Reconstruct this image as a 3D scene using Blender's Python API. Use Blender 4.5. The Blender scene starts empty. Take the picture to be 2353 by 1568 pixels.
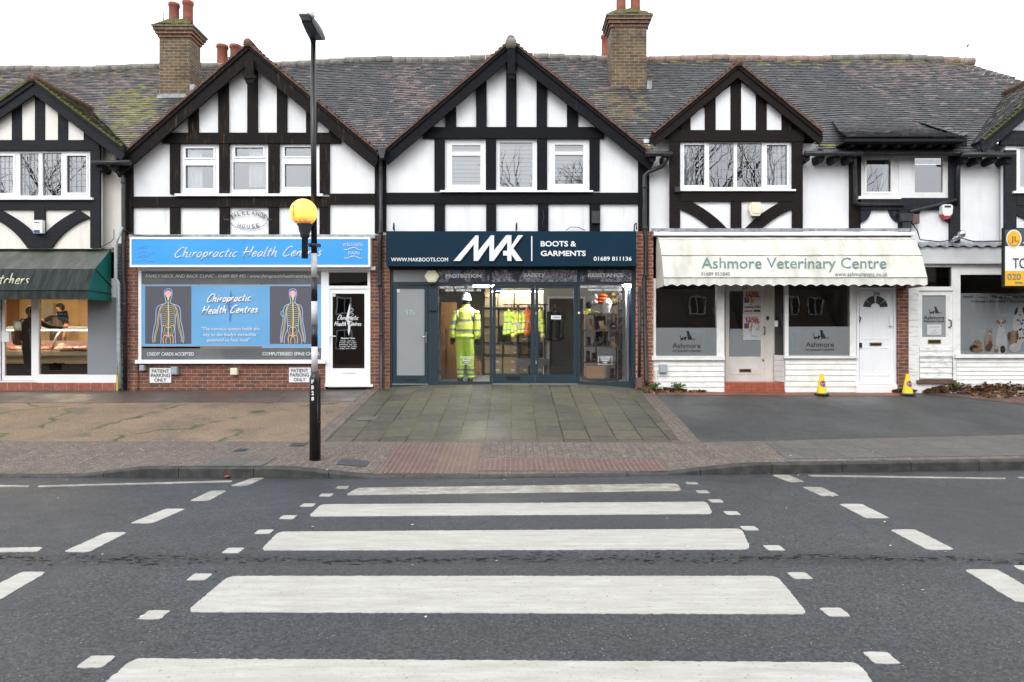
import bpy, math, random
from mathutils import Vector, Matrix, Quaternion
random.seed(11)
S = bpy.context.scene
COL = S.collection
R = math.radians
# ---------------------------------------------------------------- camera
F, CZ = 1568.67, 1.65                      # focal length in photo units (frame 2353 wide), eye height
cam = bpy.data.cameras.new('camera'); cam.lens = 24; cam.sensor_width = 36
cam.clip_start = 0.05; cam.clip_end = 600
co = bpy.data.objects.new('camera', cam); COL.objects.link(co)
co.location = (0, 0, CZ); co.rotation_euler = (R(90), 0, 0)
S.camera = co
# ---------------------------------------------------------------- sky, sun, exposure
W = bpy.data.worlds.new('World'); S.world = W; W.use_nodes = True
nt = W.node_tree; nt.nodes.clear()
sky = nt.nodes.new('ShaderNodeTexSky'); sky.sky_type = 'NISHITA'; sky.sun_disc = False
SUN_EL, SUN_AZ = 42, 205
sky.sun_elevation = R(SUN_EL); sky.sun_rotation = R(SUN_AZ); sky.dust_density = 6; sky.air_density = 1.0; sky.ozone_density = 1
hsv = nt.nodes.new('ShaderNodeHueSaturation'); hsv.inputs['Saturation'].default_value = 0.12
mx = nt.nodes.new('ShaderNodeMix'); mx.data_type = 'RGBA'
mx.inputs[0].default_value = 0.75                      # cloud deck evens the sky out
mx.inputs[7].default_value = (10.2, 10.45, 10.8, 1)
bg = nt.nodes.new('ShaderNodeBackground'); bg.inputs[1].default_value = 0.15
out = nt.nodes.new('ShaderNodeOutputWorld')
nt.links.new(sky.outputs[0], hsv.inputs['Color']); nt.links.new(hsv.outputs[0], mx.inputs[6])
nt.links.new(mx.outputs[2], bg.inputs[0]); nt.links.new(bg.outputs[0], out.inputs[0])
sun = bpy.data.lights.new('sun', 'SUN'); sun.energy = 0.6; sun.angle = R(25); sun.color = (1, .97, .93)
so = bpy.data.objects.new('sun', sun); COL.objects.link(so)
az = R(SUN_AZ); el = R(SUN_EL)
sd = Vector((math.sin(az) * math.cos(el), math.cos(az) * math.cos(el), math.sin(el)))   # towards the sun, behind the camera
so.rotation_euler = sd.to_track_quat('Z', 'Y').to_euler()
so.location = (0, -20, 30)
S.view_settings.view_transform = 'Standard'; S.view_settings.look = 'None'
S.view_settings.exposure = 0.52; S.view_settings.gamma = 1
S.render.engine = 'CYCLES'
S.cycles.max_bounces = 8; S.cycles.transparent_max_bounces = 12; S.cycles.glossy_bounces = 3; S.cycles.diffuse_bounces = 4
S.cycles.caustics_reflective = False; S.cycles.caustics_refractive = False
S.cycles.sample_clamp_indirect = 4

# ---------------------------------------------------------------- coordinates
def X(u, Y): return (u - 1176.5) * Y / F
def Z(v, Y): return CZ - (v - 784) * Y / F
def lerp(a, b, t): return a + (b - a) * t
def interp(x, pts):
    if x <= pts[0][0]: return pts[0][1]
    for (a, fa), (b, fb) in zip(pts, pts[1:]):
        if x <= b: return fa + (fb - fa) * (x - a) / (b - a)
    return pts[-1][1]

# ---------------------------------------------------------------- mesh builder
class MB:
    def __init__(s): s.v = []; s.f = []; s.m = []; s.sm = []; s.c = {}
    def face(s, pts, m=0, smooth=False, col=None):
        i = len(s.v); s.v += [tuple(p) for p in pts]
        s.f.append(list(range(i, i + len(pts)))); s.m.append(m); s.sm.append(smooth)
        if col is not None: s.c[len(s.f) - 1] = col
    def mesh(s, vs, fs, m=0, smooth=False):
        i = len(s.v); s.v += [tuple(p) for p in vs]
        for f in fs: s.f.append([i + k for k in f]); s.m.append(m); s.sm.append(smooth)
    def box(s, x0, x1, y0, y1, z0, z1, m=0):
        if x0 > x1: x0, x1 = x1, x0
        if y0 > y1: y0, y1 = y1, y0
        if z0 > z1: z0, z1 = z1, z0
        vs = [(x, y, z) for z in (z0, z1) for y in (y0, y1) for x in (x0, x1)]
        s.mesh(vs, [(0, 2, 3, 1), (4, 5, 7, 6), (0, 1, 5, 4), (2, 6, 7, 3), (0, 4, 6, 2), (1, 3, 7, 5)], m)
    def pbox(s, u0, v0, u1, v1, Y0, Y1, m=0):
        s.box(X(u0, Y0), X(u1, Y0), Y0, Y1, Z(v0, Y0), Z(v1, Y0), m)
    def prism(s, pts, y0, y1, m=0):
        a = sum(p[0] * q[1] - q[0] * p[1] for p, q in zip(pts, pts[1:] + pts[:1]))
        if a < 0: pts = pts[::-1]
        n = len(pts)
        vs = [(x, y0, z) for x, z in pts] + [(x, y1, z) for x, z in pts]
        fs = [list(range(n)), list(range(2 * n - 1, n - 1, -1))] + [(i, i + n, (i + 1) % n + n, (i + 1) % n) for i in range(n)]
        s.mesh(vs, fs, m)
    def ppoly(s, px, Y0, Y1, m=0):
        s.prism([(X(u, Y0), Z(v, Y0)) for u, v in px], Y0, Y1, m)
    def tube(s, pts, r, n=8, m=0, flat=1.0, smooth=True, caps=True):
        pts = [Vector(p) for p in pts]; k = len(pts)
        rr = r if isinstance(r, (list, tuple)) else [r] * k
        up = Vector((0, 0, 1)); rings = []; ref = None
        for i, p in enumerate(pts):
            d = (pts[min(i + 1, k - 1)] - pts[max(i - 1, 0)])
            d = d.normalized() if d.length > 1e-9 else Vector((0, 0, 1))
            if ref is None: ref = Vector((0, 1, 0)) if abs(d.y) < .9 else Vector((1, 0, 0))
            a = ref - d * ref.dot(d)
            if a.length < 1e-6: a = Vector((1, 0, 0)) - d * d.x
            a.normalize(); b = d.cross(a); ref = a
            rings.append([p + (a * math.cos(t) * flat + b * math.sin(t)) * rr[i] for t in [2 * math.pi * j / n for j in range(n)]])
        s.loft(rings, m, smooth, caps)
    def loft(s, rings, m=0, smooth=True, caps=True):
        n = len(rings[0]); vs = [p for r in rings for p in r]; fs = []
        for i in range(len(rings) - 1):
            for j in range(n):
                a, b = i * n + j, i * n + (j + 1) % n
                fs.append((a, b, b + n, a + n))
        if caps:
            fs.append(list(range(n - 1, -1, -1))); fs.append([(len(rings) - 1) * n + j for j in range(n)])
        s.mesh(vs, fs, m, smooth)
    def rings(s, spec, n=14, m=0, smooth=True, power=1.0):    # (x, y, z, rx, ry) horizontal ellipses
        rs = []
        for x, y, z, rx, ry in spec:
            rs.append([(x + rx * math.cos(t), y + ry * math.sin(t), z) for t in [2 * math.pi * j / n for j in range(n)]])
        s.loft(rs, m, smooth)
    def lathe(s, prof, c=(0, 0, 0), n=20, m=0, smooth=True):
        s.rings([(c[0], c[1], c[2] + z, r, r) for r, z in prof], n, m, smooth)
    def ball(s, c, r, n=12, m=0, sz=1.0, sx=1.0, sy=1.0):
        s.rings([(c[0], c[1], c[2] - r * sz * math.cos(t), max(r * sx * math.sin(t), 1e-4), max(r * sy * math.sin(t), 1e-4))
                 for t in [math.pi * i / (n - 2) for i in range(n - 1)]], n, m)
    def disc(s, u, v, ru, rv, Y, m=0, n=20, d=.004, rot=0):
        s.ppoly([(u + ru * math.cos(t) * math.cos(rot) - rv * math.sin(t) * math.sin(rot),
                  v + ru * math.cos(t) * math.sin(rot) + rv * math.sin(t) * math.cos(rot)) for t in [2 * math.pi * i / n for i in range(n)]], Y, Y + d, m)
    # wall in the picture plane's depth Y with rectangular openings, each with a reveal
    def wall(s, u0, v0, u1, v1, Y, holes=(), depth=.1, m=0, edge=True):
        us = sorted({u0, u1, *[h[0] for h in holes], *[h[2] for h in holes]})
        vs = sorted({v0, v1, *[h[1] for h in holes], *[h[3] for h in holes]})
        us = [u for u in us if u0 <= u <= u1]; vs = [v for v in vs if v0 <= v <= v1]
        for a, b in zip(us, us[1:]):
            for c, d in zip(vs, vs[1:]):
                mu, mv = (a + b) / 2, (c + d) / 2
                if any(h[0] < mu < h[2] and h[1] < mv < h[3] for h in holes): continue
                s.face([(X(a, Y), Y, Z(d, Y)), (X(b, Y), Y, Z(d, Y)), (X(b, Y), Y, Z(c, Y)), (X(a, Y), Y, Z(c, Y))], m)
        def ring(h, inward):
            xa, xb, zt, zb = X(h[0], Y), X(h[2], Y), Z(h[1], Y), Z(h[3], Y); y2 = Y + depth
            for p, q in (((xa, zb), (xb, zb)), ((xb, zb), (xb, zt)), ((xb, zt), (xa, zt)), ((xa, zt), (xa, zb))):
                f = [(p[0], Y, p[1]), (q[0], Y, q[1]), (q[0], y2, q[1]), (p[0], y2, p[1])]
                s.face(f if inward else f[::-1], m)
        for h in holes: ring(h, True)
        if edge: ring((u0, v0, u1, v1), False)
    def text(s, body, u0, v0, u1, v1, Y, m=0, bold=0.0, shear=0.0, d=.006, rot=0.0):
        vs, ps = glyphs(body, bold, shear)
        xs = [p[0] for p in vs]; ys = [p[1] for p in vs]
        ax, bx, ay, by = min(xs), max(xs), min(ys), max(ys)
        q = []
        cu, cv = (u0 + u1) / 2, (v0 + v1) / 2; cr, sr = math.cos(rot), math.sin(rot)
        for x, y, z in vs:
            du = (x - ax) / (bx - ax) * (u1 - u0) + u0 - cu; dv = v1 - (y - ay) / (by - ay) * (v1 - v0) - cv
            u, v = cu + du * cr - dv * sr, cv + du * sr + dv * cr
            q.append((X(u, Y), Y + (.5 - z) * d, Z(v, Y)))
        s.mesh(q, ps, m)
    def build(s, name, mats, parent=None, loc_inv=None):
        me = bpy.data.meshes.new(name); me.from_pydata(s.v, [], s.f)
        if not isinstance(mats, (list, tuple)): mats = [mats]
        for k in mats: me.materials.append(k)
        me.polygons.foreach_set('material_index', s.m); me.polygons.foreach_set('use_smooth', s.sm)
        if s.c:
            at = me.color_attributes.new('tone', 'FLOAT_COLOR', 'CORNER'); buf = []
            for i, f in enumerate(s.f):
                c = s.c.get(i, (.1, .1, .1)); buf += [c[0], c[1], c[2], 1] * len(f)
            at.data.foreach_set('color', buf)
        me.validate(); me.update()
        o = bpy.data.objects.new(name, me); COL.objects.link(o)
        if parent: adopt(o, parent)
        return o
def adopt(o, parent):
    o.parent = parent
    if parent.type == 'EMPTY': o.matrix_parent_inverse = Matrix.Translation(parent.location).inverted()
_G = {}
def glyphs(body, bold, shear):
    k = (body, bold, shear)
    if k not in _G:
        c = bpy.data.curves.new('lettering', 'FONT'); c.body = body; c.offset = bold; c.shear = shear; c.extrude = .5; c.resolution_u = 3
        o = bpy.data.objects.new('lettering', c); COL.objects.link(o)
        dg = bpy.context.evaluated_depsgraph_get(); me = o.evaluated_get(dg).to_mesh()
        _G[k] = ([(v.co.x, v.co.y, v.co.z + .5) for v in me.vertices], [list(p.vertices) for p in me.polygons])
        bpy.data.objects.remove(o); bpy.data.curves.remove(c)
    return _G[k]

# ---------------------------------------------------------------- things
def thing(name, label, cat, loc=(0, 0, 0), group=None):
    o = bpy.data.objects.new(name, None); COL.objects.link(o); o.location = loc; o.empty_display_size = .1
    return tag(o, label, cat, group)
def tag(o, label, cat, group=None, kind=None):
    o['label'] = label; o['category'] = cat
    if group: o['group'] = group
    if kind: o['kind'] = kind
    return o
def struct(o): o['kind'] = 'structure'; return o
def dup(t, loc, label=None, rz=None, scale=None):
    r = t.copy(); COL.objects.link(r); r.location = loc
    if rz is not None: r.rotation_euler = (0, 0, rz)
    if scale: r.scale = scale
    if label: r['label'] = label
    for ch in t.children:
        c = ch.copy(); COL.objects.link(c); c.parent = r
        for g in ch.children:
            d = g.copy(); COL.objects.link(d); d.parent = c
    return r

# ---------------------------------------------------------------- materials
def new_mat(name):
    m = bpy.data.materials.new(name); m.use_nodes = True; t = m.node_tree; t.nodes.clear()
    o = t.nodes.new('ShaderNodeOutputMaterial'); return m, t, o
def N(t, kind, **kw):
    n = t.nodes.new(kind)
    for k, v in kw.items():
        if k.startswith('i_'):
            kk = k[2:].replace('_', ' '); n.inputs[kk].default_value = v
        else: setattr(n, k, v)
    return n
def L(t, a, b): t.links.new(a, b)
def rgb(c): return (c[0], c[1], c[2], 1)
def coord(t, stretch=(1, 1, 1), obj=True):
    tc = N(t, 'ShaderNodeTexCoord'); mp = N(t, 'ShaderNodeMapping'); mp.inputs['Scale'].default_value = stretch
    L(t, tc.outputs['Object'], mp.inputs['Vector']); return mp.outputs[0]
def noise(t, vec, scale, detail=5, rough=.6):
    n = N(t, 'ShaderNodeTexNoise'); n.inputs['Scale'].default_value = scale; n.inputs['Detail'].default_value = detail; n.inputs['Roughness'].default_value = rough
    L(t, vec, n.inputs['Vector']); return n.outputs['Fac']
def ramp(t, fac, a, b, ca=(0, 0, 0), cb=(1, 1, 1)):
    r = N(t, 'ShaderNodeValToRGB'); e = r.color_ramp.elements
    e[0].position = a; e[0].color = rgb(ca); e[1].position = b; e[1].color = rgb(cb)
    L(t, fac, r.inputs[0]); return r.outputs[0]
def mixc(t, fac, a, b, mode='MIX'):
    m = N(t, 'ShaderNodeMix', data_type='RGBA', blend_type=mode)
    for sock, val in ((0, fac), (6, a), (7, b)):
        if hasattr(val, 'links'): L(t, val, m.inputs[sock])
        elif sock == 0: m.inputs[0].default_value = val
        else: m.inputs[sock].default_value = rgb(val)
    return m.outputs[2]
def finish(t, o, col, rough=.6, bump=None, bs=.3, bd=.01, spec=.5, metal=0.0, coat=0.0):
    p = N(t, 'ShaderNodeBsdfPrincipled')
    if hasattr(col, 'links'): L(t, col, p.inputs['Base Color'])
    else: p.inputs['Base Color'].default_value = rgb(col)
    if hasattr(rough, 'links'): L(t, rough, p.inputs['Roughness'])
    else: p.inputs['Roughness'].default_value = rough
    p.inputs['Specular IOR Level'].default_value = spec; p.inputs['Metallic'].default_value = metal; p.inputs['Coat Weight'].default_value = coat
    if bump is not None:
        b = N(t, 'ShaderNodeBump'); b.inputs['Strength'].default_value = bs; b.inputs['Distance'].default_value = bd
        L(t, bump, b.inputs['Height']); L(t, b.outputs[0], p.inputs['Normal'])
    L(t, p.outputs[0], o.inputs[0]); return p
def simple(name, c1, c2=None, scale=8, rough=.55, lo=.4, hi=.65, stretch=(1, 1, 1), bs=0.15, bd=.004, spec=.5, metal=0.0, bscale=None, detail=6):
    m, t, o = new_mat(name); v = coord(t, stretch); n = noise(t, v, scale, detail)
    c = ramp(t, n, lo, hi, c1, c2) if c2 else c1
    b = noise(t, v, bscale or scale * 6, 3) if bs else None
    finish(t, o, c, rough, b, bs, bd, spec, metal); return m
def swz(t, mode):                                          # facade coordinates: 'xz' for walls, 'xy' for floors
    tc = N(t, 'ShaderNodeTexCoord'); sp = N(t, 'ShaderNodeSeparateXYZ'); L(t, tc.outputs['Object'], sp.inputs[0])
    cb = N(t, 'ShaderNodeCombineXYZ')
    if mode == 'xz':
        ad = N(t, 'ShaderNodeMath', operation='ADD'); L(t, sp.outputs[0], ad.inputs[0]); L(t, sp.outputs[1], ad.inputs[1])
        L(t, ad.outputs[0], cb.inputs[0]); L(t, sp.outputs[2], cb.inputs[1])
    elif mode == 'yx':
        L(t, sp.outputs[1], cb.inputs[0]); L(t, sp.outputs[0], cb.inputs[1])
    else:
        L(t, sp.outputs[0], cb.inputs[0]); L(t, sp.outputs[1], cb.inputs[1])
    return cb.outputs[0], tc.outputs['Object']
def brick(name, c1, c2, mortar, bw=.225, rh=.075, ms=.006, mode='xz', rough=.8, dirt=None, dlo=.5, dhi=.75, dscale=1.2, bs=.5, offset=.5, wob=.012, speck=None, moss=None, rlo=None):
    m, t, o = new_mat(name); v, ov = swz(t, mode)
    wn = N(t, 'ShaderNodeTexNoise'); wn.inputs['Scale'].default_value = 2.2; L(t, ov, wn.inputs['Vector'])
    va = N(t, 'ShaderNodeVectorMath', operation='MULTIPLY_ADD'); L(t, wn.outputs['Color'], va.inputs[0]); va.inputs[1].default_value = (wob, wob, 0); L(t, v, va.inputs[2])
    b = N(t, 'ShaderNodeTexBrick', offset=offset); b.inputs['Scale'].default_value = 1; b.inputs['Brick Width'].default_value = bw; b.inputs['Row Height'].default_value = rh
    b.inputs['Mortar Size'].default_value = ms; b.inputs['Mortar Smooth'].default_value = .2; b.inputs['Bias'].default_value = 0
    b.inputs['Color1'].default_value = rgb(c1); b.inputs['Color2'].default_value = rgb(c2); b.inputs['Mortar'].default_value = rgb(mortar)
    L(t, va.outputs[0], b.inputs['Vector'])
    c = b.outputs['Color']
    n2 = noise(t, ov, 14, 6)
    c = mixc(t, .55, c, ramp(t, n2, .25, .75, (.3, .3, .3), (1.5, 1.5, 1.5)), 'MULTIPLY')
    if moss: c = mixc(t, mixc(t, 1.0, ramp(t, noise(t, ov, .9, 4), .42, .6), b.outputs['Fac'], 'MULTIPLY'), c, moss)
    if dirt: c = mixc(t, ramp(t, noise(t, ov, dscale, 6), dlo, dhi), c, dirt)
    if speck: c = mixc(t, ramp(t, noise(t, ov, 60, 2, .5), .62, .68), c, speck)
    iv = N(t, 'ShaderNodeMath', operation='SUBTRACT'); iv.inputs[0].default_value = 1; L(t, b.outputs['Fac'], iv.inputs[1])
    ad = N(t, 'ShaderNodeMath', operation='MULTIPLY_ADD'); L(t, n2, ad.inputs[0]); ad.inputs[1].default_value = .5; L(t, iv.outputs[0], ad.inputs[2])
    rg = ramp(t, noise(t, ov, .8, 4), .35, .65, (rlo,) * 3, (rough,) * 3) if rlo else rough
    finish(t, o, c, rg, ad.outputs[0], bs, .008); return m
def glass(name, tint=(.9, .93, .93), refl=1.0, base=.03, rough=.0):
    m, t, o = new_mat(name)
    tr = N(t, 'ShaderNodeBsdfTransparent'); tr.inputs[0].default_value = rgb(tint)
    gl = N(t, 'ShaderNodeBsdfGlossy'); gl.inputs['Roughness'].default_value = rough; gl.inputs[0].default_value = (.95, .97, 1, 1)
    fr = N(t, 'ShaderNodeFresnel'); fr.inputs[0].default_value = 1.5
    ma = N(t, 'ShaderNodeMath', operation='MULTIPLY_ADD'); L(t, fr.outputs[0], ma.inputs[0]); ma.inputs[1].default_value = refl; ma.inputs[2].default_value = base
    nz = noise(t, coord(t), 1.3, 2); b = N(t, 'ShaderNodeBump'); b.inputs['Strength'].default_value = .06; b.inputs['Distance'].default_value = .02; L(t, nz, b.inputs['Height']); L(t, b.outputs[0], gl.inputs['Normal'])
    mi = N(t, 'ShaderNodeMixShader'); L(t, ma.outputs[0], mi.inputs[0]); L(t, tr.outputs[0], mi.inputs[1]); L(t, gl.outputs[0], mi.inputs[2])
    L(t, mi.outputs[0], o.inputs[0]); return m
def emit(name, c, st):
    m, t, o = new_mat(name); e = N(t, 'ShaderNodeEmission'); e.inputs[0].default_value = rgb(c); e.inputs[1].default_value = st
    L(t, e.outputs[0], o.inputs[0]); return m
def timber(name, dark, worn, lo, hi, rough=.75):
    m, t, o = new_mat(name); tc = N(t, 'ShaderNodeTexCoord')
    ns = []
    for st in ((30, 30, 2.2), (2.2, 30, 30)):
        mp = N(t, 'ShaderNodeMapping'); mp.inputs['Scale'].default_value = st; L(t, tc.outputs['Object'], mp.inputs[0]); ns.append(noise(t, mp.outputs[0], 1, 6, .65))
    big = noise(t, tc.outputs['Object'], 1.1, 4)
    f = N(t, 'ShaderNodeMath', operation='MULTIPLY'); L(t, ramp(t, ns[0], lo, hi), f.inputs[0]); L(t, ramp(t, big, .42, .6), f.inputs[1])
    c = mixc(t, f.outputs[0], mixc(t, ramp(t, ns[1], .3, .7), tuple(k * .7 for k in dark), tuple(k * 1.35 for k in dark)), worn)
    finish(t, o, c, rough, ns[0], .4, .006, .18); return m
def tile_mat(name):
    m, t, o = new_mat(name); a = N(t, 'ShaderNodeAttribute', attribute_name='tone'); v = coord(t)
    n = noise(t, v, 9, 6); c = mixc(t, .6, a.outputs['Color'], ramp(t, n, .3, .7, (.7, .7, .7), (1.3, 1.3, 1.3)), 'MULTIPLY')
    c = mixc(t, ramp(t, noise(t, v, 40, 3), .70, .76), c, (.22, .23, .20))
    finish(t, o, c, ramp(t, noise(t, v, 1.5, 3), .3, .7, (.34,) * 3, (.7,) * 3), n, .2, .004, .5); return m

def plaster(name, c1, c2):
    m, t, o = new_mat(name); v = coord(t); c = ramp(t, noise(t, v, 1.6, 5), .4, .65, c1, c2)
    st = N(t, 'ShaderNodeMath', operation='MULTIPLY'); L(t, ramp(t, noise(t, coord(t, (5, 5, .45)), 1.3, 6, .7), .55, .8), st.inputs[0]); st.inputs[1].default_value = .5
    c = mixc(t, st.outputs[0], c, tuple(k * .62 for k in c1))           # rain streaks
    c = mixc(t, ramp(t, noise(t, v, 17, 4, .7), .72, .76), c, tuple(k * .55 for k in c1))
    b = N(t, 'ShaderNodeMath', operation='MULTIPLY_ADD'); L(t, noise(t, v, 5, 4), b.inputs[0]); b.inputs[1].default_value = 2.5; L(t, noise(t, v, 40, 4), b.inputs[2])
    finish(t, o, c, .8, b.outputs[0], .35, .006, .25); return m
M = {}
def mk(k, *a, **kw): M[k] = simple(k, *a, **kw)
M['render_white'] = plaster('render_white', (.80, .81, .825), (.86, .87, .885))
M['render_cream'] = plaster('render_cream', (.78, .76, .70), (.84, .825, .77))
mk('upvc', (.84, .85, .865), (.88, .89, .905), scale=2, rough=.3, bs=0)
mk('old_white', (.70, .70, .67), (.82, .82, .80), scale=5, rough=.5, bs=.15, lo=.3, hi=.55)
mk('peeling_white', (.50, .50, .46), (.78, .78, .76), scale=9, rough=.6, lo=.34, hi=.5, stretch=(.6, 1, 3))
mk('off_white_door', (.66, .64, .60), (.73, .71, .67), scale=4, rough=.4, bs=.05)
M['timber_black'] = timber('timber_black', (.006, .0065, .009), (.16, .13, .10), .66, .80)
M['timber_worn'] = timber('timber_worn', (.008, .0066, .0062), (.19, .105, .055), .57, .74)
M['timber_charcoal'] = timber('timber_charcoal', (.017, .018, .022), (.07, .07, .075), .6, .8)
M['timber_brown'] = timber('timber_brown', (.011, .0078, .007), (.15, .085, .05), .64, .8)
M['timber_grey'] = timber('timber_grey', (.02, .022, .028), (.12, .12, .13), .6, .78)
M['brick_red'] = brick('brick_red', (.23, .075, .045), (.115, .05, .04), (.34, .27, .20), dirt=(.05, .04, .035), dlo=.55, dhi=.8, dscale=3)
M['brick_orange'] = brick('brick_orange', (.34, .10, .045), (.24, .075, .04), (.55, .48, .40), dirt=(.05, .055, .03), dlo=.56, dhi=.72, dscale=1.4)
M['brick_stock'] = brick('brick_stock', (.17, .105, .05), (.085, .06, .035), (.30, .26, .20), dirt=(.04, .035, .025), dlo=.5, dhi=.75, dscale=2.2)
M['brick_far'] = brick('brick_far', (.17, .11, .08), (.13, .09, .065), (.2, .18, .15))
M['tiles'] = tile_mat('tiles')
mk('verge_tile', (.075, .045, .035), (.19, .095, .06), scale=16, rough=.85, bs=.6, bd=.01)
mk('ridge_tile', (.15, .145, .13), (.27, .25, .22), scale=7, rough=.9, bs=.6, bd=.01)
mk('ridge_red', (.24, .165, .135), (.34, .26, .22), scale=7, rough=.9, bs=.6, bd=.01)
mk('lead', (.20, .215, .235), (.36, .38, .41), scale=9, rough=.45, bs=.3, bd=.006)
mk('moss', (.06, .07, .02), (.16, .16, .045), scale=22, rough=.95, bs=1, bd=.02)
mk('terracotta', (.25, .072, .045), (.31, .105, .068), scale=6, rough=.8)
mk('pipe_black', (.012, .013, .016), (.03, .032, .036), scale=9, rough=.4)
mk('pipe_grey', (.30, .33, .36), (.42, .45, .48), scale=12, rough=.45)
mk('black_gloss', (.006, .006, .007), (.012, .012, .013), scale=14, rough=.32, bs=.2)
mk('post_white', (.50, .50, .50), (.66, .66, .67), scale=7, rough=.4)
mk('lamp_grey', (.016, .019, .025), (.03, .034, .042), scale=9, rough=.5)
mk('slate_blue', (.024, .041, .053), (.028, .046, .059), spec=.25, scale=3, rough=.35, bs=0)
mk('navy_sign', (.0045, .024, .046), (.0055, .028, .052), spec=.12, scale=1.1, rough=.4, bs=0)
mk('sign_white', (.80, .81, .83), rough=.35, bs=0)
mk('letter_white', (.78, .79, .80), rough=.5, bs=0)
mk('letter_silver', (.64, .66, .69), rough=.45, bs=0)
mk('letter_black', (.012, .012, .013), rough=.5, bs=0)
mk('clinic_blue', (.06, .34, .80), (.07, .37, .85), spec=.2, scale=.8, rough=.3, bs=0)
mk('print_blue', (.135, .37, .66), (.16, .41, .70), scale=.9, rough=.3, bs=0)
mk('print_blue_pale', (.22, .47, .74), rough=.3, bs=0)
mk('print_grey', (.10, .11, .115), (.155, .165, .17), scale=1.2, rough=.3, bs=0)
mk('print_dark', (.10, .10, .125), rough=.3, bs=0)
mk('print_edge_blue', (.34, .5, .85), rough=.3, bs=0)
mk('print_nerve', (.75, .65, .32), rough=.3, bs=0)
mk('print_pink', (.85, .42, .55), rough=.3, bs=0)
mk('print_orange', (.7, .36, .2), rough=.3, bs=0)
mk('spine_blue', (.10, .17, .45), rough=.3, bs=0)
mk('vinyl_frost', (.56, .60, .63), (.60, .64, .67), scale=.8, rough=.3, bs=0)
mk('frost_pane', (.27, .29, .30), (.30, .32, .33), scale=.7, rough=.25, bs=0)
mk('panel_grey', (.23, .25, .27), (.26, .28, .30), scale=.6, rough=.3, bs=0)
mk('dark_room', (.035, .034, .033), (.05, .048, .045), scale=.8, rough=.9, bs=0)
mk('brown_room', (.19, .17, .14), (.24, .21, .175), scale=.8, rough=.9, bs=0)
mk('room_white', (.5, .5, .48), (.6, .6, .58), scale=.7, rough=.9, bs=0)
mk('room_floor', (.22, .23, .235), (.34, .35, .35), scale=2, rough=.5, bs=0, stretch=(1, 4, 1))
mk('wood_panel', (.26, .13, .05), (.34, .18, .075), scale=2, rough=.5, stretch=(8, 8, .6))
mk('carton_brown', (.33, .25, .15), (.40, .31, .195), scale=3, rough=.8, bs=0)
mk('carton_plain', (.50, .31, .19), (.55, .35, .22), scale=3, rough=.8, bs=0)
mk('shelf_dark', (.03, .028, .028), (.05, .045, .045), scale=4, rough=.5)
mk('shelf_wood', (.10, .05, .035), (.15, .08, .05), scale=6, rough=.5)
mk('hi_vis', (.86, .97, .15), (.90, .99, .2), scale=5, rough=.6, bs=.4, bd=.02, bscale=9)
mk('hi_vis_green', (.68, .96, .13), (.74, .99, .18), scale=5, rough=.6, bs=.4, bd=.02, bscale=9)
mk('hi_vis_orange', (.85, .14, .025), (.9, .18, .04), scale=5, rough=.6, bs=.4, bd=.02, bscale=9)
mk('reflective', (.30, .32, .34), (.38, .40, .42), scale=20, rough=.35, bs=0)
mk('helmet_white', (.74, .76, .77), rough=.25, bs=0)
mk('glove_black', (.02, .022, .025), rough=.7)
mk('boot_black', (.014, .014, .015), rough=.4)
mk('boot_tan', (.34, .25, .16), (.42, .32, .21), scale=10, rough=.8)
mk('boot_brown', (.22, .14, .085), (.28, .18, .11), scale=10, rough=.7)
mk('cloth_black', (.012, .012, .014), rough=.85)
mk('cloth_blue', (.03, .07, .2), rough=.85)
mk('cloth_grey', (.085, .09, .10), (.12, .125, .135), scale=20, rough=.9)
mk('camo', (.22, .17, .07), (.09, .09, .04), scale=14, rough=.9)
mk('plastic_bag', (.62, .62, .62), (.75, .75, .75), scale=10, rough=.25)
mk('curtain', (.66, .69, .72), (.76, .79, .82), scale=3, rough=.9, bs=0)
mk('blind', (.40, .44, .44), (.46, .50, .50), scale=3, rough=.6, bs=0)
mk('alarm_cream', (.74, .70, .53), (.80, .76, .60), scale=4, rough=.4, bs=0)
mk('alarm_white', (.74, .75, .74), rough=.35, bs=0)
mk('alarm_blue', (.02, .05, .24), rough=.3, bs=0)
mk('alarm_red', (.42, .03, .02), rough=.3, bs=0)
mk('box_grey', (.34, .37, .41), (.38, .41, .45), scale=6, rough=.4, bs=0)
mk('box_brown', (.14, .075, .07), rough=.6)
mk('brass', (.40, .27, .08), (.24, .16, .06), scale=14, rough=.35, metal=.8)
mk('chrome', (.6, .6, .6), rough=.2, metal=.9, bs=0)
mk('awning_cream', (.51, .50, .435), (.66, .65, .59), scale=1.5, rough=.7, lo=.35, hi=.55, bs=.35, bd=.02, bscale=5, stretch=(2.4, 1, .7))
mk('awning_seam', (.12, .12, .09), (.3, .3, .25), scale=30, rough=.8)
mk('vet_green', (.10, .19, .185), (.12, .215, .21), scale=4, rough=.6, bs=0)
mk('awning_green', (.003, .13, .112), (.005, .16, .135), scale=2, rough=.6, bs=.3, bd=.02, bscale=5)
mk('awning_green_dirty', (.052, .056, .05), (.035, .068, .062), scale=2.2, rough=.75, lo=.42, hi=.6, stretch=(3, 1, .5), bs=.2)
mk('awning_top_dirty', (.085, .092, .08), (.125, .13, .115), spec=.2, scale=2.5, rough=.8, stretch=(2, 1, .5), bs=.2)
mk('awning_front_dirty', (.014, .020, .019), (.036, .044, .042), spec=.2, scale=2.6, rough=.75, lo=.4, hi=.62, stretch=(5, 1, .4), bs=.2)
mk('gold_letter', (.62, .60, .46), rough=.5, bs=0)
mk('cone_yellow', (.74, .58, .012), (.8, .64, .02), scale=7, rough=.5, bs=0)
mk('sign_blue', (.035, .07, .34), rough=.4, bs=0)
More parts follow.
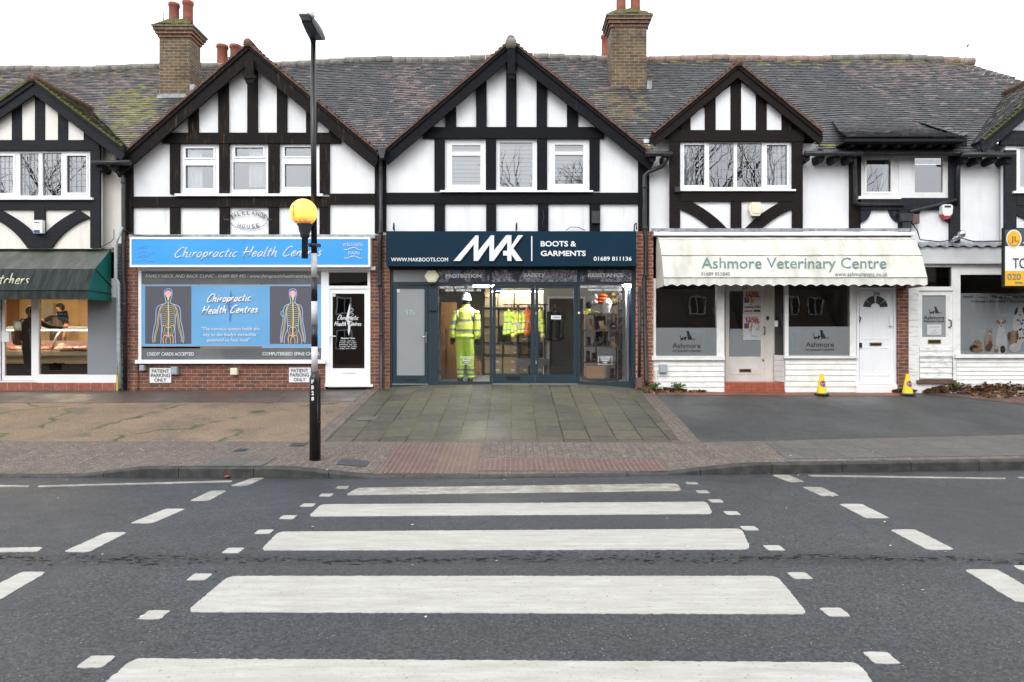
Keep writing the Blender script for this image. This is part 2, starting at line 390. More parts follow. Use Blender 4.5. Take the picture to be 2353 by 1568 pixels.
mk('sign_red', (.5, .035, .035), rough=.4, bs=0)
mk('rubber', (.03, .035, .035), rough=.8)
mk('leaf_brown', (.09, .045, .02), (.20, .10, .045), scale=6, rough=.8, bs=0)
mk('leaf_tan', (.26, .16, .09), (.34, .22, .13), scale=6, rough=.8, bs=0)
mk('weed_green', (.06, .12, .02), (.12, .2, .04), scale=10, rough=.7, bs=0)
mk('tile_red', (.36, .105, .06), (.42, .14, .085), scale=6, rough=.4)
mk('agent_grey', (.055, .072, .095), rough=.35, bs=0)
mk('agent_yellow', (.80, .42, .02), (.85, .48, .03), scale=3, rough=.35, bs=0)
mk('yellow_paint', (.6, .52, .04), rough=.5)
mk('butcher_wall', (.76, .56, .28), (.80, .60, .32), scale=1, rough=.6, bs=0)
mk('meat', (.42, .10, .075), (.58, .26, .2), scale=14, rough=.4)
mk('meat_pale', (.66, .42, .34), (.72, .5, .42), scale=14, rough=.4)
mk('steel', (.34, .33, .31), (.42, .41, .38), scale=5, rough=.35)
mk('counter_cream', (.34, .32, .25), (.40, .38, .30), scale=2, rough=.4)
mk('skin', (.46, .22, .14), (.52, .27, .18), scale=6, rough=.55, bs=0)
mk('hair_dark', (.02, .013, .009), rough=.8)
mk('apron', (.075, .05, .05), (.11, .08, .08), scale=30, rough=.85, stretch=(1, 1, .02))
mk('rucksack', (.075, .042, .024), (.10, .058, .033), scale=6, rough=.85)
mk('poster_white', (.6, .6, .6), rough=.5, bs=0)
mk('poster_red', (.5, .05, .04), rough=.5, bs=0)
mk('poster_yellow', (.62, .48, .03), rough=.5, bs=0)
mk('poster_purple', (.14, .05, .17), rough=.5, bs=0)
mk('fur_white', (.82, .82, .82), (.9, .9, .9), scale=12, rough=.6, bs=0)
mk('fur_tan', (.5, .3, .15), (.42, .24, .11), scale=12, rough=.6, bs=0)
mk('fur_ginger', (.55, .44, .32), (.48, .36, .24), scale=12, rough=.6, bs=0)
mk('fur_brown', (.2, .09, .06), rough=.6, bs=0)
mk('fur_dark', (.02, .02, .022), rough=.6, bs=0)
mk('bark', (.028, .025, .021), (.045, .04, .034), scale=6, rough=.9)
mk('blind_brown', (.17, .13, .095), (.22, .17, .125), scale=2, rough=.5, bs=0)
mk('slot_dark', (.008, .008, .008), rough=.8, bs=0)
mk('kerb_stone', (.024, .024, .023), (.055, .054, .05), scale=7, rough=.75, bs=.5, bd=.006)
mk('tactile_red', (.105, .058, .05), (.135, .082, .072), scale=5, rough=.6, bs=.3)
mk('tactile_glare', (.12, .07, .058), (.14, .10, .065), scale=3, rough=.6, bs=.3)  # red shifted towards tan: glare on one blister column, put into the colour
M['glass_window'] = glass('glass_window', (.92, .94, .95), 1.8, .15)
M['glass_shop'] = glass('glass_shop', (.965, .975, .975), 1.0, .015)
M['glass_dark'] = glass('glass_dark', (.42, .43, .42), 1.3, .07)
M['strip_light'] = emit('strip_light', (1, .97, .92), 110)
M['rear_light'] = emit('rear_light', (1, .95, .88), 26)
M['warm_light'] = emit('warm_light', (1, .80, .52), 30)
M['counter_light'] = emit('counter_light', (1, .9, .8), 9)
mk('letter_faded', (.12, .40, .80), rough=.45, bs=0)
mk('vet_pale', (.42, .55, .6), rough=.4, bs=0)
mk('vet_grey', (.16, .19, .2), rough=.5, bs=0)
mk('jean_print', (.10, .17, .30), (.16, .24, .38), scale=12, rough=.3, bs=0)
mk('panel_pale', (.52, .53, .54), (.60, .61, .62), scale=2, rough=.5, bs=0)
mk('agent_line', (.30, .14, .02), rough=.4, bs=0)
mk('teal_sign', (.012, .06, .075), rough=.4, bs=0)
mk('sticker_green', (.30, .34, .12), rough=.4, bs=0)
mk('awning_seam_green', (.012, .03, .028), rough=.7, bs=0)
M['brick_dark'] = brick('brick_dark', (.05, .035, .03), (.035, .03, .03), (.3, .28, .22), dirt=(.03, .03, .03), dlo=.5, dhi=.7, dscale=2)
M['step_tiles'] = brick('step_tiles', (.40, .105, .06), (.34, .09, .05), (.12, .05, .035), bw=.15, rh=.2, ms=.004, offset=0, bs=.3, wob=0, rough=.35)
M['plinth_tiles'] = brick('plinth_tiles', (.34, .11, .075), (.29, .095, .065), (.38, .25, .2), bw=.25, rh=.26, ms=.008, offset=0, bs=.3, wob=.004, rough=.4)
mk('roof_far', (.06, .05, .045), (.09, .07, .06), scale=3, rough=.9)
mk('lens', (.20, .195, .19), rough=.3, bs=0)
def globe(gx, gy, gz, r):
    m, t, o = new_mat('globe'); v = coord(t)
    s = N(t, 'ShaderNodeSeparateXYZ'); L(t, v, s.inputs[0])
    lowz = N(t, 'ShaderNodeMapRange'); lowz.inputs[1].default_value = gz - r * .45; lowz.inputs[2].default_value = gz - r * .80; L(t, s.outputs[2], lowz.inputs[0])
    dx = N(t, 'ShaderNodeMath', operation='SUBTRACT'); L(t, s.outputs[0], dx.inputs[0]); dx.inputs[1].default_value = gx - r * .5
    ax = N(t, 'ShaderNodeMath', operation='ABSOLUTE'); L(t, dx.outputs[0], ax.inputs[0])
    stk = N(t, 'ShaderNodeMapRange'); stk.inputs[1].default_value = r * .16; stk.inputs[2].default_value = 0; L(t, ax.outputs[0], stk.inputs[0])
    mxm = N(t, 'ShaderNodeMath', operation='MAXIMUM'); L(t, lowz.outputs[0], mxm.inputs[0]); L(t, stk.outputs[0], mxm.inputs[1])
    st = N(t, 'ShaderNodeMath', operation='MULTIPLY'); L(t, ramp(t, noise(t, v, 24, 5, .75), .40, .52), st.inputs[0]); L(t, mxm.outputs[0], st.inputs[1])
    p = N(t, 'ShaderNodeBsdfPrincipled'); p.inputs['Roughness'].default_value = .3
    c = mixc(t, st.outputs[0], (.80, .44, .05), (.16, .03, .005)); L(t, c, p.inputs['Base Color'])
    e = mixc(t, st.outputs[0], (1.0, .66, .16), (.55, .10, .005)); L(t, e, p.inputs['Emission Color']); p.inputs['Emission Strength'].default_value = .72
    L(t, p.outputs[0], o.inputs[0]); return m
mk('joint_dark', (.018, .018, .019), (.03, .03, .031), scale=20, rough=.9, bs=0, spec=.1)
mk('scrap_red', (.22, .04, .04), rough=.6, bs=0)
# ================================================================ ground, road, pavement
def road_pt(u, v): Y = CZ * F / (v - 784); return X(u, Y), Y
KL = sorted(road_pt(u, v) for u, v in ((0, 1098), (784, 1099), (1100, 1100), (1400, 1096), (1568, 1092), (1710, 1090), (2353, 1080)))
KL = [(-30, KL[0][1])] + KL + [(30, KL[-1][1] + 1.6)]
def Yk(x): return interp(x, KL)
KH = [(-5.26, .022), (-4.5, .122), (-2.7, .122), (-1.72, .022), (1.85, .022), (2.9, .122)]
def kh(x): return interp(x, KH)
def Yf(x): return interp(x, [(-30, 10.25), (-8, 10.25), (2.8, 10.1), (8.4, 10.95), (30, 14.0)])
def yz(u, v): return (X(u, 14.4), CZ - (v - 784) * 14.4 / F)
ZF = [yz(u, v) for u, v in ((-200, 898), (290, 898), (700, 897), (860, 895), (905, 890), (985, 886), (1130, 884), (1330, 884), (1400, 888), (1460, 893), (1500, 901), (1800, 903), (2060, 903), (2353, 908))]
def zfac(x): return interp(x, ZF)
def zg(x, y):
    k, a = Yk(x), Yf(x)
    if y <= k: return 0.0
    if y < a:
        t = (y - k) / (a - k); return lerp(kh(x), .15, t * t * (3 - 2 * t))
    t = (y - a) / (14.35 - a); return lerp(.15, zfac(x), min(t, 1.25))
def G(u, v):                                    # ray onto the pavement
    a, b = 3.0, 20.0
    for _ in range(50):
        m = (a + b) / 2
        if Z(v, m) > zg(X(u, m), m): a = m
        else: b = m
    return Vector((X(u, a), a, zg(X(u, a), a)))
def sheet(mb, fx0, fx1, fy0, fy1, nx, ny, off, m=0):          # grid between two edges following the slope
    vs = []
    for j in range(ny + 1):
        for i in range(nx + 1):
            t, w = i / nx, j / ny
            x = lerp(fx0(w), fx1(w), t); y = lerp(fy0(x), fy1(x), w); vs.append((x, y, zg(x, y) + off))
    mb.mesh(vs, [(j * (nx + 1) + i, j * (nx + 1) + i + 1, (j + 1) * (nx + 1) + i + 1, (j + 1) * (nx + 1) + i) for j in range(ny) for i in range(nx)], m, True)
K = lambda c: (lambda *_: c)

def asphalt(name, c1, c2, speck, crack=False):
    m, t, o = new_mat(name); v = coord(t)
    c = ramp(t, noise(t, v, .55, 5), .35, .65, c1, c2)
    fine = noise(t, v, 55, 6, .8)
    c = mixc(t, .9, c, ramp(t, fine, .36, .64, (.35, .35, .35), (1.65, 1.65, 1.65)), 'MULTIPLY')
    ag = N(t, 'ShaderNodeTexVoronoi'); ag.inputs['Scale'].default_value = 62; L(t, v, ag.inputs['Vector']); sg_ = N(t, 'ShaderNodeSeparateColor'); L(t, ag.outputs['Color'], sg_.inputs[0])
    c = mixc(t, 1.0, c, ramp(t, sg_.outputs[0], 0, 1, (.5, .5, .5), (1.62, 1.62, 1.6)), 'MULTIPLY')      # exposed stones
    vo = N(t, 'ShaderNodeTexVoronoi'); vo.inputs['Scale'].default_value = 38; L(t, v, vo.inputs['Vector'])
    sp = N(t, 'ShaderNodeMath', operation='MULTIPLY'); L(t, ramp(t, vo.outputs['Distance'], .10, .16, (1, 1, 1), (0, 0, 0)), sp.inputs[0]); L(t, ramp(t, noise(t, v, 7, 3), .50, .60), sp.inputs[1])
    c = mixc(t, sp.outputs[0], c, speck)
    h = fine; strength = .5
    if crack:                                                  # worn joint running along the middle of the road
        s = N(t, 'ShaderNodeSeparateXYZ'); L(t, v, s.inputs[0])
        wob = noise(t, coord(t, (.5, .5, .5)), 1.5, 4)
        y = N(t, 'ShaderNodeMath', operation='MULTIPLY_ADD'); L(t, wob, y.inputs[0]); y.inputs[1].default_value = -.16; L(t, s.outputs[1], y.inputs[2])
        d = N(t, 'ShaderNodeMath', operation='SUBTRACT'); L(t, y.outputs[0], d.inputs[0]); d.inputs[1].default_value = 5.08
        ab = N(t, 'ShaderNodeMath', operation='ABSOLUTE'); L(t, d.outputs[0], ab.inputs[0])
        band = ramp(t, ab.outputs[0], .02, .17, (1, 1, 1), (0, 0, 0))
        pit = ramp(t, noise(t, coord(t, (.7, 1.6, 1)), 20, 6, .75), .475, .525)
        f = N(t, 'ShaderNodeMath', operation='MULTIPLY'); L(t, band, f.inputs[0]); L(t, pit, f.inputs[1])
        c = mixc(t, f.outputs[0], c, (.012, .012, .013))
        hh = N(t, 'ShaderNodeMath', operation='MULTIPLY_ADD'); L(t, f.outputs[0], hh.inputs[0]); hh.inputs[1].default_value = -2; L(t, fine, hh.inputs[2]); h = hh.outputs[0]
    finish(t, o, c, ramp(t, noise(t, v, .6, 3), .35, .65, (.38,) * 3, (.68,) * 3), h, strength, .01); return m
M['asphalt'] = asphalt('asphalt', (.026, .029, .0345), (.039, .042, .0475), (.33, .32, .30), True)
M['tarmac'] = asphalt('tarmac', (.034, .036, .038), (.056, .058, .060), (.24, .24, .23))
def concrete(name):
    m, t, o = new_mat(name); v = coord(t)
    c = ramp(t, noise(t, v, .7, 5), .34, .66, (.15, .105, .070), (.215, .15, .096))
    c = mixc(t, ramp(t, noise(t, v, 1.6, 5), .50, .68), c, (.10, .08, .062))
    fine = noise(t, v, 70, 3, .7)
    c = mixc(t, .75, c, ramp(t, fine, .3, .7, (.5, .5, .5), (1.5, 1.5, 1.5)), 'MULTIPLY')
    c = mixc(t, ramp(t, noise(t, v, 48, 2), .63, .68), c, (.42, .37, .3))
    wob = N(t, 'ShaderNodeTexNoise'); wob.inputs['Scale'].default_value = 2.5; L(t, v, wob.inputs['Vector'])
    va = N(t, 'ShaderNodeVectorMath', operation='MULTIPLY_ADD'); L(t, wob.outputs['Color'], va.inputs[0]); va.inputs[1].default_value = (.5, .5, 0); L(t, v, va.inputs[2])
    vo = N(t, 'ShaderNodeTexVoronoi', feature='DISTANCE_TO_EDGE'); vo.inputs['Scale'].default_value = .62; L(t, va.outputs[0], vo.inputs['Vector'])
    ck = N(t, 'ShaderNodeMath', operation='MULTIPLY'); L(t, ramp(t, vo.outputs['Distance'], .008, .030, (1, 1, 1), (0, 0, 0)), ck.inputs[0]); L(t, ramp(t, noise(t, v, .8, 3), .45, .52), ck.inputs[1])
    c = mixc(t, ck.outputs[0], c, (.05, .065, .02))
    finish(t, o, c, .75, fine, .6, .008); return m
M['concrete'] = concrete('concrete')
M['slabs'] = brick('slabs', (.095, .084, .058), (.060, .056, .047), (.010, .016, .003), bw=.55, rh=.395, ms=.014, mode='yx', rough=.75, rlo=.5, offset=0.33, dirt=(.085, .085, .05), dlo=.56, dhi=.78, dscale=1.0, wob=.02, speck=None, moss=(.062, .074, .018))
M['row_slabs'] = brick('row_slabs', (.105, .074, .064), (.078, .074, .066), (.028, .025, .02), bw=.75, rh=.62, ms=.008, mode='xy', rough=.68, rlo=.32, offset=.3, dirt=(.07, .058, .05), dlo=.5, dhi=.7, dscale=1.3)
M['path_slabs'] = brick('path_slabs', (.115, .108, .098), (.09, .086, .079), (.05, .046, .04), bw=.6, rh=.55, ms=.007, mode='yx', rough=.75, rlo=.5, offset=.5, dirt=(.085, .08, .075), dlo=.55, dhi=.75)
M['pavers'] = brick('pavers', (.14, .108, .09), (.10, .080, .07), (.06, .05, .042), bw=.2, rh=.1, ms=.005, mode='yx', rough=.8, offset=.5, speck=(.42, .36, .3), dirt=(.085, .075, .062), dlo=.6, dhi=.85, wob=.012)
M['brick_path'] = brick('brick_path', (.22, .105, .08), (.15, .085, .07), (.05, .045, .035), bw=.2, rh=.1, ms=.008, mode='yx', rough=.8, dirt=(.06, .045, .035), dlo=.42, dhi=.6, dscale=3)
def paint():
    m, t, o = new_mat('road_paint'); v = coord(t)
    c = ramp(t, noise(t, coord(t, (.5, 2.5, 1)), 5, 7, .7), .3, .7, (.35, .34, .305), (.49, .485, .46))
    s = N(t, 'ShaderNodeSeparateXYZ'); L(t, v, s.inputs[0])
    far = N(t, 'ShaderNodeMapRange'); far.inputs[1].default_value = 6.6; far.inputs[2].default_value = 7.6; far.inputs[3].default_value = .12; far.inputs[4].default_value = .9; L(t, s.outputs[1], far.inputs[0])
    g = N(t, 'ShaderNodeMath', operation='MULTIPLY'); L(t, far.outputs[0], g.inputs[0]); L(t, ramp(t, noise(t, coord(t, (1, 2, 1)), 4.2, 8, .78), .36, .56), g.inputs[1])
    c = mixc(t, g.outputs[0], c, (.17, .15, .12))             # traffic dirt on the strip by the kerb
    sc_ = N(t, 'ShaderNodeMath', operation='MULTIPLY'); L(t, ramp(t, noise(t, coord(t, (1.2, 5, 1)), 11, 7, .75), .60, .66), sc_.inputs[0]); L(t, ramp(t, noise(t, v, 1.7, 4), .46, .58), sc_.inputs[1])
    c = mixc(t, sc_.outputs[0], c, (.19, .185, .17))          # scuffed flakes dragged along by tyres
    tr = N(t, 'ShaderNodeMath', operation='MULTIPLY'); L(t, ramp(t, noise(t, coord(t, (.25, 3.2, 1)), 6, 5, .7), .45, .7), tr.inputs[0]); tr.inputs[1].default_value = .45
    c = mixc(t, tr.outputs[0], c, (.29, .275, .24))
    c = mixc(t, ramp(t, noise(t, v, 40, 5, .8), .61, .66), c, (.12, .12, .12))
    finish(t, o, c, .65, noise(t, v, 30, 5, .7), .5, .006)
    return m
M['road_paint'] = paint()

gb = MB(); gb.face([(-150, -150, -.06), (150, -150, -.06), (150, 150, -.06), (-150, 150, -.06)])
mk('earth', (.06, .055, .04), (.09, .08, .06), scale=2, rough=.9)
g = gb.build('ground', M['earth']); struct(g)
rb = MB()
xs = [-60] + [x for x in [i * .5 - 14 for i in range(57)]] + [60]
for a, b in zip(xs, xs[1:]): rb.face([(a, -4.5, 0), (b, -4.5, 0), (b, Yk(b) + .02, 0), (a, Yk(a) + .02, 0)])
road = struct(rb.build('road', M['asphalt']))

def mark(name, px, jit=.012, corner=0):
    pts = [Vector(road_pt(u, v)) for u, v in px]; out_ = []
    n = len(pts)
    for i in range(n):
        a, b = pts[i], pts[(i + 1) % n]; d = (b - a).length; k = max(2, int(d / .022))
        for j in range(k):
            p = a.lerp(b, j / k); e = min(j / k, 1 - j / k) * d
            if corner and e < corner:                          # rounded, worn corner
                c = sum(pts, Vector((0, 0))) / n; w = (1 - e / corner) ** 2 * .32 * corner; p = p + (c - p).normalized() * w
            w2 = .35 + 1.3 * (random.random() ** 3 if random.random() < .5 else .3); out_.append((p.x + random.uniform(-jit, jit) * w2, p.y + random.uniform(-jit, jit) * w2))
    mb = MB(); cen = sum(pts, Vector((0, 0))) / n
    m_ = len(out_); top = [(x, y, .0045) for x, y in out_]; bot = [(x, y, -.003) for x, y in out_]
    mb.mesh(top + bot, [list(range(m_ - 1, -1, -1)) if poly_area(out_) < 0 else list(range(m_))] + [(i, i + m_, (i + 1) % m_ + m_, (i + 1) % m_) for i in range(m_)])
    return struct(mb.build(name, M['road_paint'], road))
def poly_area(p): return sum(a[0] * b[1] - b[0] * a[1] for a, b in zip(p, p[1:] + p[:1]))
for q in (((792, 1139), (1567, 1129), (1556, 1112), (822, 1122)), ((708, 1188), (1638, 1182), (1624, 1154), (738, 1160)), ((598, 1266), (1725, 1264), (1704, 1216), (640, 1223)),
          ((427, 1408), (1858, 1413), (1785, 1325), (525, 1325)), ((160, 1640), (2055, 1650), (1975, 1524), (305, 1515))):
    mark('crossing_stripe', q, .006, .09)
for u, v in ((787, 1121), (750, 1138.5), (708, 1161.5), (662, 1189.5), (607, 1223), (536, 1266), (459, 1327), (355, 1414), (222, 1522),
             (1590, 1111.5), (1615, 1131), (1645, 1152), (1682, 1180), (1722, 1215), (1778, 1260), (1838, 1324), (1918, 1408), (2025, 1513)):
    x, y = road_pt(u, v); h = .066
    def pix(a, b): return (1176.5 + a * F / b, 784 + CZ * F / b)
    mark('crossing_stud', [pix(x - h, y - h), pix(x + h, y - h), pix(x + h, y + h), pix(x - h, y + h)], .005, .02)
z1 = lambda a, b: (a / 3, 861.6 + b / 3)
z3 = lambda a, b: (1568 + a / 3, 861.6 + b / 3)
for f, q in ((z1, ((1585, 768), (1700, 768), (1825, 713), (1740, 713))), (z1, ((1305, 872), (1440, 870), (1568, 800), (1455, 800))), (z1, ((895, 1026), (1050, 1026), (1282, 925), (1145, 925))),
             (z1, ((435, 1223), (610, 1225), (880, 1088), (735, 1088))), (z1, ((-260, 1570), (-30, 1570), (325, 1362), (155, 1360))),
             (z3, ((740, 742), (845, 740), (735, 692), (612, 692))), (z3, ((960, 838), (1085, 836), (960, 777), (822, 775))), (z3, ((1265, 990), (1432, 990), (1235, 892), (1078, 892))),
             (z3, ((1690, 1210), (1880, 1208), (1600, 1067), (1430, 1070))), (z3, ((2300, 1570), (2560, 1570), (2165, 1343), (1942, 1345)))):
    mark('give_way_dash', [f(*p) for p in q], .006, .05)
for f, q in ((z1, ((258, 776), (1592, 742), (1608, 730), (270, 765))), (z1, ((-400, 778), (195, 775), (205, 764), (-400, 757))), (z1, ((-500, 1232), (262, 1221), (294, 1191), (-500, 1205))),
             (z3, ((890, 703), (2225, 721), (2235, 712), (862, 692))), (z3, ((2325, 716), (2700, 722), (2700, 712), (2308, 706))), (z3, ((2330, 1350), (2800, 1350), (2800, 1306), (2275, 1318)))):
    mark('edge_line', [f(*p) for p in q], .006, .03)

jb = MB()                                                    # broken edges of the worn joint along the middle of the road
def joint_y(x_): return 5.17 + .04 * math.sin(x_ * 1.1) + .025 * math.sin(x_ * 2.7 + 1) + .015 * math.sin(x_ * 6.1)
for _ in range(900):
    x_ = random.uniform(-7, 7); y_ = joint_y(x_) + random.gauss(0, .03 + .05 * (math.sin(x_ * 1.7) > .2)); l_ = random.uniform(.008, .030) * (2.4 if random.random() < .15 else 1); w_ = random.uniform(.004, .010)
    if random.random() < .25 + .25 * math.sin(x_ * 2.1 + .5): continue
    z_ = .0025 + random.uniform(0, .0015); n_ = 7
    jb.face([(x_ + l_ * math.cos(k_ * 6.283 / n_) * random.uniform(.6, 1.2), y_ + w_ * math.sin(k_ * 6.283 / n_) * random.uniform(.6, 1.3), z_) for k_ in range(n_)])
struct(jb.build('road_joint', M['joint_dark'], road))
kb = MB(); x = -14.0
while x < 14:
    x1 = x + .907; n = 4
    for i in range(n):
        a, b = lerp(x, x1, i / n), lerp(x, x1, (i + 1) / n); a2, b2 = a, b
        if i == 0: a2 = a + .004
        if i == n - 1: b2 = b - .004
        za, zb = kh(a), kh(b); ya, yb = Yk(a), Yk(b)
        kb.mesh([(a2, ya, -.03), (b2, yb, -.03), (b2, yb + .006, zb - .018), (a2, ya + .006, za - .018), (b2, yb + .022, zb), (a2, ya + .022, za), (b2, yb + .135, zb + .002), (a2, ya + .135, za + .002)],
                [(0, 1, 2, 3), (3, 2, 4, 5), (5, 4, 6, 7)])
        if i == 0: kb.face([(a2, ya, -.03), (a2, ya + .006, za - .018), (a2, ya + .022, za), (a2, ya + .135, za), (a2, ya + .135, -.03)])
        if i == n - 1: kb.face([(b2, yb + .135, -.03), (b2, yb + .135, zb), (b2, yb + .022, zb), (b2, yb + .006, zb - .018), (b2, yb, -.03)])
    x = x1
struct(kb.build('kerb', M['kerb_stone']))
fb = MB(); sheet(fb, K(-14), K(14), lambda x: Yk(x) + .132, lambda x: Yf(x), 90, 8, 0)
struct(fb.build('footway', M['pavers']))
sb = MB(); sheet(sb, lambda w: lerp(3.55, 3.75, w), K(14), lambda x: Yk(x) + .32, lambda x: Yf(x) - .16, 60, 6, .004)
struct(sb.build('footway_slabs', M['path_slabs']))
db = MB(); sheet(db, K(-14), K(-3.05), lambda x: Yf(x), K(13.1), 50, 10, 0)
struct(db.build('concrete_forecourt', M['concrete']))
db = MB(); sheet(db, K(-14), K(-3.05), K(13.1), K(14.6), 50, 3, .004)
struct(db.build('slab_row', M['row_slabs']))
db = MB(); sheet(db, K(-3.05), K(-2.8), lambda x: Yf(x), K(14.6), 3, 12, .002); sheet(db, lambda w: lerp(2.5, 2.67, w), lambda w: lerp(2.8, 2.98, w), lambda x: Yf(x), K(14.6), 3, 12, .002)
struct(db.build('paver_edging', M['pavers']))
db = MB(); sheet(db, K(-2.8), lambda w: lerp(2.5, 2.67, w), lambda x: Yf(x), K(14.6), 40, 12, 0)
struct(db.build('slab_forecourt', M['slabs']))
db = MB(); sheet(db, lambda w: lerp(2.8, 2.98, w), K(14), lambda x: Yf(x), K(14.6), 40, 12, 0)
struct(db.build('tarmac_forecourt', M['tarmac']))
db = MB(); sheet(db, lambda w: lerp(10.3, 8.4, w), K(14), K(13.05), K(14.6), 16, 6, .006)
struct(db.build('brick_path', M['brick_path']))
db = MB(); sheet(db, K(2.98), K(8.2), K(14.02), K(14.5), 30, 3, .006)
mk('doorstep_strip', (.24, .085, .055), (.12, .075, .05), scale=4, rough=.6)
struct(db.build('tiled_margin', M['doorstep_strip']))
# manhole and patch in the footway
for (u0, v0, u1, v1), nm, mm in (((535, 1032, 560, 1038), 'utility_cover', 'pipe_black'), ((663, 1019, 697, 1026), 'utility_cover', 'kerb_stone'), ((818, 960, 862, 967), 'utility_cover', 'path_slabs'), ((772, 1055, 845, 1068), 'tarmac_patch', 'tarmac'), ((455, 1052, 600, 1072), 'paving_patch', 'path_slabs')):
    p = [G(u0, v1), G(u1, v1), G(u1, v0), G(u0, v0)]; pb = MB(); x0, x1, y0, y1 = p[0].x, p[1].x, p[0].y, p[3].y
    sheet(pb, K(x0), K(x1), K(y0), K(y1), 6, 3, .007)
    struct(pb.build(nm, M[mm]))
# blister paving at the crossing
def blisters(x0, x1, y0, y1, mat, name):
    b = MB(); sheet(b, K(x0), K(x1), K(y0), K(y1), 14, 8, .005)
    nx, ny = int((x1 - x0) / .0665), int((y1 - y0) / .0665)
    for i in range(nx):
        for j in range(ny):
            x, y = x0 + (i + .5) * .0665, y0 + (j + .5) * .0665; z = zg(x, y) + .004
            b.loft([[(x + r * math.cos(t), y + r * math.sin(t), z + h) for t in [math.pi * k / 3 for k in range(6)]] for r, h in ((.0125, 0), (.010, .006))], 1, True)
    struct(b.build(name, [M[mat], M['blister_top']]))
mk('blister_top', (.24, .18, .165), (.30, .25, .23), scale=9, rough=.5, bs=0)
blisters(-1.66, -.98, 8.36, 10.04, 'tactile_red', 'tactile_paving')
blisters(-.98, -.45, 8.36, 10.04, 'tactile_glare', 'tactile_paving')
blisters(-.45, 1.95, 8.50, 9.12, 'tactile_red', 'tactile_paving')
# ================================================================ the terrace
YW, YS = 14.45, 14.40                      # upper wall plane, shopfront plane
RID = [(X(u, 18.1), CZ + (784 - v) / F * 18.1) for u, v in ((-400, 180), (0, 166), (360, 158), (640, 148), (900, 142), (1200, 138), (1450, 136), (1900, 135), (2217, 145), (2700, 160))]
def zr(x): return interp(x, RID)
ZE, YE = 5.56, 14.12
def roofz(x, y): return ZE + (zr(x) - ZE) * (y - YE) / (18.1 - YE)
GABLES = []                                # (xa, za, ml, mr, xl, xr) for cutting the main roof
def gz(x):
    z = -9
    for xa, za, ml, mr, xl, xr in GABLES:
        if xl < x < xr: z = max(z, za - (ml * (xa - x) if x < xa else mr * (x - xa)))
    return z
def blob(u, v, cu, cv, ru, rv): return max(0, 1 - ((u - cu) / ru) ** 2 - ((v - cv) / rv) ** 2)
def tilecol(x, y, z, extra=None):
    u, v = 1176.5 + x * F / y, 784 - (z - CZ) * F / y
    k = random.uniform(.86, 1.14); base = (.058 * k, .059 * k, .063 * k)
    j = random.random(); pk = 0.05; ms = 0.0; li = 0.0
    if u < 360: pk = .55; ms = .05 + .85 * blob(u, v, 325, 245, 95, 50) + .5 * blob(u, v, 265, 320, 60, 60) + .12 * (v < 185)
    elif u < 560: pk = .5 if v < 190 else .3; ms = .1 * (u < 400)
    elif u < 1165:
        pk = max(.05, .75 * blob(u, v, 935 + (v - 140) * .1, 200, 55, 90), .5 * blob(u, v, 1060, 150, 130, 45), .55 * blob(u, v, 855, 310, 40, 50), .3 * blob(u, v, 620, 165, 60, 20))
    elif u < 1500:
        pk = max(.12, .5 * blob(u, v, 1330, 150, 110, 35), .6 * blob(u, v, 1385, 215, 40, 60)); li = .9 * blob(u, v, 1435, 245, 85, 50); ms = .5 * blob(u, v, 1490, 345, 70, 30)
    else:
        dg = 1905 + (v - 140) * 1.02
        if u > dg and v < 290: pk = max(.06, .75 * (1 - (v - 140) / 110))
        ms = .35 * (v < 150) + .8 * blob(u, v, 1870, 345, 50, 25) + .4 * blob(u, v, 2300, 350, 60, 25); li = .25 * blob(u, v, 1765, 245, 60, 40)
    if extra: ms = max(ms, extra)
    if j < ms: k = random.uniform(.6, 1.3); return (.165 * k, .16 * k, .06 * k)
    if random.random() < li: return random.choice(((.15, .145, .065), (.17, .115, .08), (.13, .12, .08), (.10, .10, .09)))
    if random.random() < pk: k = random.uniform(.65, 1.1); return (.165 * k, .125 * k, .122 * k)
    return base
def tile_rows(mb, pos, nrow, width, keep, extra=None, ncol=None):
    for i in range(nrow):
        t0, t1 = i / nrow, min(1, (i + 1.25) / nrow)
        L_ = (pos(1, t0) - pos(0, t0)).length; n = ncol or max(1, int(L_ / width))
        for k in range(n + 1):
            a, b = (k - .5 * (i % 2)) / n, (k + 1 - .5 * (i % 2)) / n - .004 / max(L_, .1); a, b = max(0, a), min(1, b)
            if b - a < .15 / n: continue
            p, q, r, s = pos(a, t0), pos(b, t0), pos(b, t1), pos(a, t1); c = (p + q + r + s) / 4
            if not keep(c, p, q): continue
            nn = (q - p).cross(s - p).normalized(); up = nn * (.024 + random.uniform(-.003, .004)); lo = nn * .004
            col = tilecol(c.x, c.y, c.z, extra); d = random.uniform(-.003, .003) * nn
            mb.face([p + up + d, q + up - d, r + lo, s + lo], 0, False, col)
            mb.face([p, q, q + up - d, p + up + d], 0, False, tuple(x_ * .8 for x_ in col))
PARTY = [-15.2, -8.2, -2.79, 2.78, 8.46, 16]
def sag(x, y): return .035 * math.sin(x * 1.3 + .6) * math.sin(y * 1.1) + .03 * math.sin(x * .53 + 2)
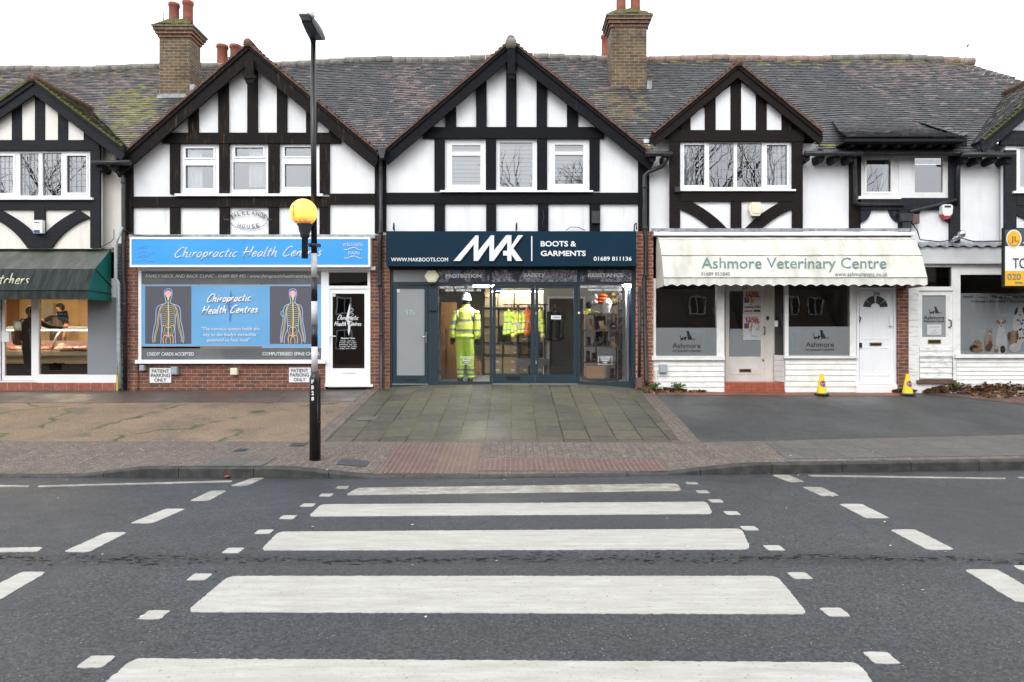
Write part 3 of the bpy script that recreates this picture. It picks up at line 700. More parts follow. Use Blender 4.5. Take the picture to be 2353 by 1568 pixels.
def main_roof(k, parent):
    xa, xb = PARTY[k], PARTY[k + 1]; mb = MB()
    def pos(s, t):
        x = lerp(xa, xb, s); y = lerp(YE, 18.1, t); return Vector((x, y, roofz(x, y) + sag(x, y) * min(1, t * 4) - .05 * (1 - t) ** 3))
    def keep(c, p, q):
        if c.z < gz(c.x) - .10: return False
        u, v = 1176.5 + c.x * F / c.y, 784 - (c.z - CZ) * F / c.y
        if u > 2217 and v < 145 + (u - 2217) * .31: return False
        return True
    tile_rows(mb, pos, 48, .168, keep)
    o = mb.build('roof', M['tiles'], parent)
    ub_ = MB(); nx = int((xb - xa) / .16)                      # felt and battens just under the tiles
    for i in range(nx):
        for j in range(30):
            q = [pos(i / nx, j / 30), pos((i + 1) / nx, j / 30), pos((i + 1) / nx, (j + 1) / 30), pos(i / nx, (j + 1) / 30)]; cc = sum(q, Vector()) / 4
            if all(keep(p_ + Vector((0, 0, .1)), p_, p_) for p_ in q) and cc.z > gz(cc.x) - .05: ub_.face([p_ - Vector((0, .022, .03)) for p_ in q])
    ub_.build('underlay', M['slot_dark'], o)
    rb_ = MB(); x = xa
    while x < xb - .02:
        x1 = min(x + .42, xb); u = 1176.5 + x * F / 18.1
        if u > 2210: break
        z = zr((x + x1) / 2) + random.uniform(-.012, .012) + sag((x + x1) / 2, 18.1)
        rb_.tube([(x, 18.1, z + .0), (x1 - .015, 18.1, z + .0)], .115, 10, 1 if (1375 < u < 1905 or u > 2150) else 0)
        x = x1
    rb_.build('ridge', [M['ridge_tile'], M['ridge_red']], o)
    return o
def back_shell(parent, xa, xb, name='rear_wall'):              # party walls, upper floor and rear slope: keeps daylight out of the rooms
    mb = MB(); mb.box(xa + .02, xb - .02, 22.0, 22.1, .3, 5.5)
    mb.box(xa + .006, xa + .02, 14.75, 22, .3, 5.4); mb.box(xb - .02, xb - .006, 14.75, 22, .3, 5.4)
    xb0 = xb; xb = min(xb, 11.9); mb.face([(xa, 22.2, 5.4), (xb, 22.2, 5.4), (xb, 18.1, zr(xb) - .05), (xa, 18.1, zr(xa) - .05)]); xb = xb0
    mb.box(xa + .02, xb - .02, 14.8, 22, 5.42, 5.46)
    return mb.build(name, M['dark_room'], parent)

def gable(parent, ap, le, ri, dv, Yg, wallmat, tmat, moss=None, tie=None, bands=()):
    (ua, va), (ul, vl), (ur, vr) = ap, le, ri
    xa, za = X(ua, Yg), Z(va, Yg); xl, zl = X(ul, Yg), Z(vl, Yg); xr, zr_ = X(ur, Yg), Z(vr, Yg)
    ml, mr = (za - zl) / (xa - xl), (za - zr_) / (xr - xa)
    GABLES.append((xa, za, ml, mr, xl, xr))
    b = MB()
    b.ppoly([(ua, va + 4), (ua, va + dv), (ul + 6, vl + dv * .86), (ul - 1, vl + dv * .55), (ul, vl + 4)], Yg, Yg + .05)
    b.ppoly([(ua, va + 4), (ur, vr + 4), (ur + 1, vr + dv * .55), (ur - 6, vr + dv * .86), (ua, va + dv)], Yg, Yg + .048)
    # outer moulding along the top of the boards
    b.ppoly([(ua, va + 3), (ua, va + 12), (ul, vl + 12), (ul, vl + 3)], Yg - .03, Yg - .001); b.ppoly([(ua, va + 3), (ur, vr + 3), (ur, vr + 12), (ua, va + 12)], Yg - .029, Yg - .001)
    b.build('bargeboard', tmat, parent)
    s = MB()
    for sx, x1, z1 in ((-1, xl, zl), (1, xr, zr_)):
        s.prism([(xa, za - .06), (x1, z1 - .06), (x1, z1 - .10), (xa, za - .10)], Yg + .055, YW + .9)
    s.build('soffit', tmat, parent)
    t = MB()
    for (x1, z1), m_ in (((xl, zl), ml), ((xr, zr_), mr)):
        yb = YE + (za - ZE) * .93 + .9; yl = YE + max(.35, (z1 - ZE) * .93 + .5)
        def pos(sv, tv, x1=x1, z1=z1, yl=yl, yb=yb):
            x = lerp(x1, xa, tv); z = lerp(z1, za, tv) - .02; y1 = lerp(yl, yb, tv)
            return Vector((x, lerp(Yg - .03, y1, sv) if x1 > xa else lerp(y1, Yg - .03, sv), z))
        ln = math.hypot(xa - x1, za - z1)
        tile_rows(t, pos, int(ln / .105), .168, lambda c, p, q: True, moss, ncol=14)
    g_ = t.build('gable_roof', M['tiles'], parent)
    vb = MB()
    for (x1, z1) in ((xl, zl), (xr, zr_)):
        ln = math.hypot(xa - x1, za - z1); n = int(ln / .105); dx, dz = (xa - x1) / ln, (za - z1) / ln; nx, nz = -dz * (1 if dx > 0 else -1), abs(dx)
        for i in range(n):
            a = i * ln / n; bb = a + ln / n * .97; h = .034 + random.uniform(-.01, .012)
            p0 = (x1 + dx * a + nx * h, z1 + dz * a + nz * h); p1 = (x1 + dx * bb, z1 + dz * bb)
            vb.prism([(x1 + dx * a - nx * .03, z1 + dz * a - nz * .03), (p1[0] - nx * .03, p1[1] - nz * .03), p1, p0], Yg - .05 - random.uniform(0, .012), Yg + .05)
    vb.build('verge', M['moss'] if moss else M['verge_tile'], g_)
    rt = MB(); rt.tube([(xa, Yg - .06, za - .005), (xa, YE + (za - ZE) * .93 + .5, za - .005)], .09, 10); rt.build('ridge', M['verge_tile'], g_)
    w = MB(); tv = tie
    lu = lambda v: ua - (v - va) * (ua - ul) / (vl - va); ru = lambda v: ua + (v - va) * (ur - ua) / (vr - va)
    sc = Yg / YW
    w.ppoly([(ua, va + 16), (lu(tv) + 8, tv), (ru(tv) - 8, tv)], YW, YW + .06)
    w.build('gable_wall', wallmat, parent)
_tk = [0]
class Frame(MB):                                               # half-timbering: each piece stands a hair proud of the next
    def t(s, u0, v0, u1, v1, Y=YW, p=.04):
        _tk[0] = (_tk[0] + 1) % 17; s.pbox(u0, v0, u1, v1, Y - p - _tk[0] * .0011, Y + .012)
    def tp(s, px, Y=YW, p=.036):
        _tk[0] = (_tk[0] + 1) % 17; s.ppoly(px, Y - p - _tk[0] * .0011, Y + .012)
def arc(p0, p1, p2, n=10):
    return [((1 - t) ** 2 * p0[0] + 2 * t * (1 - t) * p1[0] + t * t * p2[0], (1 - t) ** 2 * p0[1] + 2 * t * (1 - t) * p1[1] + t * t * p2[1]) for t in [i / n for i in range(n + 1)]]

def window(parent, u0, v0, u1, v1, panes, Y=YW + .03, fmat='upvc', lead=None, curtains=(), blind=None, sill=None, gm='glass_window', slats=None, name='window', sashw=3.2):
    f = MB(); f.wall(u0, v0, u1, v1, Y, [p[:4] for p in panes], .07)
    for p in panes:
        if len(p) > 4 and p[4]:
            a, b, c, d = p[:4]; w = sashw; f.wall(a - w, b - w, c + w, d + w, Y - .018, [(a, b, c, d)], .03)
    o = f.build(name, M[fmat], parent)
    g_ = MB()
    for p in panes:
        a, b, c, d = p[:4]; yy = Y + .035
        g_.face([(X(a - 1, yy), yy, Z(d + 1, yy)), (X(c + 1, yy), yy, Z(d + 1, yy)), (X(c + 1, yy), yy, Z(b - 1, yy)), (X(a - 1, yy), yy, Z(b - 1, yy))])
    g_.build('pane', M[gm], o)
    if lead:
        l_ = MB(); nx, ny = lead
        for p in panes:
            a, b, c, d = p[:4]
            for i in range(1, nx): uu = lerp(a, c, i / nx); l_.pbox(uu - .6, b, uu + .6, d, Y + .029, Y + .034)
            for i in range(1, ny): vv = lerp(b, d, i / ny); l_.pbox(a, vv - .6, c, vv + .6, Y + .0275, Y + .034)
        l_.build('leading', M['lead'], o)
    for ua, ub, va, vb, *kind in curtains:
        c_ = MB(); n = max(8, int((ub - ua) / 2)); yb = Y + .13; rows = []
        top = kind[0] if kind else (ua, ub)
        for j in range(6):
            t = j / 5; row = []
            for i in range(n + 1):
                s_ = i / n; uu = lerp(lerp(top[0], top[1], s_), lerp(ua, ub, s_), t); y_ = yb + .025 * math.sin(s_ * n * 1.15) + .012 * math.sin(s_ * 7 + j)
                row.append((X(uu, yb), y_, Z(lerp(va, vb, t), yb)))
            rows.append(row)
        vs = [p for r in rows for p in r]; c_.mesh(vs, [(j * (n + 1) + i + n + 1, j * (n + 1) + i + n + 2, j * (n + 1) + i + 1, j * (n + 1) + i) for j in range(5) for i in range(n)], 0, True)
        c_.build('curtain', M['curtain'], o)
    if blind:
        ua, ub, va, vb, st, mm = blind; b_ = MB(); k = va; yb = Y + .075
        while k < vb:
            e = min(k + st * .92, vb)
            b_.face([(X(ua, yb), yb, Z(e, yb)), (X(ub, yb), yb, Z(e, yb)), (X(ub, yb), yb + .03, Z(k, yb)), (X(ua, yb), yb + .03, Z(k, yb))]); k += st
        b_.build('blind', M[mm], o)
    if sill:
        a, b, c, d = sill; s_ = MB(); s_.pbox(a, b, c, d, Y - .12, Y + .03); s_.build('sill', M[fmat], o)
    return o
def pipe(parent, pts, r, mat='pipe_black', name='downpipe', joints=()):
    b = MB(); b.tube([(X(u, y), y, Z(v, y)) for u, v, y in pts], r, 10)
    for u, v, y in joints: b.tube([(X(u, y), y, Z(v - 3, y)), (X(u, y), y, Z(v + 3, y))], r * 1.25, 10)
    return b.build(name, M[mat], parent)
def cable(label, pts, r=.007, mat='pipe_black'):
    b = MB(); b.tube([(X(u, y), y, Z(v, y)) for u, v, y in pts], r, 6); o = b.build('cable', M[mat]); tag(o, label, 'cable', 'cables strung along the shopfronts'); return o
def chimney(parent, u0, u1, vb, vt, Yc, depth, capw, pots, label_pots, aerial=None):
    b = MB(); x0, x1 = X(u0, Yc), X(u1, Yc); zt, zb = Z(vt, Yc), Z(vb, Yc)
    b.box(x0, x1, Yc, Yc + depth, zb - .6, zt)
    o = b.build('chimney', M['brick_stock'], parent)
    c = MB(); z = zt
    for e, h, mm in ((.03, .07, 1), (.07, .075, 1), (.105, .075, 0), (.13, .05, 0)):
        c.box(x0 - e, x1 + e, Yc - e, Yc + depth + e, z, z + h - .002, mm); z += h
    c.build('chimney_cap', [M['brick_stock'], M['brick_red']], o)
    f = MB(); e = .10; n = 9
    vs = []
    for j in range(n + 1):
        for i in range(n + 1):
            s_, t = i / n, j / n; q = min(1, 3.2 * min(s_, 1 - s_, t, 1 - t))
            vs.append((lerp(x0 - e, x1 + e, s_), lerp(Yc - e, Yc + depth + e, t), z + .24 * q + random.uniform(0, .04)))
    f.mesh(vs, [(j * (n + 1) + i, j * (n + 1) + i + 1, (j + 1) * (n + 1) + i + 1, (j + 1) * (n + 1) + i) for j in range(n) for i in range(n)], 0, True)
    f.build('flaunching', M['moss'], o)
    for pu, pw, pvt in pots:
        yp = Yc + depth / 2; px = X(pu, yp); r = pw / 2 * yp / F; h = Z(pvt, yp) - z
        p = MB(); p.lathe([(r * 1.0, 0.05), (r * .95, h * .5), (r * .93, h * .86), (r * 1.06, h * .88), (r * 1.1, h * .95), (r * 1.06, h), (r * .8, h), (r * .78, h * .6)], (px, yp, z), 16)
        p.build('chimney_pot', M['terracotta'], o)
    fl = MB(); fl.prism([(x0 - .03, zb + .04), (x1 + .04, zb + .05), (x1 + .06, zb - .12), (x0 - .05, zb - .10)], Yc - .05, Yc - .004); fl.box(x1 + .004, x1 + .12, Yc - .04, Yc + .12, zb - .05, zb + .28)
    fl.build('flashing', M['lead'], o)
    if aerial:
        a = MB(); a.tube([(X(aerial, Yc), Yc, zt - .3), (X(aerial, Yc), Yc, zt + 2.2)], .012, 6); a.build('aerial_mast', M['chrome'], o)
    return o
def room(parent, x0, x1, y0, y1, z0, z1, wall_m, floor_m, name='shop_room'):
    b = MB()
    b.face([(x0, y1, z0), (x1, y1, z0), (x1, y1, z1), (x0, y1, z1)]); b.face([(x0, y0, z0), (x0, y1, z0), (x0, y1, z1), (x0, y0, z1)]); b.face([(x1, y1, z0), (x1, y0, z0), (x1, y0, z1), (x1, y1, z1)])
    b.face([(x0, y0, z1), (x0, y1, z1), (x1, y1, z1), (x1, y0, z1)]); b.face([(x0, y0, z0), (x1, y0, z0), (x1, y1, z0), (x0, y1, z0)], 1)
    return b.build(name, [M[wall_m], M[floor_m]], parent)
def plate(parent, name, mat, *rects):
    b = MB()
    for r in rects: b.pbox(*r)
    return b.build(name, M[mat], parent)

B0 = thing('butcher_shop', 'half timbered shop with green awning and charcoal beams at the left edge', 'building', (-11, 14.4, .6))
B1 = thing('clinic_building', 'half timbered shop with blue sign and brown black beams under a steep gable', 'building', (-5.5, 14.4, .6))
B2 = thing('outfitter_shop', 'half timbered shop with navy sign and jet black beams under the central gable', 'building', (0, 14.4, .7))
B3 = thing('vet_surgery', 'half timbered shop behind the cream awning with small gabled bay', 'building', (5.5, 14.4, .6))
B4 = thing('side_shop', 'white shop with paired small upper windows at the right edge beside the cream awning', 'building', (10.5, 14.4, .6))

# ---------------------------------------------------------------- butcher's: upper floor
YB = 14.22                                                      # face of the small gabled bays
gable(B0, (78, 180), (-128, 322), (284, 336), 38, 14.06, M['render_cream'], M['timber_charcoal'], moss=.45, tie=325)
w = MB(); w.wall(-60, 322, 227, 572, YB, [(-21, 345, 207, 455)], .14); w.wall(227, 345, 292, 580, YW, (), .1); w.wall(-420, 340, -60, 580, YW, (), .1)
w.build('upper_wall', M['render_cream'], B0)
p = MB(); p.pbox(-420, 560, -161, 905, 14.41, 14.7); p.build('brick_wall', M['brick_red'], B0)
t = Frame()
for a, b in ((-32, -5), (27, 50), (80, 103), (133, 156), (192, 212)): t.t(a, 196 + abs((a + b) / 2 - 91) * .74, b, 322, YB, .03)
t.prism([(X(78, YB), Z(200, YB)), (X(-60, YB), Z(322, YB)), (X(227, YB), Z(322, YB))], YB - .012, YB + .02)
t.t(-60, 322, 228, 345, YB, .05); t.t(207, 345, 229, 570, YB); t.t(-60, 345, -22, 570, YB); t.t(-22, 457, 207, 482, YB); t.t(78, 482, 102, 570, YB)
r_ = arc((207, 482), (140, 510), (102, 557)); t.tp([(180, 482)] + arc((180, 482), (125, 510), (102, 538))[1:] + [(102, 570), (118, 570)] + arc((118, 570), (150, 520), (207, 500)), YB)
t.tp([(0, 482)] + arc((0, 482), (55, 510), (78, 538))[1:] + [(78, 570), (62, 570)] + arc((62, 570), (30, 520), (-22, 500)), YB)
t.t(286, 372, 303, 540)
t.build('timber_frame', M['timber_charcoal'], B0)
gw = MB()
for a, b in ((-5, 27), (50, 80), (103, 133), (156, 192)):
    gw.ppoly([(a, 322), (b, 322), (b, 200 + abs(b - 78) * .82 + 6), ((a + b) / 2, 200 + abs((a + b) / 2 - 78) * .82 + 4), (a, 200 + abs(a - 78) * .82 + 6)], YB - .02, YB - .004)
gw.build('infill_panel', M['render_cream'], B0)
window(B0, -21, 345, 207, 455, [(-17 + 8, 358, 30.5, 444, 1), (46, 353, 88.5, 450), (97.5, 352, 141, 450), (153, 358, 198, 443, 1)], YB + .02, lead=(4, 6), curtains=[(-9, 30, 356, 446)], sill=(-25, 454, 212, 459))
# clinic
gable(B1, (571, 100), (266, 368), (867, 346), 46, 14.22, M['render_white'], M['timber_worn'], tie=307)
w = MB(); w.wall(390, 305, 756, 548, YW, [(412, 329, 503, 445), (526, 328, 616, 444), (641, 326, 733, 442)], .12)
w.ppoly([(290, 548), (390, 548), (390, 270), (290, 362)], YW, YW + .1); w.ppoly([(756, 548), (873, 548), (873, 360), (756, 268)], YW, YW + .1)
w.build('upper_wall', M['render_white'], B1)
t = Frame()
for a, b in ((432, 455), (501, 524), (568, 591), (636, 659), (703, 727)): t.t(a, 118 + abs((a + b) / 2 - 571) * .88, b, 307)
t.t(372, 306, 782, 329, p=.058)
for a, b in ((390, 412), (503, 526), (616, 641), (734, 757)): t.t(a, 329, b, 446)
t.t(300, 452, 757, 476, p=.058); t.t(757, 445, 862, 469, p=.058)
for a, b in ((390, 413), (504, 527), (617, 640), (734, 757)): t.t(a, 476, b, 539)
t.t(285, 374, 303, 540, p=.06); t.t(861, 350, 874, 536)
t.build('timber_frame', M['timber_worn'], B1)
pd = MB(); pd.pbox(563, 136, 582, 175, 14.12, 14.2); pd.pbox(559, 172, 586, 180, 14.10, 14.21); pd.ppoly([(561, 180), (584, 180), (580, 191), (565, 191)], 14.12, 14.2)
pd.build('finial_post', M['timber_worn'], B1)
window(B1, 412, 329, 503, 445, [(426, 341, 490.5, 362.5, 1), (426, 380.5, 490.5, 433, 1)], curtains=[(426, 468, 338, 436, (424, 464))])
window(B1, 526, 328, 616, 444, [(540, 339, 605, 360, 1), (536, 373, 611, 436)], curtains=[(572, 608, 336, 430)])
window(B1, 641, 326, 733, 442, [(654, 338, 722, 359, 1), (654, 377.5, 722, 430, 1)])
plate(B1, 'window_ledge', 'upvc', (401, 445, 741, 450.5, YW - .13, YW + .02))
plate(B1, 'flashing', 'lead', (296, 539, 862, 548, 14.30, YW - .002))
# outfitter
gable(B2, (1174, 93), (884, 343), (1500, 355), 42, 14.22, M['render_white'], M['timber_black'], tie=294)
w = MB(); w.wall(998, 292, 1378, 540, YW, [(1022, 318, 1116, 438), (1140, 318, 1234, 438), (1257.5, 318, 1355, 438)], .12)
w.ppoly([(873, 540), (998, 540), (998, 248), (873, 356)], YW, YW + .1); w.ppoly([(1378, 540), (1480, 540), (1480, 348), (1378, 262)], YW, YW + .1)
w.build('upper_wall', M['render_white'], B2)
t = Frame()
for a, b in ((1023, 1048), (1094, 1118), (1163, 1187), (1233, 1257), (1303, 1328)): t.t(a, 112 + abs((a + b) / 2 - 1174) * .83, b, 294)
t.t(972, 293, 1388, 318, p=.058)
for a, b in ((998, 1022), (1116, 1140), (1234, 1257.5), (1355, 1378)): t.t(a, 318, b, 438)
t.t(887, 443, 1468, 468, p=.058)
for a, b in ((998, 1022), (1117, 1140), (1236, 1260), (1355, 1379)): t.t(a, 468, b, 531)
t.t(874, 352, 887, 532); t.t(1467, 356, 1492, 531)
t.build('timber_frame', M['timber_black'], B2)
pd = MB(); pd.pbox(1166, 112, 1184, 165, 14.12, 14.2); pd.pbox(1163, 163, 1187, 170, 14.10, 14.21); pd.ppoly([(1165, 170), (1185, 170), (1181, 181), (1169, 181)], 14.12, 14.2)
pd.build('finial_post', M['timber_black'], B2)
fi = MB(); fi.tube([(X(1174, 14.1), 14.1, Z(98, 14.1)), (X(1174, 14.1), 14.5, Z(97, 14.1))], .12, 12); fi.build('ridge_cap', M['ridge_tile'], B2)
window(B2, 1022, 318, 1116, 438, [(1039, 334, 1104, 349), (1039, 358, 1104, 425)], blind=(1036, 1106, 332, 428, 9.5, 'blind'))
window(B2, 1140, 318, 1234, 438, [(1148, 328, 1223.5, 430)], blind=(1145, 1227, 326, 432, 9.5, 'blind'))
window(B2, 1257.5, 318, 1355, 438, [(1275, 333, 1340, 348.5), (1275, 356, 1340, 423)], blind=(1271, 1343, 330, 427, 9.5, 'blind'))
plate(B2, 'window_ledge', 'upvc', (1011, 437.5, 1363, 441.5, YW - .13, YW + .02))
# vet
gable(B3, (1696, 144), (1500, 306), (1890, 303), 34, 14.06, M['render_white'], M['timber_brown'], tie=300)
w = MB(); w.wall(1540, 298, 1845, 535, YB, [(1563, 325, 1821, 436)], .14); w.wall(1480, 320, 1540, 540, YW, (), .1); w.wall(1845, 330, 1970, 540, YW, (), .1)
w.build('upper_wall', M['render_white'], B3)
t = Frame()
t.prism([(X(1696, YB), Z(165, YB)), (X(1545, YB), Z(300, YB)), (X(1845, YB), Z(300, YB))], YB - .012, YB + .02)
for a, b in ((1565, 1587), (1620, 1644.5), (1678.5, 1703), (1737, 1762), (1796, 1820)): t.t(a, 172 + abs((a + b) / 2 - 1696) * .80, b, 300, YB, .03)
t.t(1540, 299, 1848, 325, YB, .055); t.t(1539, 325, 1563, 527, YB); t.t(1821, 325, 1845, 527, YB); t.t(1563, 438, 1821, 463, YB, .05); t.t(1680, 463, 1704, 527, YB)
t.tp([(1563, 463), (1588, 463)] + arc((1588, 463), (1640, 490), (1671, 526))[1:] + [(1634, 526)] + arc((1634, 526), (1600, 496), (1563, 481)), YB)
t.tp([(1821, 463), (1796, 463)] + arc((1796, 463), (1744, 490), (1712, 526))[1:] + [(1750, 526)] + arc((1750, 526), (1785, 496), (1821, 481)), YB)
t.t(1953, 352, 1979, 528); t.t(1480, 352, 1492, 530)
t.build('timber_frame', M['timber_brown'], B3)
gw = MB()
for a, b in ((1587, 1620), (1644.5, 1678.5), (1703, 1737), (1762, 1796)):
    gw.ppoly([(a, 299), (b, 299), (b, 178 + abs(b - 1696) * .80 + 6), ((a + b) / 2, 178 + abs((a + b) / 2 - 1696) * .80 + 4), (a, 178 + abs(a - 1696) * .80 + 6)], YB - .02, YB - .004)
gw.build('infill_panel', M['render_white'], B3)
window(B3, 1563, 325, 1821, 436, [(1572, 333, 1619, 426, 1), (1629.5, 329.5, 1686, 430.5), (1693.5, 329.5, 1750.5, 430.5), (1762, 333, 1809, 426, 1)], YB + .02, lead=(4, 5), curtains=[(1572, 1600, 333, 428, (1572, 1594)), (1768, 1812, 330, 428)], sill=(1558, 435, 1829, 439))
def eaves(parent, ua, ub, v, feet, Y=14.06):
    b = MB(); b.tube([(X(ua, Y), Y, Z(v, Y)), (X(ub, Y), Y, Z(v, Y))], .055, 8); b.build('gutter', M['pipe_black'], parent)
    f = MB(); f.pbox(ua, v - 4, ub, v + 3, Y + .09, Y + .12)
    for a in feet: f.ppoly([(a - 7, v + 2), (a + 7, v + 2), (a + 7, v + 14), (a + 3, v + 19), (a - 3, v + 19), (a - 7, v + 12)], Y + .06, YW)
    f.build('rafter_feet', M['timber_charcoal'], parent)
eaves(B3, 1849, 1982, 353, (1854, 1888, 1922, 1956)); eaves(B3, 1483, 1545, 354, (1500, 1530)); eaves(B0, 211, 300, 374, (228, 262))
plate(B3, 'flashing', 'lead', (1496, 525.5, 2090, 532, 14.2, YB - .05))
# side shop
w = MB(); w.wall(1978, 322, 2207, 560, YW - .06, [(1978, 351, 2066, 452), (2094, 353, 2182, 458)], .16); w.wall(2207, 330, 2316, 560, YW, (), .1); w.wall(2310, 300, 2560, 560, YB, [(2336, 333, 2520, 440)], .14)
w.build('upper_wall', M['render_white'], B4)
t = Frame(); y4 = YW - .06
t.t(1940, 318, 2222, 352, y4, .06); t.t(2183, 352, 2207, 556, y4); t.t(1979, 455, 2183, 482, y4, .055); t.t(2066, 482, 2092, 552, y4)
for a, sx in ((1979, 1), (2066, -1), (2092, 1), (2183, -1)):
    t.tp([(a, 482), (a + sx * 24, 482)] + arc((a + sx * 24, 482), (a + sx * 18, 508), (a, 512))[1:], y4)
t.t(2310, 345, 2336, 556, YB, .045); t.t(2300, 300, 2560, 333, YB, .06); t.t(2336, 446, 2560, 472, YB, .05)
t.tp([(2336, 472), (2360, 472)] + arc((2360, 472), (2400, 500), (2440, 540))[1:] + [(2410, 540)] + arc((2410, 540), (2370, 510), (2336, 494)), YB)
t.build('timber_frame', M['timber_grey'], B4)
window(B4, 1978, 351, 2066, 452, [(1991.5, 366, 2047.5, 440.5, 1)], y4 + .03, 'old_white', curtains=[(2019, 2046, 368, 442, (2036, 2046))], sill=(1973, 451, 2071, 457.5), sashw=5)
window(B4, 2094, 353, 2182, 458, [(2102, 361, 2167, 442.5)], y4 + .02, 'old_white', blind=(2099, 2170, 357, 446, 2.6, 'blind_brown'), sashw=4)
window(B4, 2336, 333, 2520, 440, [(2344, 341, 2520, 430)], YB + .02, curtains=[(2340, 2400, 338, 432)], sill=(2330, 439, 2530, 444))
hd = MB()
BL, BR, TL, TR = Vector((X(1944, 13.85), 13.85, Z(318, 13.85))), Vector((X(2212, 13.85), 13.85, Z(317, 13.85))), None, None
def on_roof(u, v):
    a, b = 13.0, 19.0
    for _ in range(40):
        m_ = (a + b) / 2
        if Z(v, m_) > roofz(X(u, m_), m_): a = m_
        else: b = m_
    return Vector((X(u, a), a, Z(v, a)))
TL, TR = on_roof(1911, 279), on_roof(2085, 276)
tile_rows(hd, lambda s_, t_: (BL.lerp(BR, s_)).lerp(TL.lerp(TR, s_), t_) + Vector((0, 0, .03 - .06 * math.sin(t_ * 3.1))), 14, .168, lambda *a_: True, ncol=15)
RT = on_roof(2225, 312)
tile_rows(hd, lambda s_, t_: (BR.lerp(RT, s_)).lerp(TR.lerp(TR + Vector((.05, 0, 0)), s_), t_) + Vector((0, 0, .02)), 10, .168, lambda *a_: True, ncol=4)
hd.build('dormer_roof', M['tiles'], B4)
fs = MB(); fs.pbox(1942, 319, 2216, 325, 13.86, 13.9); fs.box(X(1942, 13.9), X(2216, 13.9), 13.905, 14.34, Z(327, 13.9), Z(324, 13.9))
for a in (1960, 1997, 2032, 2066, 2102, 2137, 2170, 2200): fs.pbox(a - 5, 328, a + 5, 338, 14.0, 14.32)
fs.build('fascia_board', M['timber_charcoal'], B4)
eaves(B4, 2208, 2332, 356, (2218, 2250, 2285, 2318))
gable(B4, (2500, 120), (2256, 322), (2760, 322), 36, 14.06, M['render_white'], M['timber_grey'], moss=.15, tie=300)
# roofs, chimneys, shells
for k, b in enumerate((B0, B1, B2, B3, B4)):
    main_roof(k, b); back_shell(b, PARTY[k], PARTY[k + 1])
chimney(B1, 366, 437, 222, 86, 16.5, .55, 0, [(400, 23, 9), (432, 23, 4)], '', aerial=375)
chimney(B2, 1404, 1486, 213, 62, 16.6, .6, 0, [(1427, 23, -22), (1460, 23, -22)], '', aerial=1489)
for b, us, vt, vb in ((B1, (511, 541), 105, 150), (B2, (1394,), 82, 140)):
    cs = MB(); y_ = 19.6
    for u_ in us: cs.lathe([(.16, 0), (.15, .4), (.14, .8), (.17, .82), (.165, .9), (.12, .9)], (X(u_, y_), y_, Z(vt, y_) - .9), 14)
    cs2 = MB(); cs2.box(X(us[0] - 12, y_), X(us[-1] + 12, y_), y_ - .3, y_ + .3, Z(vb, y_) - .8, Z(vt, y_) - .9)
    o_ = cs2.build('rear_chimney', M['brick_red'], b); cs.build('chimney_pot', M['terracotta'], o_)
a_ = MB(); p_ = (X(2215, 18), 18, Z(143, 18)); a_.tube([p_, (p_[0] + .12, 18, p_[2] + .5)], .012, 6); a_.tube([(p_[0] + .08, 18, p_[2] + .42), (p_[0] + .18, 18, p_[2] + .55)], .03, 6); a_.build('aerial', M['chrome'], B4)
ap = MB(); ap.prism([(X(866, 14.0), Z(338, 14.0)), (X(886, 14.0), Z(338, 14.0)), (X(880, 14.0), Z(362, 14.0)), (X(872, 14.0), Z(362, 14.0))], 14.05, 14.2); ap.build('hopper', M['pipe_black'], B1)
# pipes
yp = 14.28
pipe(B1, [(875, 355, yp), (875, 545, yp), (873, 560, yp), (872, 660, yp), (875, 665, yp), (876, 760, yp), (876, 890, yp), (878, 897, yp - .1)], .04, joints=((875, 535, yp), (872, 655, yp), (876, 770, yp)))
pipe(B0, [(253, 376, 14.1), (253, 384, 14.15), (279, 402, yp), (284, 410, yp), (284, 640, yp), (286, 660, yp), (287, 897, yp)], .042, joints=((284, 420, yp), (285, 530, yp), (286, 700, yp)))
pipe(B0, [(281, 522, 14.25), (267, 556, 14.2), (266, 640, 14.2), (272, 650, 14.22), (273, 800, 14.22), (276, 893, 14.22)], .035, 'pipe_grey', 'conduit')
pipe(B3, [(1528, 358, 14.1), (1528, 375, 14.12), (1521, 383, 14.2), (1489, 396, yp), (1481, 404, yp), (1481, 520, yp), (1484, 550, yp), (1484, 630, yp), (1480, 640, yp), (1485, 872, yp), (1486, 884, yp - .05)], .045, joints=((1481, 430, yp), (1482, 525, yp), (1484, 633, yp)))
pipe(B3, [(1470, 660, 14.26), (1469, 868, 14.26)], .03, 'lamp_grey', 'conduit'); plate(B3, 'meter_cover', 'box_brown', (1463, 868, 1476, 890, 14.2, 14.3))
pipe(B4, [(1964, 345, 14.15), (1964, 380, 14.25), (1966, 440, 14.3), (1966, 466, 14.3), (1978, 470, 14.3), (2076, 471, 14.3)], .04)
pipe(B4, [(2090, 488, 14.3), (2110, 482, 14.3), (2198, 459, 14.3)], .04, name='waste_pipe'); pipe(B4, [(2204, 378, 14.25), (2200, 390, 14.28), (2199, 470, 14.3)], .04)
hp = MB(); hp.ppoly([(2068, 490), (2100, 490), (2096, 508), (2074, 508)], 14.2, 14.36); hp.pbox(2076, 508, 2094, 545, 14.24, 14.36); hp.build('hopper', M['pipe_black'], B4)
plate(B4, 'junction_box', 'box_brown', (2097, 492, 2113, 514, 14.26, 14.34))
# piers between the shops (brick) and what stands beside them
for b, r in ((B1, (284, 541, 316, 900)), (B1, (851, 541, 896, 900)), (B3, (1461, 532, 1501, 902)), (B3, (2062, 640, 2088, 903))):
    p = MB(); p.pbox(r[0], r[1], r[2], r[3] + 8, 14.36, 14.7); p.build('brick_pier', M['brick_orange' if r[0] == 1461 else 'brick_red'], b)
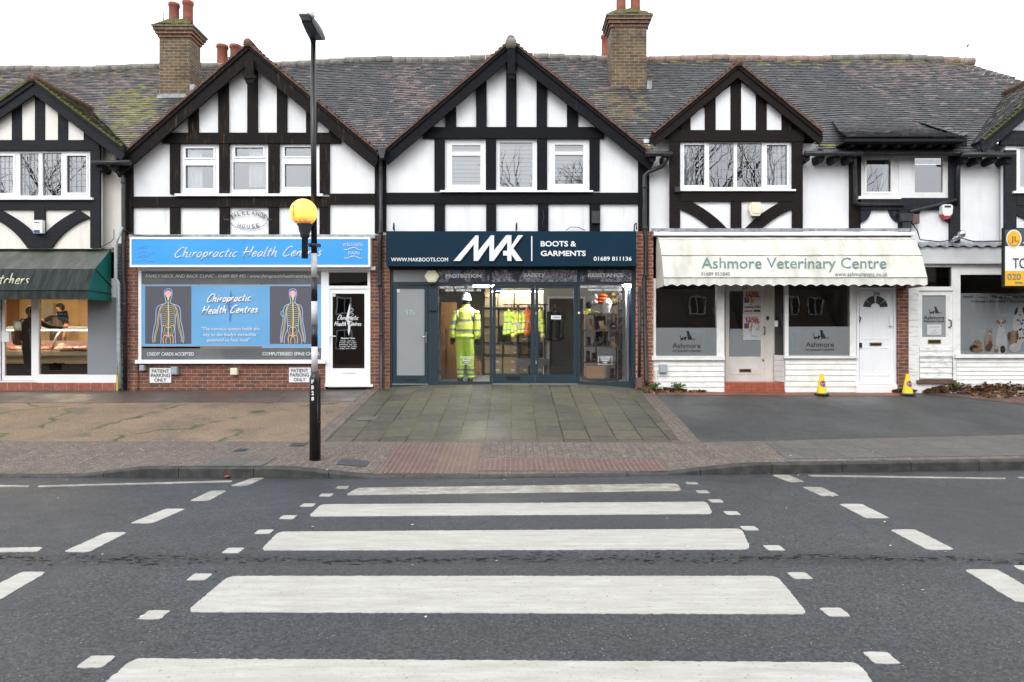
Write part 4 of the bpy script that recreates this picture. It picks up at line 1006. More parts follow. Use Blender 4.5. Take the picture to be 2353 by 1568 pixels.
# ================================================================ shopfronts
def door(parent, u0, v0, u1, v1, hole, Y, mat, gm='glass_dark', name='door', depth=.05):
    d = MB(); d.wall(u0, v0, u1, v1, Y, hole, depth)
    o = d.build(name, M[mat], parent)
    g_ = MB()
    for a, b, c, e in hole: yy = Y + .02; g_.face([(X(a, yy), yy, Z(e, yy)), (X(c, yy), yy, Z(e, yy)), (X(c, yy), yy, Z(b, yy)), (X(a, yy), yy, Z(b, yy))])
    if hole: g_.build('pane', M[gm], o)
    return o
def pane(parent, rects, Y, gm='glass_shop', name='pane'):
    for a, b, c, d in rects:
        g_ = MB(); g_.face([(X(a, Y), Y, Z(d, Y)), (X(c, Y), Y, Z(d, Y)), (X(c, Y), Y, Z(b, Y)), (X(a, Y), Y, Z(b, Y))]); g_.build(name, M[gm], parent)
def lever(parent, u, v, du, Y, mat='chrome', plate_h=12):
    b = MB(); b.pbox(u - 1.3, v - plate_h * .4, u + 1.3, v + plate_h * .6, Y - .012, Y); b.tube([(X(u, Y), Y, Z(v, Y)), (X(u, Y), Y - .05, Z(v, Y)), (X(u + du, Y - .05), Y - .05, Z(v, Y))], .011, 6)
    b.build('handle', M[mat], parent)
def letter_plate(parent, u0, v0, u1, v1, Y, mat, inner='slot_dark'):
    b = MB(); b.pbox(u0, v0, u1, v1, Y - .014, Y); b.pbox(u0 + 2, v0 + 2, u1 - 2, v1 - 2, Y - .018, Y - .004, 1); b.build('letter_plate', [M[mat], M[inner]], parent)
def lettering(parent, mat, Y, items, name='lettering', d=.004):
    for it in items:
        body, u0, v0, u1, v1 = it[:5]; kw = it[5] if len(it) > 5 else {}
        b = MB(); b.text(body, u0, v0, u1, v1, Y, d=d, **kw); b.build(name, M[mat], parent)

# stroke lettering for the brush script
GL = {'C': (.62, [[(.62, .86), (.5, 1), (.25, .82), (.06, .42), (.05, .12), (.2, 0), (.42, .05), (.58, .2)]]),
      'h': (.5, [[(.1, 1.0), (.08, .5), (.06, 0)], [(.06, .12), (.18, .42), (.32, .5), (.36, .36), (.35, .1), (.44, 0), (.5, .06)]]),
      'i': (.22, [[(.1, .5), (.08, .2), (.1, 0), (.2, .04)], [(.13, .70), (.145, .73)]]),
      'r': (.34, [[(.08, .5), (.08, .0)], [(.08, .22), (.18, .44), (.32, .5)]]),
      'o': (.46, [[(.28, .5), (.1, .38), (.06, .14), (.18, 0), (.34, .1), (.4, .32), (.3, .5), (.24, .49)]]),
      'p': (.46, [[(.1, .48), (.06, -.34)], [(.08, .3), (.22, .48), (.38, .42), (.38, .16), (.22, .02), (.1, .08)]]),
      'a': (.48, [[(.4, .44), (.24, .5), (.08, .3), (.08, .06), (.2, .0), (.36, .2), (.42, .48), (.38, .12), (.48, .02)]]),
      'c': (.4, [[(.38, .42), (.26, .5), (.1, .34), (.07, .1), (.2, 0), (.38, .1)]]),
      't': (.36, [[(.2, .82), (.14, .3), (.15, .04), (.3, .04)], [(.0, .52), (.36, .58)]]),
      'H': (.74, [[(.16, 1.0), (.06, -.06)], [(.68, 1.04), (.56, .0)], [(-.06, .42), (.3, .48), (.72, .56)]]),
      'e': (.42, [[(.1, .24), (.3, .28), (.36, .42), (.24, .5), (.09, .32), (.08, .08), (.22, 0), (.4, .12)]]),
      'l': (.22, [[(.14, 1.0), (.08, .3), (.1, 0), (.2, .04)]]),
      'n': (.48, [[(.07, .48), (.06, 0)], [(.07, .16), (.2, .44), (.34, .48), (.36, .2), (.4, 0), (.48, .05)]]),
      's': (.36, [[(.34, .46), (.2, .5), (.12, .38), (.26, .24), (.28, .08), (.14, 0), (.02, .06)]]), ' ': (.4, []),
      'B': (.6, [[(.14, .95), (.1, .5), (.06, 0)], [(.0, .85), (.3, 1.0), (.5, .84), (.4, .6), (.2, .52), (.46, .46), (.54, .22), (.38, .02), (.04, .02)]]),
      'u': (.48, [[(.08, .48), (.07, .14), (.16, 0), (.3, .1), (.4, .48), (.37, .1), (.48, .02)]]), "'": (.14, [[(.1, 1), (.06, .8)]])}
def spline(p, k=4):
    if len(p) < 3: return p
    o = []; q = [p[0]] + list(p) + [p[-1]]
    for i in range(1, len(q) - 2):
        for j in range(k):
            t = j / k; a, b, c, d = q[i - 1], q[i], q[i + 1], q[i + 2]
            o.append(tuple(.5 * (2 * b[n] + (c[n] - a[n]) * t + (2 * a[n] - 5 * b[n] + 4 * c[n] - d[n]) * t * t + (3 * b[n] - a[n] - 3 * c[n] + d[n]) * t ** 3) for n in (0, 1)))
    return o + [p[-1]]
def script(mb, body, u0, v0, u1, v1, Y, wpx, m=0, shear=.28, tilt=0.0):   # v0 = cap line, v1 = baseline
    tot = sum(GL[c][0] for c in body) + .06 * len(body); h = v1 - v0; sx = (u1 - u0) / tot; x = 0
    for c in body:
        w_, st = GL[c]
        for s_ in st:
            q = spline(s_); n = len(q)
            mb.tube([(X(u0 + (x + a) * sx + shear * b * h, Y), Y + random.uniform(-.0008, .0008), Z(v1 - b * h - tilt * (x + a) * sx, Y)) for a, b in q],
                    [wpx * .5 * Y / F * (.65 + .5 * math.sin(math.pi * (i + .6) / (n + .2))) for i in range(n)], 6, m, flat=.35)
        x += w_ + .06
zc = lambda a, b: (287.2 + a / 4.0163, 534.2 + b / 4.0163)
z5 = lambda a, b: (999.4 + a / 5.46, 614.6 + b / 5.46)
z6 = lambda a, b: (1223.4 + a / 5.458, 614.6 + b / 5.458)
z7 = lambda a, b: (1470.4 + a / 4.551, 574.4 + b / 4.551)
z8 = lambda a, b: (2044.8 + a / 3.69, 505.5 + b / 3.69)
c8 = lambda a, b: (1764.6 + a / 2.7303, 488.2 + b / 2.7303)
def q2(f, a, b, c, d): p, q = f(a, b), f(c, d); return (p[0], p[1], q[0], q[1])

# ---------------------------------------------------------------- clinic
p = MB(); p.pbox(300, 836, 748, 905, YS, YS + .2); p.build('brick_stallriser', M['brick_red'], B1)
sw = MB(); sw.wall(313, 612, 748, 829, YS - .02, [(324.5, 624, 738, 827)], .12); sw.pbox(310, 827.5, 747, 836, YS - .10, YS + .05); sw.pbox(316, 613, 862, 621, YS - .12, YS - .021)
swo = sw.build('shop_window', M['upvc'], B1)
pane(swo, [(324, 623, 738.5, 827.5)], YS + .012, 'glass_shop')
yb = YS - .012
bd = MB(); bd.pbox(324, 623, 739, 653, yb, yb + .004, 0); bd.pbox(324, 801, 739, 828, yb, yb + .004, 0); bd.pbox(324, 655.5, 739, 795.5, yb, yb + .004, 1)
bd.pbox(324, 654, 458, 778, yb + .006, yb + .01, 2); bd.pbox(602, 654, 739, 800, yb + .006, yb + .01, 2); bd.pbox(324, 795.5, 739, 796.4, yb - .001, yb + .003, 3); bd.pbox(324, 655, 739, 655.8, yb - .001, yb + .003, 3)
bd.pbox(460, 652, 600, 796, yb + .008, yb + .010, 4); bd.pbox(460, 668, 598, 770, yb - .002, yb - .0005, 1)
bd.pbox(460, 795, 739, 803, yb + .012, yb + .016, 5)
bd.build('window_graphic', [M['print_grey'], M['print_blue'], M['print_blue_pale'], M['print_orange'], M['frost_pane'], M['brown_room']], swo)
def figure(parent, uc, top, bot, s_, female):
    b = MB(); y0 = yb - .004; h = bot - top
    b.pbox(uc - 53, top - 6, uc + 53, bot, y0 + .001, y0 + .003, 0)
    def ln(px, r, m, k=4): b.tube([(X(uc + x * s_ * .9, y0), y0, Z(top + v_ * h, y0)) for x, v_ in spline(px, k)], r, 5, m, flat=.15)
    wd = .86 if female else 1.0
    for sg in (-1, 1):
        ln([(0, .0), (sg * 8, .02), (sg * 10, .10), (sg * 7.5, .17), (sg * 6, .22), (sg * 8, .27), (sg * 25 * wd, .31), (sg * 31 * wd, .40), (sg * 32 * wd, .58), (sg * 37 * wd, .74), (sg * 40 * wd, .90), (sg * 38 * wd, .99)], .009, 1)
        ln([(sg * 20 * wd, .45), (sg * 18 * wd, .6), (sg * (15 if female else 17), .72), (sg * (23 if female else 18), .88), (sg * (24 if female else 19), 1.0)], .009, 1)
        ln([(sg * 4, .25), (sg * 20 * wd, .34), (sg * 26 * wd, .5), (sg * 29 * wd, .68), (sg * 35 * wd, .86), (sg * 36 * wd, .97)], .006, 2)
        ln([(sg * 18 * wd, .33), (sg * 23 * wd, .5), (sg * 26 * wd, .7), (sg * 33 * wd, .88), (sg * 32 * wd, .97)], .0045, 2)
        for i in range(11):
            v_ = .33 + i * .035; ln([(0, v_ - .03), (sg * (13 + 3 * math.sin(i * .35)), v_ - .01), (sg * (15 + 2 * math.sin(i * .35)), v_ + .02)], .0032, 2, 2)
        ln([(0, .72), (sg * 12, .66), (sg * 15, .76), (sg * 7, .85), (0, .87)], .0045, 2); ln([(0, .72), (sg * 8, .70), (sg * 9, .78), (0, .82)], .0035, 2)
        ln([(0, .86), (sg * 9, .84), (sg * 13, .90), (sg * 12, 1.0)], .012, 4); ln([(sg * 3, .88), (sg * 6, .93), (sg * 5, 1.0)], .006, 2)
    ln([(0, .12), (0, .3), (1, .5), (0, .7), (0, .88)], .012, 2); ln([(0, .14), (0, .24)], .018, 2)
    b.disc(uc, top + .09 * h, 7.5 * s_, .062 * h, y0 - .003, 3, 18, .003); b.disc(uc, top + .135 * h, 4 * s_, .035 * h, y0 - .0045, 2, 12, .003)
    if female: ln([(-25, .38), (-33, .43), (-31, .49), (-24, .50)], .008, 1)
    b.build('anatomy_print', [M['print_dark'], M['print_edge_blue'], M['print_nerve'], M['print_pink'], M['print_orange']], parent)
figure(swo, 386.5, 664, 790.5, 1.0, False); figure(swo, 673, 664, 790.5, .92, True)
def spine(mb, uc, vt, vb, w_, Y, m1, m2):
    mb.ppoly(spline([(uc + w_ * .2, vt), (uc - w_ * .25, vt + .22 * (vb - vt)), (uc - w_ * .7, vt + .45 * (vb - vt)), (uc - w_ * .25, vt + .7 * (vb - vt)), (uc - w_ * .3, vt + .86 * (vb - vt)), (uc - w_ * .05, vb)]) +
             spline([(uc + w_ * .25, vt + .85 * (vb - vt)), (uc + w_ * .35, vt + .68 * (vb - vt)), (uc, vt + .45 * (vb - vt)), (uc + w_ * .25, vt + .22 * (vb - vt)), (uc + w_ * .35, vt + .08 * (vb - vt))]), Y, Y + .003, m1)
    for k in (.22, .36, .5, .64): mb.tube([(X(uc + a * w_, Y), Y - .001, Z(vt + (k + b_) * (vb - vt), Y)) for a, b_ in spline([(.2, -.06), (.9, -.05), (1.1, 0), (.5, .05), (-.1, .06)])], .005, 5, m2, flat=.3)
sp_ = MB(); spine(sp_, 529, 667, 743, 9, yb - .006, 0, 0); sp_.build('spine_emblem', M['spine_blue'], swo)
sc = MB(); script(sc, 'Chiropractic', 475, 676, 576, 695, yb - .012, 3.2, 0, .3, .03); sc.build('script_lettering', M['letter_white'], swo); sc = MB(); script(sc, 'Health Centres', 463, 704, 592, 722, yb - .012, 3.2, 0, .3, .03)
sc.build('script_lettering', M['letter_white'], swo)
lettering(swo, 'letter_silver', yb - .008, [('FAMILY NECK AND BACK CLINIC - 01689 889 492 - www.chiropractichealthcentres.co.uk', *q2(zc, 190, 388, 1790, 428), dict(shear=.2, bold=.012)),
    ('CREDIT CARDS ACCEPTED', *q2(zc, 202, 1107, 636, 1139), dict(bold=.02)), ('COMPUTERISED SPINE CHECK', *q2(zc, 1268, 1105, 1800, 1137), dict(bold=.02))])
lettering(swo, 'letter_white', yb - .008, [('"The nervous system holds the', *q2(zc, 705, 875, 1243, 915), dict(shear=.2)), ("key to the body's incredible", *q2(zc, 722, 926, 1210, 968), dict(shear=.2)), ('potential to heal itself"', *q2(zc, 755, 978, 1155, 1018), dict(shear=.2))], 'quotation')
# sign
sg = thing('fascia_sign', 'bright blue sign with white script and white frame over the clinic window', 'shop sign', (-3.6, 14.1, 3.3))
YF_ = 14.12
b = MB(); b.wall(298, 545, 851, 614, YF_, [(302, 550, 846, 609)], .02); b.pbox(298.2, 545.2, 850.8, 613.8, YF_ + .021, YS - .03)
b.build('sign_frame', M['sign_white'], sg)
b = MB(); b.pbox(302, 550, 562, 609, YF_ + .008, YF_ + .012); b.pbox(562.8, 550, 846, 609, YF_ + .008, YF_ + .012); b.build('sign_face', M['clinic_blue'], sg)
b = MB(); script(b, 'Chiropractic Health Centres', 400, 569, 738, 592, YF_ + .004, 2.9, 0, .38, .01); b.build('script_lettering', M['letter_silver'], sg)
lettering(sg, 'letter_silver', YF_ + .002, [('WELLNESS', *q2(zc, 2008, 98, 2195, 128)), ('PAIN', *q2(zc, 2062, 176, 2162, 206))])
lettering(sg, 'letter_faded', YF_ + .002, [('NECK', *q2(zc, 112, 122, 218, 150)), ('BACK', *q2(zc, 115, 200, 222, 228))], 'faded_lettering')
b = MB()
for u_, v_, m_ in ((zc(2100, 0)[0], zc(0, 152)[1], 0), (zc(2100, 0)[0], zc(0, 230)[1], 0), (zc(172, 0)[0], zc(0, 178)[1], 1), (zc(172, 0)[0], zc(0, 255)[1], 1)):
    b.tube([(X(u_ - 20 + i * 4.2, YF_ + .004), YF_ + .004, Z(v_ - 2.6 * math.sin(i * .75 - 2.4), YF_)) for i in range(11)], .009, 6, m_, flat=.3)
b.build('wave_emblem', [M['letter_silver'], M['letter_faded']], sg)
# door
f = MB(); f.wall(748, 618, 856, 888, YS - .015, [(755, 626, 844.5, 657), (757, 664, 846, 884)], .1); f.pbox(746, 884, 857, 889, YS - .09, YS + .05)
fo = f.build('door_frame', M['upvc'], B1); pane(fo, [(755, 626, 844.5, 657)], YS + .03, 'glass_dark')
d = door(B1, 757, 664, 846, 883.5, [(764, 675, 837.5, 847)], YS + .005, 'upvc'); lever(d, 757.5, 773, 15, YS, 'upvc', 16); letter_plate(d, 784.5, 850.5, 817, 858.5, YS + .005, 'upvc', 'upvc')
b = MB(); b.pbox(760, 861, 842, 879, YS + .0, YS + .004); b.build('door_panel', M['upvc'], d)
yd = YS + .012
b = MB(); spine(b, 802, 697, 772, 9, yd, 0, 0); b.build('spine_emblem', M['letter_silver'], d)
for s_, u0_, v0_, u1_, v1_ in (('Chiropractic', 775, 724, 823, 735), ('Health Centres', 768, 739, 830, 749)): b = MB(); script(b, s_, u0_, v0_, u1_, v1_, yd - .003, 1.9); b.build('script_lettering', M['letter_silver'], d)
lettering(d, 'letter_white', yd - .003, [('Opening Times', *q2(zc, 1992, 970, 2122, 988), dict(bold=.02)), ('Monday - 2pm - 7pm', *q2(zc, 1988, 996, 2126, 1010)), ('Tuesday - 9am - 7.30pm', *q2(zc, 1978, 1013, 2137, 1027)),
    ('Wednesday - 9am - 2pm', *q2(zc, 1978, 1031, 2137, 1045)), ('Thursday - 9am - 7.30pm', *q2(zc, 1976, 1049, 2139, 1063)), ('Friday - 2pm - 7.30pm', *q2(zc, 1986, 1066, 2130, 1080))])
plate(d, 'sticker', 'poster_white', (764.5, 676, 771, 682, yd - .003, yd))
for i, (a, c) in enumerate((((344, 846), (393, 880)), ((664, 845), (714, 879)))):
    s_ = thing('parking_sign', ('white patient parking sign on the brick wall beside a grey box', 'white patient parking sign on the brick wall next to the striped post')[i], 'sign', (X(a[0], 14.38), 14.38, .8), 'patient parking signs')
    b = MB(); b.pbox(*a, *c, 14.375, 14.395); b.build('sign_plate', M['sign_white'], s_)
    w_ = c[0] - a[0]
    lettering(s_, 'letter_black', 14.37, [('PATIENT', a[0] + 5, a[1] + 3, a[0] + 44, a[1] + 11), ('PARKING', a[0] + 3, a[1] + 13, a[0] + 46, a[1] + 21), ('ONLY', a[0] + 11, a[1] + 23.5, a[0] + 38, a[1] + 31.5)])
for lb, (a, bb, c, e), mm in (('small grey meter box low on the brick under the clinic sill', (320, 839, 331, 852), 'box_grey'), ('larger grey meter box beside the patient parking sign', (392, 843, 407, 861), 'box_grey'), ('cream vent cover in the middle of the brick stallriser', (529, 846, 545, 862), 'alarm_cream'), ('blue grey meter box on the white clapboard below the vet window', (1516, 838, 1533, 857), 'box_grey')):
    o = plate(None, 'meter_box' if 'meter' in lb else 'vent_cover', mm, (a, bb, c, e, YS - .09, YS + .01), (a + 1.5, bb + 1.5, c - 1.5, e - 1.5, YS - .10, YS - .089)); tag(o, lb, 'meter box' if 'meter' in lb else 'vent', 'service boxes on the shopfronts')
# house name
hs = thing('house_name_sign', 'thin oval wire house name with separate black letters on white render', 'name sign', (X(571, 14.4), 14.42, 4.2))
b = MB(); b.tube([(X(570.6 + 44 * math.cos(t_), 14.41), 14.41, Z(504 + 22.6 * math.sin(t_), 14.41)) for t_ in [2 * math.pi * i / 40 for i in range(41)]], .0045, 5); b.pbox(514, 503, 526, 506, 14.395, 14.42); b.pbox(615, 503, 625, 506, 14.395, 14.42); b.build('oval_wire', M['pipe_black'], hs)
b = MB()
for wd, rr, sg_, a0, a1, hh in (('FALKLANDS', 18.5, -1, -155, -25, 9), ('HOUSE', 17.5, 1, 122, 58, 9)):
    for i, ch in enumerate(wd):
        an = R(lerp(a0, a1, i / (len(wd) - 1))); cu = 570.6 + 40 * math.cos(an); cv = 504 + (17.0 if sg_ > 0 else 14.5) * math.sin(an)
        tang = math.atan2(22 * math.cos(an), -44 * math.sin(an)) + (0 if sg_ < 0 else math.pi); tang = math.atan2(math.sin(tang), math.cos(tang)) * .8
        b.text(ch, cu - 3.2, cv - hh / 2, cu + 3.2, cv + hh / 2, 14.405, rot=tang)
b.build('lettering', M['letter_black'], hs)

# ---------------------------------------------------------------- outfitter
sg = thing('fascia_sign', 'navy blue sign with raised white letters over the central shopfront', 'shop sign', (0, 14.1, 3.3))
zs = lambda a, b: (861.6 + a / 3.6577, 505.5 + b / 3.6577)
YN = 14.06
b = MB(); b.pbox(887, 531.5, 1462.5, 611.5, YN, YS - .02); b.build('sign_face', M['navy_sign'], sg)
lg = [(660, 345), (846, 131), (870, 131), (868, 262), (974, 131), (1001, 131), (1000, 258), (1103, 129), (1147, 129), (1147, 216), (1203, 129), (1245, 129), (1162, 238), (1240, 345), (1186, 345), (1147, 290), (1147, 345), (1112, 345), (1112, 300), (1077, 300), (1077, 260), (1112, 260), (1112, 186), (998, 345), (962, 345), (962, 208), (867, 345), (830, 345), (830, 205), (717, 345)]
b = MB(); b.ppoly([zs(*p_) for p_ in lg], YN - .05, YN - .006); b.build('logo', M['sign_white'], sg)
lettering(sg, 'letter_white', YN - .007, [('BOOTS &', *q2(zs, 1393, 178, 1692, 225), dict(bold=.028)), ('GARMENTS', *q2(zs, 1393, 259, 1772, 305), dict(bold=.028)), ('01689 811136', *q2(zs, 1838, 309, 2157, 345), dict(bold=.016)), ('WWW.MAKBOOTS.COM', *q2(zs, 135, 318, 614, 350), dict(bold=.012))], d=.005)
plate(sg, 'divider_bar', 'letter_white', (*zs(1313, 137), *zs(1323, 346), YN - .014, YN - .001))
H_ = dict(tl=(902.6, 620, 982, 648), tp=(1006.5, 620, 1124.5, 648), ts=(1131, 620, 1326, 648), tr=(1333, 620, 1451, 648), d1=(901, 655, 984, 883), w1=(1006.5, 655, 1125, 877), dd=(1131, 655, 1327, 883), w2=(1332.5, 653, 1451, 877))
f = MB(); f.wall(895, 610, 1461, 891, YS, list(H_.values()), .09); fr = f.build('shopfront', M['slate_blue'], B2)
plate(B2, 'shadow_strip', 'slot_dark', (893, 611.8, 1463, 618, YS - .06, YS - .001))  # dark plate stands in for the shadow below the navy sign
pane(fr, [H_['w1'], H_['w2']], YS + .04); pane(fr, [H_['tl']], YS + .03, 'frost_pane', 'frosted_pane')
m, t_, o_ = new_mat('rock_print'); v_ = coord(t_); c_ = ramp(t_, noise(t_, v_, 26, 8, .75), .42, .62, (.012, .012, .022), (.45, .43, .52)); c_ = mixc(t_, ramp(t_, noise(t_, v_, 1.7, 2), .47, .52), c_, (.015, .017, .03)); finish(t_, o_, c_, .3); M['rock_print'] = m
pr = MB()
for k in ('tp', 'ts', 'tr'): pr.pbox(*H_[k], YS + .006, YS + .010)
po = pr.build('photo_panel', M['rock_print'], fr)
b = MB()
for k, a, c in (('tp', 1036, 1058),): b.ppoly([(a + 4, 621), (c + 2, 621), (c - 5, 640), (a - 1 + 4, 640)], YS + .001, YS + .004)
b.build('denim_print', M['jean_print'], po)
LF = 'letter_white'
lettering(fr, LF, YS - .003, [('PROTECTION', *q2(zs, 594, 455, 895, 487), dict(bold=.04)), ('SAFETY', *q2(zs, 1252, 448, 1433, 481), dict(bold=.04)), ('RESISTANCE', *q2(zs, 1790, 449, 2087, 482), dict(bold=.04)),
    ('TACTICAL BOOTS \u00b7 SAFETY BOOTS', *q2(z5, 55, 238, 663, 266), dict(bold=.03)), ('HI-VIS \u00b7 WORKWEAR \u00b7 PPE', *q2(z5, 135, 275, 580, 303), dict(bold=.03)),
    ('BULK SUPPLY \u00b7 CUSTOM GARMENTS', *q2(z6, 606, 230, 1232, 257), dict(bold=.03)), ('PRINTING \u00b7 EMBROIDERY', *q2(z6, 700, 269, 1130, 297), dict(bold=.03))])
b = MB()
for ff, (a, bb, c, e) in ((z6, (826, 1114, 1000, 1219)), (z5, (318, 1118, 480, 1222))):
    (a, bb), (c, e) = ff(a, bb), ff(c, e); w_, h_ = c - a, e - bb
    b.wall(a, bb, c, e, YS + .025, [(a + .7, bb + .7, c - .7, e - .7)], .003)
    for i, s_ in enumerate(('CUSTOMER', 'PARKING', 'ONLY')): b.text(s_, a + w_ * (.11, .2, .32)[i], bb + h_ * (.12 + .27 * i), a + w_ * (.88, .8, .68)[i], bb + h_ * (.30 + .27 * i), YS + .025, bold=.03, d=.003)
b.build('customer_notice', M[LF], fr)
d = door(B2, 902, 656, 983, 882, [(911, 663, 975.5, 863)], YS + .02, 'slate_blue', 'frost_pane'); lever(d, 979, 774, -10, YS + .015, 'chrome', 24); plate(d, 'threshold', 'chrome', (901, 882, 984, 884.5, YS - .01, YS + .06)); letter_plate(d, 928, 866, 960, 874, YS + .02, 'slate_blue', 'slate_blue')
lettering(d, 'vet_pale', YS + .034, [('57a', *(932, 713), *(954, 725))]); plate(d, 'sticker', 'poster_white', (912, 665, 919, 672, YS + .034, YS + .037))
d1 = door(B2, 1132, 656, 1229, 881, [(1139, 662.5, 1219.7, 861)], YS + .02, 'slate_blue', 'glass_shop'); d2 = door(B2, 1230, 656, 1326.5, 881, [(1237, 662.5, 1318, 861)], YS + .02, 'slate_blue', 'glass_shop')
letter_plate(d1, *q2(z5, 900, 1370, 1068, 1407), YS + .02, 'slot_dark'); plate(d2, 'hinge', 'chrome', (1230.5, 717, 1234, 724, YS - .0, YS + .019)); plate(d2, 'hinge', 'chrome', (1230.5, 829, 1234, 837, YS - .0, YS + .019))
plate(d1, 'payment_sticker', 'sign_blue', (*z5(760, 264), *z5(826, 300), YS + .03, YS + .034)); plate(d1, 'card_sticker', 'letter_black', (*z5(760, 302), *z5(826, 330), YS + .03, YS + .034))
plate(d2, 'door_keep', 'letter_white', (1328, 717, 1332.5, 721.5, YS - .02, YS - .001))
plate(B2, 'threshold', 'chrome', (1131, 881.5, 1327, 885, YS - .02, YS + .06))
s_ = thing('open_sign', 'small white open sign hanging on the glazed double door', 'sign', (X(1277, 14.42), 14.42, 2.2)); o = plate(s_, 'sign_plate', 'sign_white', (*z6(235, 604), *z6(358, 652), YS + .008, YS + .014)); lettering(s_, 'letter_black', YS + .006, [('OPEN', *q2(z6, 252, 617, 342, 641), dict(bold=.01))], d=.002)
# alarm boxes
def hexbox(uc, vc, ru, rv, Y, depth): return [(uc + ru * math.cos(R(a)), vc + rv * math.sin(R(a))) for a in (0, 60, 120, 180, 240, 300)]
al = thing('alarm_box', 'cream hexagonal alarm box above the grey door', 'alarm', (X(992, 14.3), 14.3, 3.1), 'alarm boxes'); b = MB(); b.ppoly(hexbox(992, 635, 17, 15.5, 0, 0), 14.29, 14.399); b.ppoly(hexbox(992, 635, 13, 12, 0, 0), 14.275, 14.2899); b.build('case', M['alarm_cream'], al); plate(al, 'strobe', 'letter_black', (985, 649, 1000, 653, 14.31, 14.39))
al = thing('alarm_box', 'cream alarm box on the curved brace below the leaded bay window', 'alarm', (X(1737, 14.1), 14.1, 4.3), 'alarm boxes'); b = MB(); b.ppoly([(1722, 471), (1728, 465), (1746, 465), (1752, 471), (1753, 482), (1746, 496), (1728, 496), (1720, 482)], 14.08, 14.16); b.ppoly([(1726, 474), (1748, 474), (1746, 490), (1730, 490)], 14.065, 14.079); b.build('case', M['alarm_cream'], al); b = MB(); b.ppoly([(1728, 496.5), (1746, 496.5), (1742, 500), (1731, 500)], 14.09, 14.15); b.build('strobe', M['letter_black'], al)
al = thing('alarm_box', 'white alarm box with blue base on the charcoal post', 'alarm', (X(86, 14.1), 14.1, 4.2), 'alarm boxes'); b = MB(); b.pbox(76, 506, 97, 536, 14.08, 14.165); b.build('case', M['alarm_white'], al); plate(al, 'strobe', 'alarm_blue', (77, 529, 91, 535, 14.075, 14.0799), (79, 511, 90, 512.5, 14.075, 14.0799))
al = thing('alarm_box', 'white shield shaped alarm box with red base beside the drain pipe', 'alarm', (X(2177, 14.2), 14.2, 4.3), 'alarm boxes'); b = MB(); b.ppoly([(2165, 474), (2169, 470), (2186, 470), (2190, 474), (2189, 490), (2184, 496), (2171, 496), (2166, 490)], 14.22, 14.34); b.build('case', M['alarm_white'], al); b = MB(); b.ppoly([(2166, 491), (2189, 491), (2184, 501), (2176, 504), (2171, 501)], 14.235, 14.34); b.build('strobe', M['alarm_red'], al); plate(al, 'solar_cell', 'letter_black', (2171, 473, 2185, 477, 14.215, 14.2199))
o = plate(None, 'speaker_box', 'lamp_grey', (1360, 485, 1378, 513, 14.33, 14.4)); tag(o, 'dark grey rounded box on the beam above the navy sign', 'speaker box')
o = plate(None, 'camera_box', 'lamp_grey', (1551, 429, 1563, 441, 14.08, 14.16)); tag(o, 'small black box on the dark post at the corner of the bay window', 'camera box')
o = plate(None, 'key_safe', 'slate_blue', (986, 697, 1004, 714, YS - .05, YS - .001), (987, 699, 992, 710, YS - .06, YS - .0499)); tag(o, 'grey key safe on the frame beside the grey door', 'key safe')
for u_ in (905, 1186, 1458.5):
    b = MB(); b.tube([(X(u_, 14.3), 14.36, Z(531, 14.3)), (X(u_, 14.3), 14.33, Z(516, 14.3)), (X(u_ + 1.5, 14.3), 14.2, Z(515, 14.3)), (X(u_ + 1.5, 14.3), 14.16, Z(530, 14.3))], .014, 6); b.build('sign_stay', M['pipe_black'], sg)
cable('black cable sagging across the render above the navy sign', [(1300, 530, 14.38), (1312, 522, 14.38), (1330, 523, 14.38), (1345, 530, 14.38)])
cable('cable bundle trailing from the pier above the cream awning', [(1462, 536, 14.3), (1480, 548, 14.25), (1500, 536, 14.25), (1540, 525, 14.2), (1600, 532, 14.2), (1700, 527, 14.19), (1800, 531, 14.19)])
cable('thin cable hanging down the black post over the navy sign', [(1247, 478, 14.385), (1250, 500, 14.38), (1246, 515, 14.38), (1249, 530, 14.37)])
cable('tangled black cable above the grey scalloped flashing', [(2095, 512, 14.3), (2108, 530, 14.28), (2114, 551, 14.25), (2160, 556, 14.24), (2210, 548, 14.24), (2240, 556, 14.24), (2310, 554, 14.24)], .012)
cable('loose cable from the conduit at the butcher corner', [(228, 570, 14.25), (255, 556, 14.22), (262, 548, 14.2), (262, 528, 14.2)])
cable('black cable along the ledge over the blue sign', [(292, 533, 14.28), (310, 540, 14.27), (340, 543, 14.27), (420, 542.5, 14.27)], .01)

# ---------------------------------------------------------------- vet's shopfront
YV = YS
VW = []
for (a0, a1, g0, g1, vf, vs0, n0, n1) in ((1500, 1664, 1507, 1647, 753.5, 818.5, 1498, 1666), (1804, 1969, 1812, 1953, 751, 818, 1802, 1971)):
    f = MB(); f.wall(a0, 640, a1, 829 if a0 == 1500 else 822, YV, [(g0, 650, g1, vs0)], .1); w_ = f.build('shop_window', M['old_white'], B3); VW.append(w_)
    pane(w_, [(g0, 650, g1, vs0)], YV + .02)
    b = MB(); b.pbox(g0, vf, g1, 819, YV + .03, YV + .034); b.build('frosted_film', M['vinyl_frost'], w_)
    b = MB(); b.pbox(n0, vs0, n1, 828 if a0 == 1500 else 824, YV - .05, YV + .06); b.build('sill', M['old_white'], w_)
DOG = [(.18, .12), (.10, .13), (.09, .08), (.22, .0), (.34, .03), (.40, .16), (.42, .34), (.53, .55), (.62, .86), (1.0, .88), (1.0, .92), (.62, .97), (.22, .99), (.26, .92), (.22, .60)]
